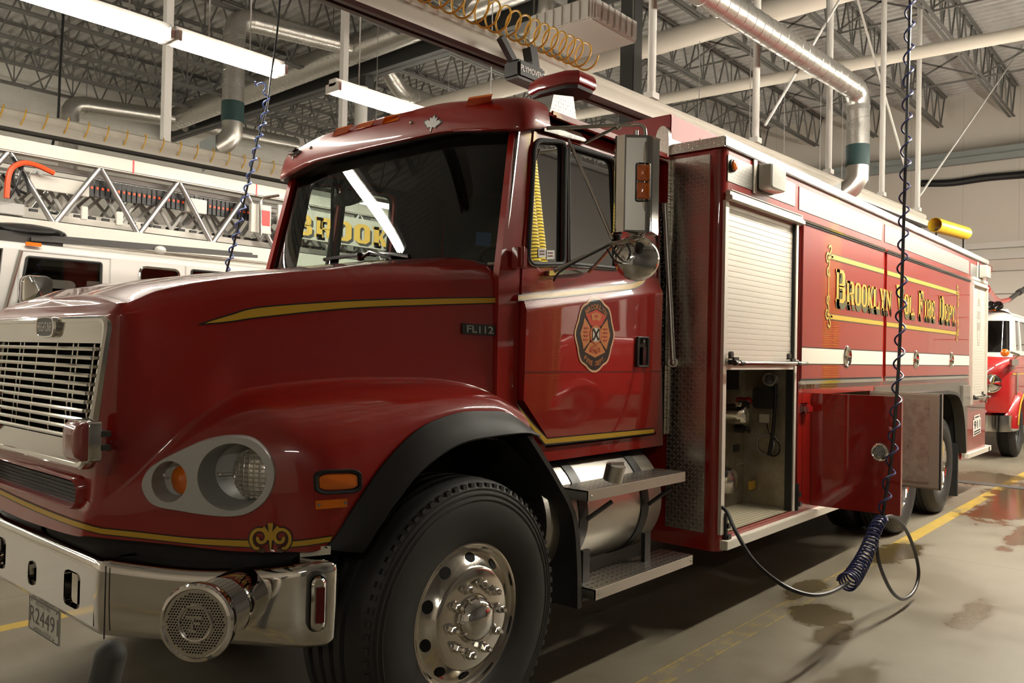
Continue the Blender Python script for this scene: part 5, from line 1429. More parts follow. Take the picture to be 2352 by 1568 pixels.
# ---- rub rails, wheel-arch panel, rear wheels
k = MB(); za, zz = B(1667, 1257)[1], B(1667, 1236.5)[1]; k.box((B(1660, 1250)[0]-.03, YB-.045, za), (5.15, YB+.03, zz)); k.bevel(.003).build('rub_rail', 'white_tape', TR)
k = MB(); k.box((8.45, YB-.045, za+.02), (XR+.06, YB+.03, zz+.02)); k.box((XR, YB-.045, za+.02), (XR+.16, YF2, zz+.03)); k.build('rear_step', 'white_tape', TR)
pz0, pz1 = .53, B(2065, 884)[1]-.0
o = [(5.0, pz0), (5.20, pz0)]+[(lerp(6.7, x, 1.0), z+.01) for x, z in arch[1:-1]]+[(8.30, pz0), (8.56, pz0), (8.56, pz1), (5.0, pz1)]
k = MB(); k.plate([o], lambda x, z: V((x, YB-.004, z)), (0, .003, 0)); WA = k.build('wheel_arch_panel', 'diamond_fine', TR)
k = MB(); A = [(x, z) for x, z in arch[1:-1]]
k.grid([[V((x, YB-.004, z)) for x, z in A], [V((x, YB-.055, z-.0)) for x, z in A], [V((lerp(6.75, x, .985), YB-.06, z-.035)) for x, z in A], [V((lerp(6.75, x, .98), YB+.05, z-.04)) for x, z in A]]); k.build('arch_moulding', 'black_plastic', WA)
k = MB(); k.grid([[V((x, y, z)) for x, z in A] for y in (YB+.01, .62)]); k.plate([A], lambda x, z: V((x, .62, z))); k.build('arch_liner', 'chassis_black', WA)
x0, z1 = B(2206, 885); x1, z0 = B(2222, 930); k = MB(); k.box((x0, YB-.03, z0), (x1, YB-.004, z1)); k.bevel(.005).build('arch_lamp', 'satin_aluminium', WA)
k = MB(); k.box((8.2, YB+.02, .08), (8.24, .55, .7)); k.build('mud_flap', 'rubber', TR)
def rear_wheel(x):
    t = MB(); c0 = V((x, YB+.02, .53)); tyre_mesh(t, c0, .53, .28, .295, lugs=False); tyre_mesh(t, c0+V((0, .33, 0)), .53, .28, .295, lugs=False); T_ = t.build('rear_wheel', 'tyre_rubber', TR, ang=30)
    r = MB(); r.lathe([(.292, -.02), (.300, .0), (.296, .006), (.288, .0), (.28, -.02), (.272, -.10), (.262, -.15), (.22, -.165), (.13, -.165), (.125, -.12), (.11, -.06), (.0, -.05)], c0, (0, -1, 0), 64); r.build('wheel_rim', 'chrome', T_, ang=30)
    for i in range(10):
        a = 2*pi*i/10; m = MB(); m.lathe([(.019, 0), (.019, .03), (.01, .05), (.0, .05)], c0+V((cos(a)*.165, .16, sin(a)*.165)), (0, -1, 0), 6); m.build('lug_nut', 'chrome', T_)
    t = MB(); c1 = V((x, YF2-.02, .53)); 
    return T_
WX = (5.90, 7.36)
for x in WX: mirrored(rear_wheel(x), TR)
k = MB()
for x in WX: k.cyl((x, .3, .53), (x, 2.1, .53), .09)
k.build('rear_axle', 'chassis_black', TR)
# 911 sticker and the small lamp behind the wheel
q = [hit(*p, 'Y', YB-.003) for p in ((2235, 1003), (2253, 993), (2253, 958), (2235, 965))]
def s9(x, y, o=0): return q[0].lerp(q[1], x).lerp(q[3].lerp(q[2], x), y)+V((0, -o, 0))
k = MB(); k.face([s9(*p) for p in ((0, 0), (1, 0), (1, 1), (0, 1))]); k.face([s9(*p) for p in ((.15, 1), (.85, 1), (.85, 1.25), (.15, 1.25))]); S9 = k.build('emergency_sticker', 'sticker_white', TR)
k = MB(); add_text(k, '911', lambda x, y: s9(x, y, .002), box=(.1, .40, .9, .92), bold=.02); k.face([s9(*p, .002) for p in ((.1, .22), (.9, .22), (.9, .30), (.1, .30))]); k.face([s9(*p, .002) for p in ((.1, .07), (.9, .07), (.9, .15), (.1, .15))]); k.face([s9(*p, .002) for p in ((.25, 1.08), (.75, 1.08), (.75, 1.17), (.25, 1.17))]); k.build('sticker_print', 'decal_black', S9)
# rear roof beacon, rolled yellow tube on the roof
k = MB(); a = hit(2236, 597, 'Y', .3); k.box((a.x, .15, ZT+.06), (a.x+.5, .45, ZT+.16)); k.bevel(.01).build('rear_beacon', 'bar_lens', TR)
a, b = hit(2147, 516, 'Y', .75), hit(2217, 536, 'Y', .55)
k = MB(); k.lathe([(.10, 0), (.105, .001), (.10, (b-a).length), (.096, (b-a).length), (.096, 0)], a, b-a, 28); YT = k.build('yellow_tube', 'yellow_plastic', TR)
k = MB(); k.bar(a+V((.1, 0, -.05)), V((a.x+.1, a.y, ZT+.03)), .03); k.bar(b+V((-.1, 0, -.05)), V((b.x-.1, b.y, ZT+.03)), .03); k.build('tube_stand', 'black_plastic', YT)

# ---- fuel tank and steps below the cab
k = MB(); tc, tr_ = V((0, .45, .80)), .325
k.lathe([(.05, .70), (tr_-.05, .70), (tr_-.02, .705), (tr_-.004, .72), (tr_, .735), (tr_, 1.765), (tr_-.004, 1.78), (tr_-.02, 1.795), (tr_-.05, 1.80), (.05, 1.80)], (0, tc.y, tc.z), (1, 0, 0), 72, caps=True); TK = k.build('fuel_tank', 'polished_tank', TR, ang=30)
for x in (.985, 1.585):
    k = MB(); R2 = tr_+.006; k.lathe([(R2-.01, x-.038), (R2, x-.038), (R2, x+.038), (R2-.01, x+.038)], (0, tc.y, tc.z), (1, 0, 0), 64); k.box((x-.03, .10, .38), (x+.03, .125, .64)); k.tube([(x, .10, .80), (x+.12, .03, .885)], .012, 6); k.build('tank_strap', 'black_plastic', TK)
k = MB(); p = hit(1407, 1083, 'Z', 1.10); k.cyl((p.x, p.y, 1.06), (p.x, p.y-.02, 1.135), .046, n=24); k.bar((p.x-.04, p.y-.01, 1.138), (p.x+.04, p.y-.03, 1.138), .018, .016); k.build('filler_cap', 'satin_aluminium', TK)
def step(f0, f1, dep, zdrop):
    (xa, za_), (xb, zb3) = [(hit(*q, 'Y', -.015).x, hit(*q, 'Y', -.015).z) for q in (f0, f1)]; z = (za_+zb3)/2
    s_ = MB(); s_.box((xa, -.015, z-zdrop), (xb, -.010, z)); s_.box((xa, -.015, z-zdrop), (xa+.005, dep, z)); s_.box((xb-.005, -.015, z-zdrop), (xb, dep, z)); s_.box((xa, dep-.005, z-zdrop), (xb, dep, z)); S_ = s_.build('cab_step', 'satin_aluminium', TR)
    t_ = MB(); t_.box((xa, -.012, z-.006), (xb, dep, z+.002)); t_.build('step_tread', 'step_tread', S_)
    c_ = MB()
    for x in (xa+.03, xb-.03): c_.sphere((x, -.016, z-zdrop*.5), .006, 8, 5)
    c_.build('step_screw', 'chrome', S_); return S_
step((1350, 1129), (1575, 1083), .235, .052); step((1367, 1354.5), (1592, 1275.5), .20, .052)
k = MB(); k.box((.55, .40, 1.0), (2.0, .46, 1.12)); k.box((.6, .5, 1.08), (2.0, 2.0, 1.12)); k.bar((1.0, .12, .40), (1.0, .5, .30), .05); k.bar((1.6, .12, .40), (1.6, .5, .30), .05); k.build('step_bracket', 'chassis_black', TR)
# ================================================================== the hall
def struct(o): o['kind'] = 'structure'; return o
X0, X1, Y0, Y1, ZD = -9.0, 20.0, -9.0, 19.5, 8.3
k = MB(); k.grid([[V((x, y, 0)) for y in (Y0, Y1)] for x in (X0, X1)]); struct(k.build('floor', 'concrete'))
# ribbed steel deck: ribs run across the hall
k = MB(); n = int((X1-X0)/.21); prof = []
for i in range(n):
    x = X0+i*.21; prof += [(x, 0), (x+.08, 0), (x+.105, .055), (x+.185, .055)]
prof.append((X1, 0))
k.grid([[V((x, y, ZD+z)) for y in (Y0, Y1)] for x, z in prof]); struct(k.build('ceiling', 'roof_deck', ang=20))
k = MB(); k.box((X1, Y0, 0), (X1+.2, Y1, ZD+.1)); struct(k.build('wall_back', 'panel_wall'))
k = MB(); k.box((X0, Y1, 0), (X1, Y1+.2, ZD+.1)); struct(k.build('wall_left', 'painted_block'))
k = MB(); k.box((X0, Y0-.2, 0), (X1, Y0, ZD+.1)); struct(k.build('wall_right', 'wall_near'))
k = MB(); k.box((X0-.2, Y0, 0), (X0, Y1, ZD+.1)); struct(k.build('wall_front', 'wall_front'))
# overhead door in the back wall: wide white panels
dtop = 4.42
for i, (a, b) in enumerate(((-3.2, 3.6), (5.2, 9.6))):
    d = MB(); 
    for j in range(8): d.box((X1-.06, a, .02+j*.55), (X1-.02, b, .02+j*.55+.535))
    struct(d.bevel(.008, 1).build('door_%d' % (i+1), 'door_white'))
    t = MB(); t.box((X1-.10, a-.12, 0), (X1-.0, a, dtop+.12)); t.box((X1-.10, b, 0), (X1-.0, b+.12, dtop+.12)); t.box((X1-.12, a-.12, dtop), (X1-.0, b+.12, dtop+.14)); struct(t.build('trim_%d' % (i+1), 'post_white'))
# open-web joists along the hall, carried by cross beams
def joist(xa, xb, y, label, zb=7.45):
    J = thing('roof_joist', label, 'joist', ((xa+xb)/2, y, zb), 'open-web steel joists under the roof deck')
    t = MB()
    for dy in (-.045, .045): t.box((xa, y+dy-.022, ZD-.035), (xb, y+dy+.022, ZD-.003))
    t.build('top_chord', 'steel_joist', J)
    t = MB()
    for dy in (-.045, .045): t.box((xa+.35, y+dy-.03, zb), (xb-.35, y+dy+.03, zb+.012)); t.box((xa+.35, y+dy-.006, zb), (xb-.35, y+dy+.006, zb+.05))
    t.build('bottom_chord', 'steel_joist', J)
    t = MB(); n = int((xb-xa-.7)/.62); dx = (xb-xa-.7)/n
    for i in range(n):
        x = xa+.35+i*dx
        t.bar((x, y, zb+.03), (x+dx/2, y, ZD-.03), .028); t.bar((x+dx/2, y, ZD-.03), (x+dx, y, zb+.03), .028)
        if i % 2: t.bar((x, y, zb+.03), (x, y, ZD-.03), .022)
    t.bar((xa, y, ZD-.03), (xa+.35, y, zb+.03), .03); t.bar((xb, y, ZD-.03), (xb-.35, y, zb+.03), .03)
    t.build('web', 'steel_joist', J); return J
bays = [(-4.5, 8.0, 'front'), (8.2, 19.95, 'rear')]
for xa, xb, nm in bays:
    p = None; ys = [1.3+1.53*i for i in range(-6, 12)]
    lab = 'grey open-web steel joist under the %s half of the roof deck' % nm
    for y in ys:
        if p is None: p = joist(xa, xb, y, lab); p['group'] = 'roof joists of the %s bay' % nm; base = y
        else: dup(p, (0, y-base, 0))
# bridging bars between the joists
for i, x in enumerate((-.5, 4.2, 12.2, 16.2)):
    k = MB()
    for z in (7.47, 8.2): k.bar((x, -8, z), (x, 18.3, z), .03)
    ys = [1.3+1.53*j for j in range(-6, 12)]
    if x > 5:
        for a, b in zip(ys, ys[1:]): k.bar((x, a, 7.5), (x, b, 8.2), .03); k.bar((x, a, 8.2), (x, b, 7.5), .03)
    struct(k.build('trim_%d' % (3+i), 'steel_joist'))
# cross beam and its columns
k = MB(); zb = 7.25
k.box((7.95, Y0, zb), (8.25, Y1, zb+.025)); k.box((8.09, Y0, zb), (8.11, Y1, zb+.75)); k.box((7.95, Y0, zb+.72), (8.25, Y1, zb+.745)); 
o = k.build('cross_beam', 'steel_beam'); tag(o, 'dark steel I-beam across the hall below the roof joists', 'beam')
for y, lab in ((4.48, 'dark steel column rising behind the cab under the cross beam'), (10.9, 'dark steel column with a white collar, beyond the short lit light')):
    C_ = thing('steel_column', lab, 'column', (8.1, y, 0))
    k = MB(); k.box((7.975, y-.125, 0), (8.225, y+.125, zb)); k.bevel(.015).build('shaft', 'steel_beam', C_)
    k = MB(); k.box((7.9, y-.2, 0), (8.3, y+.2, .03)); k.build('base_plate', 'steel_beam', C_)
    if y > 5:
        k = MB(); k.cyl((7.96, y-.05, 4.6), (7.96, y-.05, 6.1), .17, n=24); k.cyl((7.96, y-.05, 6.1), (7.96, y-.05, 7.0), .13, n=24); k.build('collar', 'post_white', C_)
# hollow white cross pipes
for (a, b), z, r, lab, nm in (((( 1370, 140), (1950, -25)), 6.5, .17, 'wide white pipe crossing the hall below the rear joists, the thicker one', 'white_pipe'), (((1325, 264), (2352, 76)), 6.5, .10, 'thin white pipe crossing the hall above the truck body', 'white_pipe')):
    p, q = hit(*a, 'Z', z), hit(*b, 'Z', z+(.5 if r > .15 else 0)); d = (q-p).normalized(); p2 = p-d*4.0; q2 = q+d*5
    k = MB(); k.tube([p2, q2], r, 24); o = k.build(nm, 'white_pipe'); tag(o, lab, 'pipe')
    k = MB(); off = V((0, 0, -r*.1)); 
# ---- exhaust rails with their yellow spring balancers
def rail(p, q, name, label):
    T = thing(name, label, 'rail', tuple((V(p)+V(q))/2)); d = (V(q)-V(p)).normalized(); s = d.cross(V((0, 0, 1))).normalized()
    def P(t, a, z): return V(p)+d*t+s*a+V((0, 0, z))
    L = (V(q)-V(p)).length
    sec = [(-.09, .0), (-.095, .03), (-.085, .10), (-.03, .11), (-.045, .13), (-.055, .16), (-.045, .195), (-.015, .215), (.015, .215), (.045, .195), (.055, .16), (.045, .13), (.03, .11), (.085, .10), (.095, .03), (.09, .0)]
    k = MB(); k.grid([[P(0, a, z) for a, z in sec], [P(L, a, z) for a, z in sec]]); k.build('rail_profile', 'rail_white', T, ang=30)
    k = MB(); k.grid([[P(0, a, z) for a, z in ((-.09, 0), (-.06, -.02), (-.02, -.02), (-.012, .05), (.012, .05), (.02, -.02), (.06, -.02), (.09, 0))], [P(L, a, z) for a, z in ((-.09, 0), (-.06, -.02), (-.02, -.02), (-.012, .05), (.012, .05), (.02, -.02), (.06, -.02), (.09, 0))]]); k.build('rubber_lips', 'rail_dark', T, ang=30)
    return T, P, L
ra, rb = hit(850, 30, 'Z', 3.9), hit(2120, 521, 'Z', 3.9)
ra = ra+(ra-rb).normalized()*2.5
RAIL, RP, RL = rail(ra, rb, 'exhaust_rail', 'long white exhaust rail hanging above the red truck')
la, lbv = V((-2.5, 7.36, 3.9)), V((9.5, 7.0, 3.9))
RAIL2, RP2, RL2 = rail(la, lbv, 'exhaust_rail', 'white exhaust rail hanging above the white ladder truck')
def spring(P, t0, t1, n, r, a, z, label, pitch_end=1.0):
    k = MB(); pts = []
    N = n*22
    for i in range(N+1):
        f = i/N; t = lerp(t0, t1, f**pitch_end); th = 2*pi*n*f
        pts.append(P(t, a+r*cos(th), z+r*sin(th)))
    k.tube(pts, .008, 6); o = k.build('coil_spring', 'spring_yellow'); tag(o, label, 'spring'); return o
tt = lambda u, v: (hit(u, v, 'Y', 1.75)-ra).dot((rb-ra).normalized())
spring(RP, 1.9, tt(1335, 142), 23, .105, .16, .25, 'loose yellow coil spring along the rail above the red truck', .86)
spring(RP2, 1.0, 9.0, 38, .12, .0, .12, 'stretched yellow coil spring looped round the rail over the ladder truck')
# rail hangers: white struts up to the roof
first = None
for u, v in ((1512, 228), (1747, 330), (1906, 402), (2013, 455), (2086, 490)):
    p = hit(u, v, 'Z', 4.1); p = RP((p-ra).dot((rb-ra).normalized()), 0, .246)
    k = MB(); k.cyl(p-V((0, 0, .02)), (p.x, p.y, ZD-.03), .04, n=12); k.box((p.x-.06, p.y-.05, p.z-.03), (p.x+.06, p.y+.05, p.z+.03))
    o = k.build('rail_hanger', 'post_white'); tag(o, {1512: 'white strut holding the rail just behind the beacon', 1747: 'white strut holding the rail, second from the beacon, with a brace rod', 1906: 'white strut holding the rail just before the hanging duct drop', 2013: 'white strut holding the rail just beyond the hanging duct drop', 2086: 'white strut holding the rail beside the blue coiled cord'}[u], 'strut', 'struts of the rail over the red truck')
for (u, v), lab in (((380, 310), 'white strut crossing in front of the long lit light'), ((787, 292), 'white strut beside the short lit light')):
    p = hit(u, v, 'Y', 7.2); k = MB(); k.box((p.x-.045, p.y-.045, 4.10), (p.x+.045, p.y+.045, ZD-.03)); o = k.build('rail_hanger', 'post_white'); tag(o, lab, 'strut', 'struts of the rail over the ladder truck')
# brace rods
for a, b, ya, yb, lab in (((1757, 288), (1932, -6), 1.5, 1.0, 'thin white brace rod slanting up from the second strut'), ((2024, 190), (2078, 380), 1.6, 1.4, 'thin pale brace rod slanting down beside the duct drop'), ((2108, 456), (2266, 226), 1.4, 1.0, 'thin white brace rod slanting up past the dark hose roll on the back wall')):
    p, q = hit(*a, 'Y', ya), hit(*b, 'Y', yb); p, q = (p, q) if p.z < q.z else (q, p); q = q+(q-p)*((ZD-.02-q.z)/(q.z-p.z))
    k = MB(); k.cyl(p, q, .017, n=8); o = k.build('brace_rod', 'post_white'); tag(o, lab, 'rod')
# ---- fluorescent fittings
def fitting(x0, y, z, L, label, group, tube='tube_light'):
    F = thing('strip_light', label, 'light', (x0+L/2, y, z), group)
    h = MB(); h.prism([(x0, y-.05, z+.10), (x0, y+.05, z+.10), (x0, y+.052, z+.045), (x0, y+.03, z+.035), (x0, y-.03, z+.035), (x0, y-.052, z+.045)], (L, 0, 0)); h.build('housing', 'fixture_white', F)
    for dy in (-.045, .045):
        t = MB(); t.cyl((x0+.03, y+dy, z), (x0+L-.03, y+dy, z), .030, n=10); t.build('tube', tube, F)
    e = MB(); 
    for x in (x0, x0+L-.03): e.box((x, y-.10, z-.02), (x+.03, y+.10, z+.06))
    e.build('end_cap', 'fixture_white', F)
    s = MB()
    for x in (x0+.3, x0+L-.3): s.cyl((x, y, z+.1), (x, y, ZD-.03), .006, n=6)
    s.build('suspension', 'ladder_grey', F); return F
a = hit(392, 92, 'Z', 4.0); b = hit(664, 166, 'Z', 4.0); c = hit(782, 200, 'Z', 4.0)
LY = 3.74
fitting(a.x-2.44, LY, 4.0, 2.42, 'lit strip light running out of the top left corner', 'strip lights in the row beyond the truck')
fitting(a.x+.01, LY, 4.0, b.x-a.x-.02, 'lit strip light ending above the blue cord left of the visor', 'strip lights in the row beyond the truck')
fitting(c.x, LY-.02, 4.0, 2.42, 'lit strip light ending behind the visor of the red truck', 'strip lights in the row beyond the truck')
for x in (8.6, 11.9, 15.0): fitting(x, LY, 4.0, 2.42, 'lit strip light of the far row hidden behind the red truck', 'strip lights hidden behind the truck')
for y in (-1.62,):
    for x in (3.0, 5.46, 8.6, 11.9, 14.6): fitting(x, y, 4.25, 2.42, 'lit strip light of the near row above the open floor', 'strip lights above the near floor', 'tube_light_near')
for x in (-8.0, -5.4, -1.75, 6.7, 9.3): fitting(x, 9.2, 4.3, 2.42, 'added unseen strip light beyond the ladder truck, brightening the far left', 'added fill lights beyond the ladder truck')  # added out of view to brighten the left wall and roof
for x in (-7.5, 11.9, 14.6): fitting(x, -6.0, 4.3, 2.42, 'added unseen strip light along the near wall, for brighter reflections', 'added fill lights along the near wall')  # added lamps, unseen, so chrome and rear walls have something bright to mirror
for x in (-7.6, -5.0, -2.5, -.02, 12.0, 14.5): fitting(x, 14.0, 4.3, 2.42, 'added unseen strip light in the far left corner, brightening the wall', 'added fill lights in the far corner')  # extra unseen lamps that lift the far wall mirrored in the grille
# ---- spiral ducts
def duct(pts, r, name, label, group=None, seams=True):
    k = MB(); P = [V(p) for p in pts]; Q = []
    for i, p in enumerate(P):
        if i in (0, len(P)-1): Q.append(p); continue
        a_, b_ = (P[i-1]-p), (P[i+1]-p); d_ = min(r*1.6, a_.length*.4, b_.length*.4); s0, s1 = p+a_.normalized()*d_, p+b_.normalized()*d_
        for t in (0, .25, .5, .75, 1): Q.append((1-t)**2*s0+2*t*(1-t)*p+t*t*s1)
    D_ = thing(name, label, 'duct', tuple(sum(P, V((0, 0, 0)))/len(P)), group)
    k.tube(Q, r, 24); k.build('duct_pipe', 'galvanised', D_, ang=50)
    if seams:
        s_ = MB()
        for a_, b_ in zip(P, P[1:]):
            L = (b_-a_).length; x_, y_, d_ = frame(b_-a_); n = int((L-2*r)/.17); pts_ = []
            if n < 2: continue
            for i in range(n*14+1): t = r*1.2+(L-2.4*r)*i/(n*14); th = 2*pi*i/14; pts_.append(a_+d_*t+(r+.002)*(cos(th)*x_+sin(th)*y_))
            s_.tube(pts_, .0035, 4, caps=False)
        s_.build('spiral_seam', 'galvanised', D_)
    s_ = MB()
    for a_, b_ in zip(P, P[1:]):
        d_ = (b_-a_).normalized(); L = (b_-a_).length
        for t in (r*1.7, L-r*1.7):
            if L > r*4: s_.cyl(a_+d_*(t-.03), a_+d_*(t+.03), r*1.035, n=24)
    s_.build('duct_collar', 'galvanised', D_)
    s_ = MB()
    for a_, b_ in zip(P, P[1:]):
        if abs((b_-a_).normalized().z) < .6:
            for t in (.15, .85): q_ = a_.lerp(b_, t); s_.cyl(q_, (q_.x, q_.y, ZD-.02), .008, n=6)
    s_.build('duct_hanger', 'steel_joist', D_); return D_
def hood(D_, top, r, ax, w, lab=None):
    top = V(top); K = r/.2; k = MB(); k.cyl(top, top-V((0, 0, 1.9*r)), r*1.04, n=24); k.build('green_band', 'green_band', D_); top = top-V((0, 0, 1.9*r+.35*K))
    k = MB(); e_ = top+V((0, 0, .35*K)); k.tube([e_, e_-V((0, 0, .22*K)), e_-V((0, 0, .38*K))+V(ax)*.10*K, e_-V((0, 0, .52*K))+V(ax)*.28*K], r*.97, 20); k.build('duct_elbow', 'satin_aluminium', D_)
    q = e_-V((0, 0, .52*K))+V(ax)*.28*K; s_ = V((-ax[1], ax[0], 0)).normalized()
    k = MB(); R1 = [q+s_*a_*r*1.0+V((0, 0, z_*r)) for a_, z_ in ((-1, 1), (1, 1), (1, -1), (-1, -1))]; R2 = [q+V(ax)*.26*K-V((0, 0, .20*K))+s_*a_*w*K+V((0, 0, z_*.16)) for a_, z_ in ((-1, 1), (1, 1), (1, -1), (-1, -1))]
    k.grid([R1, R2], close_v=True); k.build('exhaust_hood', 'hood_grey', D_)
ma, mb2 = hit(447, 256, 'X', 7.55), hit(928, 70, 'X', 7.55); md = (mb2-ma).normalized()
duct([ma-md*1.2, mb2+md*9], .27, 'main_duct', 'large galvanised spiral duct across the hall along the dark beam')
ym_ = hit(800, 105, 'X', 7.6).y; p1 = hit(800, 105, 'X', 7.3)
e1 = hit(540, 40, 'Y', p1.y); e2 = hit(492, 230, 'Y', e1.y); 
D1 = duct([p1, e1, V((e1.x, e1.y, hit(500, 226, 'Y', e1.y).z))], .18, 'branch_duct', 'galvanised branch duct with green band and hood, over the ladder truck'); hood(D1, (e1.x, e1.y, hit(500, 226, 'Y', e1.y).z), .18, (-.85, .53, 0), .5)
p2 = hit(840, 130, 'X', 8.45); p3 = hit(880, 138, 'X', 8.8); p4 = hit(920, 212, 'X', 9.4); p5 = hit(1040, 252, 'X', 12.0)
duct([p2, p3, p4, p5], .19, 'branch_duct', 'bent galvanised branch duct just above the short lit light')
p6 = hit(395, 272, 'X', 7.3); p7 = hit(160, 237, 'Y', p6.y); p8 = V((p7.x, p7.y, p7.z-3)); duct([p6, p7, p8], .20, 'branch_duct', 'galvanised branch duct with an elbow, below the long lit light')
p9 = hit(425, 284, 'X', 7.9); pa = hit(680, 332, 'Y', p9.y); duct([p9, pa], .20, 'branch_duct', 'straight galvanised duct running low towards the visor of the red truck')
q0, q1 = hit(1640, -4, 'Z', 5.0), hit(1972, 208, 'Z', 5.0); q2 = V((q1.x, q1.y, hit(1976, 338, 'Y', q1.y).z))
q0 = q0-(q1-q0).normalized()*3
D2 = duct([q0, q1, q2], .135, 'branch_duct', 'galvanised duct with green band and hood hanging over the truck body'); hood(D2, (q2.x, q2.y, q2.z), .135, (-.35, .93, 0), .40)
r0 = hit(1272, -30, 'Z', 6.4); duct([r0, hit(1268, 42, 'X', r0.x), hit(1238, 75, 'X', r0.x+.25)], .19, 'duct_end', 'short galvanised duct end pointing down at the top edge', seams=False)
# unit heater
h = hit(1340, 68, 'Z', 5.7); H_ = thing('unit_heater', 'white louvred unit heater hanging under the roof deck', 'heater', tuple(h)); k = MB(); k.obox(h, (.48, 0, 0), (0, .48, 0), (0, 0, .14)); k.bevel(.02).build('heater_case', 'heater_white', H_)
k = MB()
for i in range(7): k.obox(h+V((-.49, -.39+i*.13, 0)), (.015, 0, 0), (0, .04, 0), (0, 0, .11)); k.obox(h+V((-.39+i*.13, -.49, 0)), (.04, 0, 0), (0, .015, 0), (0, 0, .11))
k.build('louvre', 'post_white', H_)
k = MB(); [k.cyl(h+V((a, b, .15)), (h.x+a, h.y+b, ZD-.03), .012, n=6) for a in (-.44, .44) for b in (-.44, .44)]; k.build('heater_rod', 'steel_joist', H_)
# black exhaust trolley with lettering on the rail beside the beacon
g0 = hit(1205, 172, 'Z', 3.75); G_ = thing('exhaust_trolley', 'black exhaust trolley under the rail, half hidden by the beacon bar', 'trolley', tuple(g0)); k = MB(); k.obox(g0, (.16, 0, 0), (0, .08, 0), (0, 0, .07)); k.bevel(.02); k.bar(g0+V((-.12, 0, .05)), g0+V((-.28, 0, .20)), .05); k.bar(g0+V((.1, 0, .05)), g0+V((.05, 0, .22)), .08); k.build('trolley_body', 'black_plastic', G_)
k = MB(); add_text(k, 'PLYMOVENT', lambda x, y: g0+V((x, -.083, y)), box=(-.14, -.02, .15, .025)); k.build('trolley_lettering', 'sticker_white', G_)
# door track and rolled seal on the back wall
k = MB(); za = hit(1880, 390, 'X', 19.6).z; k.box((19.6, -3, za-.18), (19.96, 10, za)); k.box((19.55, -3, za-.32), (19.7, 10, za-.17)); 
o = k.build('door_track', 'hood_grey'); tag(o, 'grey overhead door track along the back wall', 'track')
a, b = hit(2117, 421, 'X', 19.9), hit(2352, 401, 'X', 19.9); k = MB(); k.tube(spline([tuple(a), tuple(a.lerp(b, .3)-V((0, 0, .05))), tuple(a.lerp(b, .65)-V((0, 0, .0))), tuple(b), tuple(b+(b-a)*.5)], 20), .09, 10); o = k.build('rolled_seal', 'cord_black'); tag(o, 'dark hanging hose roll high on the back wall', 'hose')
k = MB(); a = hit(2255, 588, 'X', 19.7); k.box((19.8, -2.9, a.z-.08), (19.96, 6, a.z+.06)); o = k.build('door_header', 'post_white'); tag(o, 'pale header bar above the back overhead door', 'bar')
# trench drain
k = MB(); k.box((10.05, -2.5, .0), (10.30, 3, .006)); DR = k.build('trench_drain', 'cast_iron'); tag(DR, 'dark trench drain across the floor behind the red truck', 'drain')
k = MB()
for i in range(3): k.box((10.09, -1.25+i*.0-.0, .006), (10.26, -.6, .010))
k.build('drain_cover', 'yellow_plastic', DR)
# ================================================================== white ladder truck
LT_ = thing('ladder_truck', 'white ladder truck parked beyond the red truck, ladder boom on its roof', 'fire truck', (3.5, 6.5, 0))
YL_ = 5.25; YLF = 7.75
def LQ(u, v, y=YL_): p = hit(u, v, 'Y', y); return p.x, p.z
zr_ = 2.50
s = MB(); q = lambda loop: loop
wins = [rpoly([LQ(44, 700), LQ(231, 700), LQ(233, 604), LQ(62, 589)], .02, 3), rpoly([LQ(322, 668), LQ(410, 668), LQ(412, 614), LQ(320, 612)], .06, 5), rpoly([LQ(440, 690), LQ(560, 690), LQ(560, 626), LQ(441, 620)], .02, 3)]
wins[0] = rpoly([(-.03, 1.86), (.645, 1.86), LQ(233, 604), LQ(62, 589)], .02, 3); z_ = LQ(320, 612)[1]; wins[1] = rpoly([(.995, 2.02), (1.375, 2.02), (1.375, z_), (.995, z_)], .06, 5); wins[2] = rpoly([(1.50, 1.9), (2.1, 1.9), (2.1, 2.40), (1.50, 2.40)], .02, 3)
s.plate([[(-.30, .75), (3.4, .75), (3.4, zr_-.06), (-.14, zr_-.06), (-.20, 1.55)]]+wins, lambda x, z: V((x, YL_, z)), (0, .03, 0))
fr = [(-.20+.0, YL_), (-.45, YL_+.10), (-.62, YL_+.4), (-.70, 6.5)]
fr = spline(fr, 14)
s.grid([[V((x-(.1 if z < 1.5 else 0)+.22*max(0, (z-1.55)), y, z)) for x, y in fr] for z in (.75, 1.5, 1.62)]); s.grid([[V((x+.22*max(0, (z-1.55)), y, z)) for x, y in fr] for z in (2.42, zr_-.05)])
s.mirror(6.5)
s.box((3.4, YL_+.02, .6), (10.0, YLF-.02, 2.05)); s.box((3.35, YL_+.03, .75), (3.40, YLF-.03, 2.3))
s.build('cab_body', 'cab_white', LT_, ang=25)
r = MB(); pr = [(YL_, zr_-.07), (YL_+.02, zr_-.03), (YL_+.08, zr_), (YL_+.3, zr_+.03), (6.5, zr_+.05)]
r.grid([[V((x+(.0 if x > -.1 else 0), y if x > -.3 else y+.15, z-(0.03 if x < -.3 else 0))) for y, z in pr] for x in (-.52, -.2, .5, 2, 3.42)]); r.mirror(6.5); r.build('cab_roof', 'cab_white', LT_)
for i, wl in enumerate(wins):
    g = MB(); g.plate([wl], lambda x, z: V((x, YL_+.02, z))); g.build('window_glass', 'ladder_cab_glass', LT_)
    g = MB(); g.tube([V((x, YL_, z)) for x, z in wl], .012, 6, closed=True); g.build('window_rim', 'chrome' if i == 1 else 'rubber', LT_)
g = MB(); g.grid([[V((x+.22*(z-1.55)+.01, y+.01, z)) for x, y in fr] for z in (1.62, 2.0, 2.42)]); g.mirror(6.5); g.build('windshield', 'ladder_cab_glass', LT_)
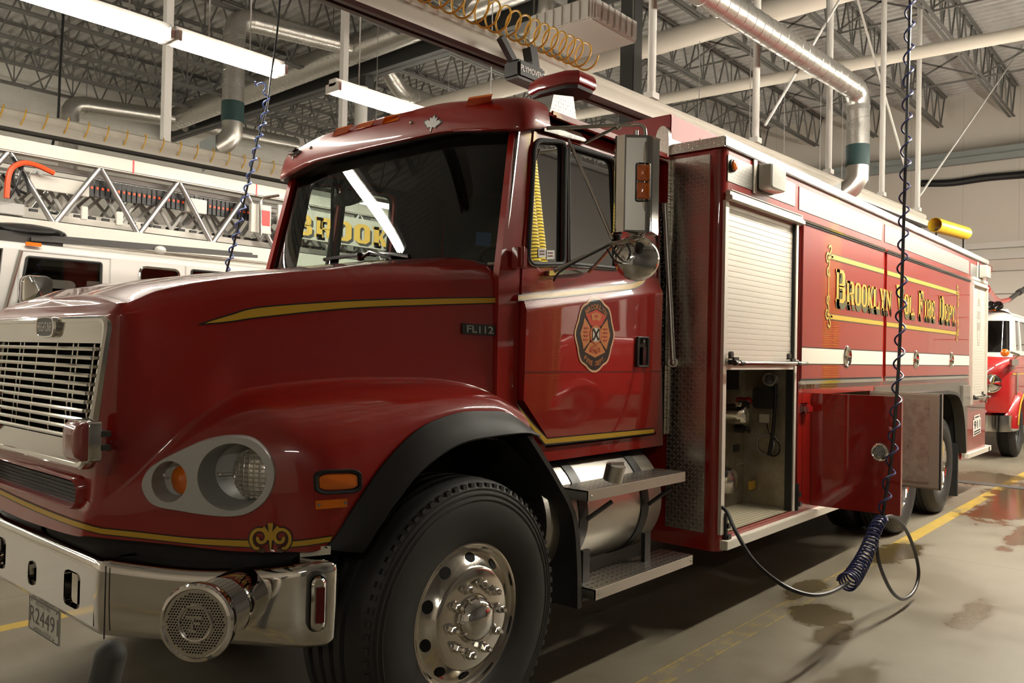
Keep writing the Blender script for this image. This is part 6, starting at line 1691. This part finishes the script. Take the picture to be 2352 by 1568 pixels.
g = MB(); g.tube([V((fr[0][0]+.22*(z-1.55)-.0, fr[0][1]-.005, z)) for z in (1.62, 1.8, 2.0, 2.2, 2.42)], .016, 6); g.build('windshield_rim', 'dull_chrome', LT_)
g = MB(); g.box((-.2, 5.4, .8), (3.3, 5.42, .9)); g.box((.1, 5.5, .9), (3.3, 7.5, 1.75)); g.box((.3, 5.6, 1.7), (.6, 6.2, 2.15)); g.box((3.3, 5.3, .8), (3.33, 7.7, 2.4)); g.build('cab_interior', 'interior_dark', LT_)
d = MB(); 
for x in (-.02, .725, 1.44): d.box((x-.006, YL_-.004, .85), (x+.006, YL_, 2.43))
d.box((-.02, YL_-.004, 2.425), (.725, YL_, 2.435)); d.build('door_line', 'ladder_grey', LT_)
k = MB(); p = hit(84, 668, 'Y', YL_-.25); L = rrect(-.10, -.13, .10, .13, .06, 5)
k.grid([[p+V((a, -a*.4+o, b)) for a, b in [(x*s_, z*s_) for x, z in L]] for s_, o in ((.9, .08), (1, .05), (1, -.02), (.9, -.05), (.02, -.06))], close_v=True); k.tube([p, p+V((-.2, .2, -.25))], .014); k.build('side_mirror', 'chrome', LT_, ang=50)
k = MB(); p = hit(76, 561, 'Y', YL_-.005); k.box((p.x-.06, YL_-.02, p.z-.015), (p.x+.06, YL_, p.z+.015)); k.build('cab_marker', 'amber_lens', LT_)
k = MB(); p = hit(55, 532, 'Y', 5.6); k.sphere(p, .30, 24, 12, (1.15, .9, .22)); BL_ = k.build('roof_beacon', 'smoke_grey', LT_); k = MB(); k.box((p.x-.3, 5.4, zr_+.01), (p.x+.25, 5.8, p.z-.03)); k.build('beacon_mount', 'black_plastic', BL_)
k = MB(); k.sphere(hit(368, 574, 'Y', 5.35), .05, 14, 8, (1.1, 1, .8)); k.build('antenna_dome', 'cab_white', LT_)
k = MB(); a, b = hit(70, 549, 'Y', 5.38), hit(590, 589, 'Y', 5.38); k.bar(a, b, .035, .03); k.bar(a+V((0, .1, .045)), b+V((0, .1, .03)), .03, .03); k.build('roof_rail', 'black_plastic', LT_)
# boom
YB1, YB2 = 5.70, 6.75
zt1, zt0 = 3.465, 3.335; zb1, zb0 = 2.765, 2.60; XB1 = 8.5; XB0 = -1.6
k = MB()
for y in (YB1, YB2): k.box((XB0, y, zt0), (XB1, y+.13, zt1))
k.bevel(.012); k.build('top_chord', 'ladder_white', LT_)
k = MB()
for y in (YB1, YB2): k.box((XB0, y, zb0), (XB1, y+.10, zb1))
k.box((XB0, YB1+.1, zb0+.02), (XB1, YB2, zb0+.05)); k.bevel(.012); k.build('bottom_chord', 'ladder_white', LT_)
for x in (LQ(306, 0, YB1)[0], LQ(590, 0, YB1)[0]+.0, 4.6):
    pass
k = MB()
for u in (306, 590): x = hit(u, 400, 'Y', YB1).x; k.box((x-.008, YB1-.002, zt0+.002), (x+.008, YB1, zt1-.002))
k.build('red_band', 'red_tag', LT_)
dg_ = [((40, 372), (64, 401)), ]
xs_ = [(232, 389), (139, 510), (238, 389), (320, 531), (411, 419), (328, 532), (418.5, 419), (490, 552), (560, 455), (497, 553)]
pitch = hit(418, 419, 'Y', YB1).x-hit(238, 389, 'Y', YB1).x
xt = hit(235, 389, 'Y', YB1).x; xb_ = hit(324, 531, 'Y', YB1).x
for i in range(-2, 9):
    for y in (YB1+.05, YB2+.05):
        a = V((xt+i*pitch-.01, y, zt0)); b = V((xb_+(i-1)*pitch+.012, y, zb1)); c = V((xt+i*pitch+.012, y, zt0)); d = V((xb_+i*pitch-.012, y, zb1))
        for p, q_ in ((a, b), (c, d)):
            m = MB(); m.cyl(p, q_, .026, n=10); m.build('lattice_tube', 'ladder_steel', LT_)
# inner sections: two smaller dark trusses nested inside
m = MB(); n_ = MB()
for y, z0, z1, ph in ((5.90, 2.86, 3.27, .1), (6.62, 2.86, 3.27, .1), (6.05, 2.92, 3.20, .3), (6.5, 2.92, 3.20, .3)):
    m.box((XB0, y, z1), (XB1, y+.05, z1+.05)); n_.box((XB0, y, z0-.06), (XB1, y+.05, z0))
    p_ = .52; 
    for i in range(int((XB1-XB0)/p_)): x = XB0+i*p_+ph; m.cyl((x, y+.025, z0), (x+p_/2, y+.025, z1), .017, n=6); m.cyl((x+p_/2, y+.025, z1), (x+p_, y+.025, z0), .017, n=6)
m.build('inner_truss', 'ladder_grey', LT_); n_.build('inner_rail', 'ladder_white', LT_)
m = MB()
for i in range(30): m.cyl((XB0+.3*i, 5.9, 2.88), (XB0+.3*i, 6.65, 2.88), .018, n=6)
m.box((XB0, 6.1, 2.80), (XB1, 6.5, 2.84)); m.build('ladder_rung', 'chain_black', LT_)
# flexible cable chain with its orange line
c = MB(); r = MB(); 
x_a = hit(205, 430, 'Y', 5.83).x; x_b = hit(575, 478, 'Y', 5.83).x; z_a = hit(205, 430, 'Y', 5.83).z
n = 34
for i in range(n):
    x = lerp(x_a, x_b, i/n); c.box((x, 5.82, z_a-.085), (x+(x_b-x_a)/n*.72, 5.86, z_a+.085)); r.box((x+.01, 5.816, z_a-.012), (x+(x_b-x_a)/n*.6, 5.82, z_a+.012))
CC = c.build('cable_chain', 'chain_black', LT_); r.build('chain_line', 'orange_hose', CC)
c = MB(); c.box((x_a-2, 5.97, 2.80), (x_b+.3, 5.99, 2.86)); 
for i in range(40): x = x_a-1.9+i*.13; c.box((x, 5.95, 2.81), (x+.07, 5.98, 2.895))
c.build('lower_chain', 'chain_black', LT_)
def lbox(tl, br, y, name, mat, th=.03):
    a, b = hit(*tl, 'Y', y), hit(*br, 'Y', y); m = MB(); m.box((a.x, y, b.z), (b.x, y+th, a.z)); return m.bevel(.004).build(name, mat, LT_)
lbox((70, 397), (205, 452), 5.80, 'cover_plate', 'ladder_white'); lbox((430, 453), (475, 492), 5.78, 'junction_box', 'ladder_white', .12)
lbox((578, 466), (622, 538), 5.64, 'end_box', 'ladder_white', .05); lbox((602, 482), (620, 520), 5.635, 'red_flag', 'red_tag', .004); lbox((0, 462), (56, 496), 5.75, 'valve_box', 'ladder_grey', .2)
lbox((188, 473), (202, 505), 5.68, 'latch_plate', 'ladder_white'); lbox((268, 485), (283, 518), 5.68, 'latch_plate', 'ladder_white')
m = MB(); m.tube(spline([tuple(hit(*p, 'Y', 5.68)) for p in ((15, 455), (18, 415), (25, 390), (40, 378), (60, 374), (85, 380), (108, 390), (124, 398))], 30), .024, 8); m.build('orange_hose', 'orange_hose', LT_)
m = MB()
for pp in (((28, 360), (45, 385), (60, 410), (66, 440)), ((40, 370), (30, 410), (45, 450)), ((5, 400), (30, 430), (60, 445)), ((52, 380), (40, 420), (20, 455))): m.tube(spline([tuple(hit(*p, 'Y', 5.72)) for p in pp], 14), .014, 6)
m.build('hydraulic_hose', 'cord_black', LT_)
m = MB(); m.tube(spline([tuple(hit(*p, 'Y', 5.6)) for p in ((598, 540), (598, 475), (602, 458), (612, 453), (640, 449))], 16), .016, 8); m.build('hand_rail', 'dull_chrome', LT_)
m = MB(); m.box((0, 5.75, 2.45), (8, 6.8, 2.6)); m.box((3.5, 5.6, 2.0), (9.5, 7.4, 2.45)); m.build('boom_base', 'ladder_white', LT_)
# lettered sign on the boom
ysg = 5.66
sa_, sb_ = hit(666, 478, 'Y', ysg), hit(651, 547, 'Y', ysg); x0s = sa_.x-.15; z1s, z0s = hit(780, 494, 'Y', ysg).z, hit(780, 560, 'Y', ysg).z
m = MB(); m.box((x0s, ysg, z0s), (x0s+3.2, ysg+.03, z1s)); SG = m.build('boom_sign', 'ladder_white', LT_)
letters = 'BROOKLYN'; 
bx0 = hit(675, 515, 'Y', ysg).x; bx1 = hit(893, 550, 'Y', ysg).x; stp = (bx1-bx0)/4.93
zl_, zh_ = hit(693, 539, 'Y', ysg).z, hit(693, 492, 'Y', ysg).z
for o_, dx, dz, mt_, nm in ((.004, 0, 0, 'letter_yellow', 'sign_letters'), (.002, .03, -.03, 'decal_black', 'letter_shadow')):
    m = MB()
    for i, ch in enumerate(letters):
        for loops in glyph(ch, .34, .19, .16): m.plate(loops, lambda x, y: V((bx0+stp*(i+.86*x)+dx, ysg-o_, lerp(zl_, zh_, y)+dz)))
    m.build(nm, mt_, SG)
for y in (YL_+.02, YLF-.3):
    for x in (.7, 7.2, 8.4):
        m = MB(); tyre_mesh(m, (x, y, .53), .53, .30, .29, lugs=False)
        m.lathe([(.29, -.03), (.27, -.1), (.1, -.08), (.0, -.06)], (x, y, .53), (0, -1, 0), 24); m.build('wheel', 'tyre_rubber', LT_)
# ================================================================== old red and white truck by the back wall
def opair(o):
    global YC
    y_ = YC; YC = yc_; c = mirrored(o, o.parent); YC = y_; return c
OT = thing('antique_fire_truck', 'old red and white fire truck parked behind the tail of the big red one', 'fire truck', (15.5, 1.3, 0))
ys, yf_, yc_ = .28, 2.38, 1.33
def oq(u, v, y=ys): p = hit(u, v, 'Y', y); return p.x, p.z
b = MB(); xf = 13.42
prof = [(xf+.06, .80), (xf+.02, 1.05), (xf, 1.45), (xf+.03, 1.62), (xf+.14, 1.74), (xf+.40, 1.80)]
plan = [(0, yc_), (.01, yc_-.55), (.06, ys+.25), (.18, ys+.09), (.40, ys+.01), (.9, ys), (2.3, ys)]
pl2 = spline(plan, 26)
b.grid([[V((max(x-(0 if dx < .05 else 0), x)+dx*(1 if dx < 1 else 1)-(0 if dx < .3 else (x-xf)*min(1, (dx-.3)/.6)), y+(z > 1.7)*(z-1.7)*.5*(y < yc_-.3), z)) for dx, y in pl2] for x, z in prof])
b.mirror(yc_); b.build('nose', 'antique_red', OT, ang=50)
b = MB(); b.box((xf+2.2, ys, .75), (xf+5.4, yf_, 1.75)); b.box((xf+.2, ys+.3, .7), (xf+2.3, yf_-.3, 1.75)); b.bevel(.03); b.build('rear_body', 'antique_red', OT)
f = MB(); wx = 14.35; R0_ = .56
f.grid([[V((wx+(R0_+dr)*cos(t), y, .50+(R0_+dr)*.95*sin(t))) for dr, y in ((-.02, ys+.02), (.0, ys-.09), (.06, ys-.10), (.14, ys-.02), (.17, ys+.10))] for t in [pi*(.02+.96*i/20) for i in range(21)]]); opair(f.build('fender', 'antique_red', OT))
f = MB(); f.tube([V((wx+(R0_+.10)*cos(t), ys-.10, .50+(R0_+.10)*.95*sin(t))) for t in [pi*(.05+.9*i/20) for i in range(21)]], .012, 6); zz_ = oq(2300, 861)[1]; f.box((xf+.3, ys-.008, zz_), (xf+2.4, ys-.002, zz_+.02)); f.build('gold_line', 'gold_line', OT)
u_ = MB(); zc0, zc1 = 1.78, 2.50
wl = [(xf+.50, 1.80), (xf+2.1, 1.80), (xf+2.1, zc1), (xf+.78, zc1)]
dw = rpoly([(xf+.86, 1.88), (xf+1.30, 1.88), (xf+1.30, 2.42), (xf+.98, 2.42)], .03, 3); dw2 = rpoly([(xf+1.42, 1.88), (xf+1.95, 1.88), (xf+1.95, 2.42), (xf+1.42, 2.42)], .03, 3)
u_.plate([wl, dw, dw2], lambda x, z: V((x, ys+.03+(z-1.8)*.08, z)), (0, .04, 0))
wsf = spline([(xf+.50, ys+.03), (xf+.36, ys+.14), (xf+.30, ys+.4), (xf+.28, yc_)], 14)
u_.grid([[V((x+.38*(z-1.8), y+(z-1.8)*.08, z)) for x, y in wsf] for z in (1.76, 1.84)]); u_.grid([[V((x+.38*(z-1.8), y+(z-1.8)*.08, z)) for x, y in wsf] for z in (2.40, 2.50)])
u_.grid([[V((wsf[i][0]+.38*(z-1.8)-.005, wsf[i][1]+(z-1.8)*.08, z)) for z in (1.8, 2.45)] for i in (0, 1, 2)])
rf_ = spline([(xf+.62, yc_, 2.66), (xf+.64, ys+.5, 2.64), (xf+.72, ys+.2, 2.58), (xf+.80, ys+.08, 2.50)], 10)
u_.grid([[V((p[0]-(.0), p[1], p[2]-.0)) for p in rf_], [V((xf+2.1, p[1], p[2])) for p in rf_]]); u_.grid([[V((x+.38*.7, y+.7*.08, 2.50)) for x, y in wsf], [V((xf+.9, min(yc_, y+.15), 2.62)) for x, y in wsf]])
u_.mirror(yc_); u_.box((xf+2.1, ys+.08, 1.75), (xf+2.14, yf_-.08, 2.55)); u_.build('upper_cab', 'cab_white', OT, ang=40)
g = MB(); g.grid([[V((x+.38*(z-1.8)+.01, y+.01+(z-1.8)*.08, z)) for x, y in wsf] for z in (1.83, 2.41)]); g.plate([dw], lambda x, z: V((x, ys+.05+(z-1.8)*.08, z))); g.plate([dw2], lambda x, z: V((x, ys+.05+(z-1.8)*.08, z))); g.mirror(yc_); g.build('cab_glass', 'ladder_cab_glass', OT)
g = MB(); g.box((xf+.7, ys+.2, 1.5), (xf+2.0, yf_-.2, 1.85)); g.build('cab_seat', 'interior_dark', OT)
h = MB(); hc = hit(2276, 880, 'X', xf-.02); h.lathe([(.10, -.1), (.15, -.02), (.165, .02), (.16, .05), (.145, .055), (.13, .03), (.06, .05), (.0, .055)], hc, V((-1, -.25, 0)), 28); opair(h.build('headlight', 'chrome', OT))
h = MB(); zb0_, zb1_ = oq(2325, 990)[1], oq(2325, 953)[1]; h.grid([[V((xf+dx-.15, y-.03, z)) for dx, y in pl2[:22]] for z in (zb0_, lerp(zb0_, zb1_, .3), lerp(zb0_, zb1_, .35), zb1_)]); h.grid([[V((xf+dx-o_, y-.0, zb1_)) for dx, y in pl2[:22]] for o_ in (.15, -.1)]); h.mirror(yc_); h.build('bumper', 'chrome', OT)
h = MB(); p = hit(2308, 810, 'Y', ys-.02); h.sphere(p, .065, 16, 10, (.6, 1, 1)); h.build('signal_lamp', 'amber_lens', OT)
h = MB(); p = hit(2335, 905, 'Y', ys-.01); h.box((p.x-.03, ys-.02, .78), (p.x+.10, ys+.01, 1.5)); h.build('rear_fender_strip', 'dull_chrome', OT)
h = MB(); p = hit(2340, 815, 'Y', ys-.16); h.tube([p+V((-.2, .1, .05)), p, p+V((.25, .1, -.05))], .02); h.box((p.x+.1, ys-.05, 1.62), (p.x+.7, ys-.01, 1.72)); h.build('mirror_bracket', 'dull_chrome', OT)
for x in (wx, 17.6):
    m = MB(); tyre_mesh(m, (x, ys+.02, .48), .48, .26, .26, lugs=False); m.lathe([(.26, -.02), (.24, -.06), (.1, -.06), (.09, .0), (.0, .01)], (x, ys+.02, .48), (0, -1, 0), 24); opair(m.build('wheel', 'tyre_rubber', OT))
h = MB(); 
for u in (2273, 2290): p = hit(u, 702, 'X', xf+.55); h.lathe([(.03, 0), (.075, .08), (.08, .14), (.07, .15), (.0, .13)], p+V((.1, 0, 0)), (-1, -.2, 0), 20)
h.build('roof_horn', 'black_gloss', OT)
h = MB(); p = hit(2276, 707, 'X', xf+.6); h.box((p.x, p.y-.06, 2.58), (p.x+.1, p.y+.06, 2.64)); h.build('roof_lamp', 'reflector_amber', OT)
h = MB(); a, b, c = hit(2262, 664, 'Y', .7), hit(2292, 694, 'Y', .75), hit(2318, 688, 'Y', .7); h.tube([a, a.lerp(b, .5)-V((0, 0, .02)), b, c], lambda t: .09-.04*t, 10); h.cyl(b, (b.x, b.y, 2.6), .06); h.build('monitor_arm', 'antique_red', OT)
h = MB(); d = hit(2356, 660, 'Y', .55); h.tube([c-V((.1, 0, .02)), c.lerp(d, .5), d], .045, 10); h.cyl(c.lerp(d, .55), c.lerp(d, .68), .06); h.build('monitor_nozzle', 'black_plastic', OT)

dup(OT, (-7.6, -6.3, 0), 'stand-in copy of the old fire truck across the aisle, added out of view for reflections')  # added copy, out of view, for windows and paint to reflect
# ================================================================== cords and hoses
def coil(mb, pts, r, n, wire, th0=0):
    P0 = spline([tuple(p) for p in pts], 400); D0 = [0]
    for a_, b_ in zip(P0, P0[1:]): D0.append(D0[-1]+(b_-a_).length)
    P = []; j = 0
    for i in range(200):
        s_ = D0[-1]*i/199
        while j < 398 and D0[j+1] < s_: j += 1
        P.append(P0[j].lerp(P0[j+1], (s_-D0[j])/max(1e-9, D0[j+1]-D0[j])))
    out_ = []; N = n*18; px_ = None
    for i in range(N+1):
        f = i/N*(199); j = min(int(f), 198); p = P[j].lerp(P[j+1], f-j); d = (P[min(j+1, 199)]-P[max(j-1, 0)]).normalized()
        if px_ is None: x_, y_, _ = frame(d)
        else: x_ = (px_-d*px_.dot(d)).normalized(); y_ = d.cross(x_)
        px_ = x_; th = th0+2*pi*n*i/N; rr = r(i/N) if callable(r) else r
        out_.append(p+rr*(cos(th)*x_+sin(th)*y_))
    mb.tube(out_, wire, 6)
YC_ = -.80
CD = thing('coiled_power_cord', 'blue coiled power cord hanging beside the red truck, black lead below', 'cord', tuple(hit(2010, 1200, 'Y', YC_)))
line = [hit(*p, 'Y', YC_) for p in ((2096, -260), (2091, 0), (2085, 200), (2079, 400), (2073, 600), (2066, 800), (2058, 930), (2047, 1060), (2036, 1130), (2026, 1195))]
m = MB(); m.tube(spline([tuple(p) for p in line], 60), .0105, 8); m.tube([line[0], V((line[0].x, line[0].y, ZD-.03))], .010, 6); m.build('hanging_line', 'cord_black', CD)
m = MB(); coil(m, line[:8]+[line[8], line[9]], lambda t: .030, 27, .0062); m.build('stretched_coil', 'cord_blue', CD)
m = MB(); coil(m, [hit(*p, 'Y', YC_) for p in ((2024, 1192), (2010, 1215), (1998, 1250), (1980, 1290), (1958, 1325), (1944, 1338))], lambda t: .032+.018*t, 21, .0062); m.build('bunched_coil', 'cord_blue', CD)
m = MB(); sp_ = hit(1667, 1172, 'Y', YB-.035); pts = [sp_+V((-.0, .08, .03)), sp_, hit(1690, 1220, 'Y', -.25), hit(1730, 1285, 'Y', -.45), hit(1790, 1338, 'Y', -.65), hit(1850, 1364, 'Y', -.76), hit(1900, 1362, 'Y', YC_), hit(1948, 1338, 'Y', YC_)]
m.tube(spline([tuple(p) for p in pts], 60), .0115, 8); m.build('supply_lead', 'cord_black', CD)
m = MB(); m.tube(spline([tuple(hit(*p, 'Y', YC_)) for p in ((2026, 1192), (2050, 1186), (2078, 1212), (2100, 1262), (2110, 1315), (2100, 1355), (2076, 1375), (2050, 1360), (2025, 1310), (2014, 1260), (2018, 1210), (2026, 1192))], 70), .0115, 8); m.build('looped_lead', 'cord_black', CD)
# thin blue coiled hose over the ladder truck
BH = thing('coiled_air_line', 'thin light blue coiled air line hanging in front of the ladder truck', 'hose', tuple(hit(540, 560, 'Y', 3.3)))
line = [hit(*p, 'Y', 3.3) for p in ((655, -200), (640, 40), (622, 178), (614, 240), (590, 330), (568, 430), (545, 530), (520, 625), (505, 700))]
m = MB(); m.tube(spline([tuple(p) for p in line], 50), .008, 6); m.build('support_line', 'chain_black', BH)
m = MB(); coil(m, [hit(*p, 'Y', 3.3) for p in ((582, 188), (606, 200), (612, 225), (603, 290), (590, 335), (568, 430), (545, 530), (520, 622))], .022, 16, .0065); m.build('blue_coil', 'light_blue', BH)
m = MB(); pts = [hit(*p, 'Y', 8.6) for p in ((150, -150), (147, 0), (138, 160), (133, 270), (120, 335))]; m.tube(spline([tuple(p) for p in pts], 20), .016, 6); o = m.build('hanging_cable', 'cord_black'); tag(o, 'black cable hanging down behind the left end of the long lit light', 'cable')
# yellow exhaust hoses hanging over the near floor (seen in the cab window and the paintwork)
for (x, y), ztop, lab in (((3.45, -1.96), 4.35, 'bundle of yellow ribbed exhaust hoses hanging near the cab'), ((9.2, -1.96), 4.35, 'bundle of yellow ribbed exhaust hoses hanging near the rear of the hall')):
    H_ = thing('exhaust_hose', lab, 'hose', (x, y, ztop))
    for dx, dy, z0, z1 in ((.0, .02, .9, ztop-.62), (.125, -.01, 1.1, ztop), (-.125, -.02, .8, ztop-.95)):
        m = MB(); m.tube([(x+dx, y+dy, z0), (x+dx*1.1, y+dy, (z0+z1)/2), (x+dx, y+dy, z1)], .065, 14); m.build('ribbed_hose', 'yellow_hose', H_)
    m = MB(); m.tube([(x, y, ZD-.1), (x, y, ztop), (x+.2, y, ztop+.05)], .02); m.cyl((x+.125, y-.01, ztop-.02), (x+.125, y-.01, ztop+.08), .07); m.build('hose_hanger', 'dull_chrome', H_)
# dark grey post close to the camera
a = CAM+ray(254, 1506)*1.9; b = CAM+ray(218, 1640)*1.9; d = (b-a).normalized(); e = b+d*((b.z-.02)/-d.z)
m = MB(); m.tube([e, b, a, a-d*.02], lambda t: .036 if t < .9 else .026, 16); m.sphere(a, .036, 14, 8); o = m.build('bollard_post', 'interior_grey'); tag(o, 'leaning dark grey rounded post standing below the bumper siren', 'post')
# ------------------------------------------------------------------ camera, world, view
cd = bpy.data.cameras.new('camera'); co_ = bpy.data.objects.new('camera', cd); COL.objects.link(co_)
cd.sensor_width = 36.0; cd.lens = FPX/2352*36.0; cd.clip_start = .05; cd.clip_end = 200
m4 = Matrix((RT, UP, -FW)).transposed().to_4x4(); m4.translation = CAM; co_.matrix_world = m4
SC.camera = co_
w_ = bpy.data.worlds.new('world'); SC.world = w_; w_.use_nodes = True
w_.node_tree.nodes['Background'].inputs[0].default_value = (1, .9, .75, 1); w_.node_tree.nodes['Background'].inputs[1].default_value = .006
vs_ = SC.view_settings; vs_.view_transform = 'Standard'; vs_.look = 'None'; vs_.exposure = 0.12; vs_.gamma = 1.0; vs_.use_curve_mapping = False
cy = SC.cycles; cy.max_bounces = 8; cy.diffuse_bounces = 4; cy.glossy_bounces = 5; cy.transparent_max_bounces = 10; cy.caustics_reflective = False; cy.caustics_refractive = False; cy.sample_clamp_indirect = 4.0; cy.use_denoising = True
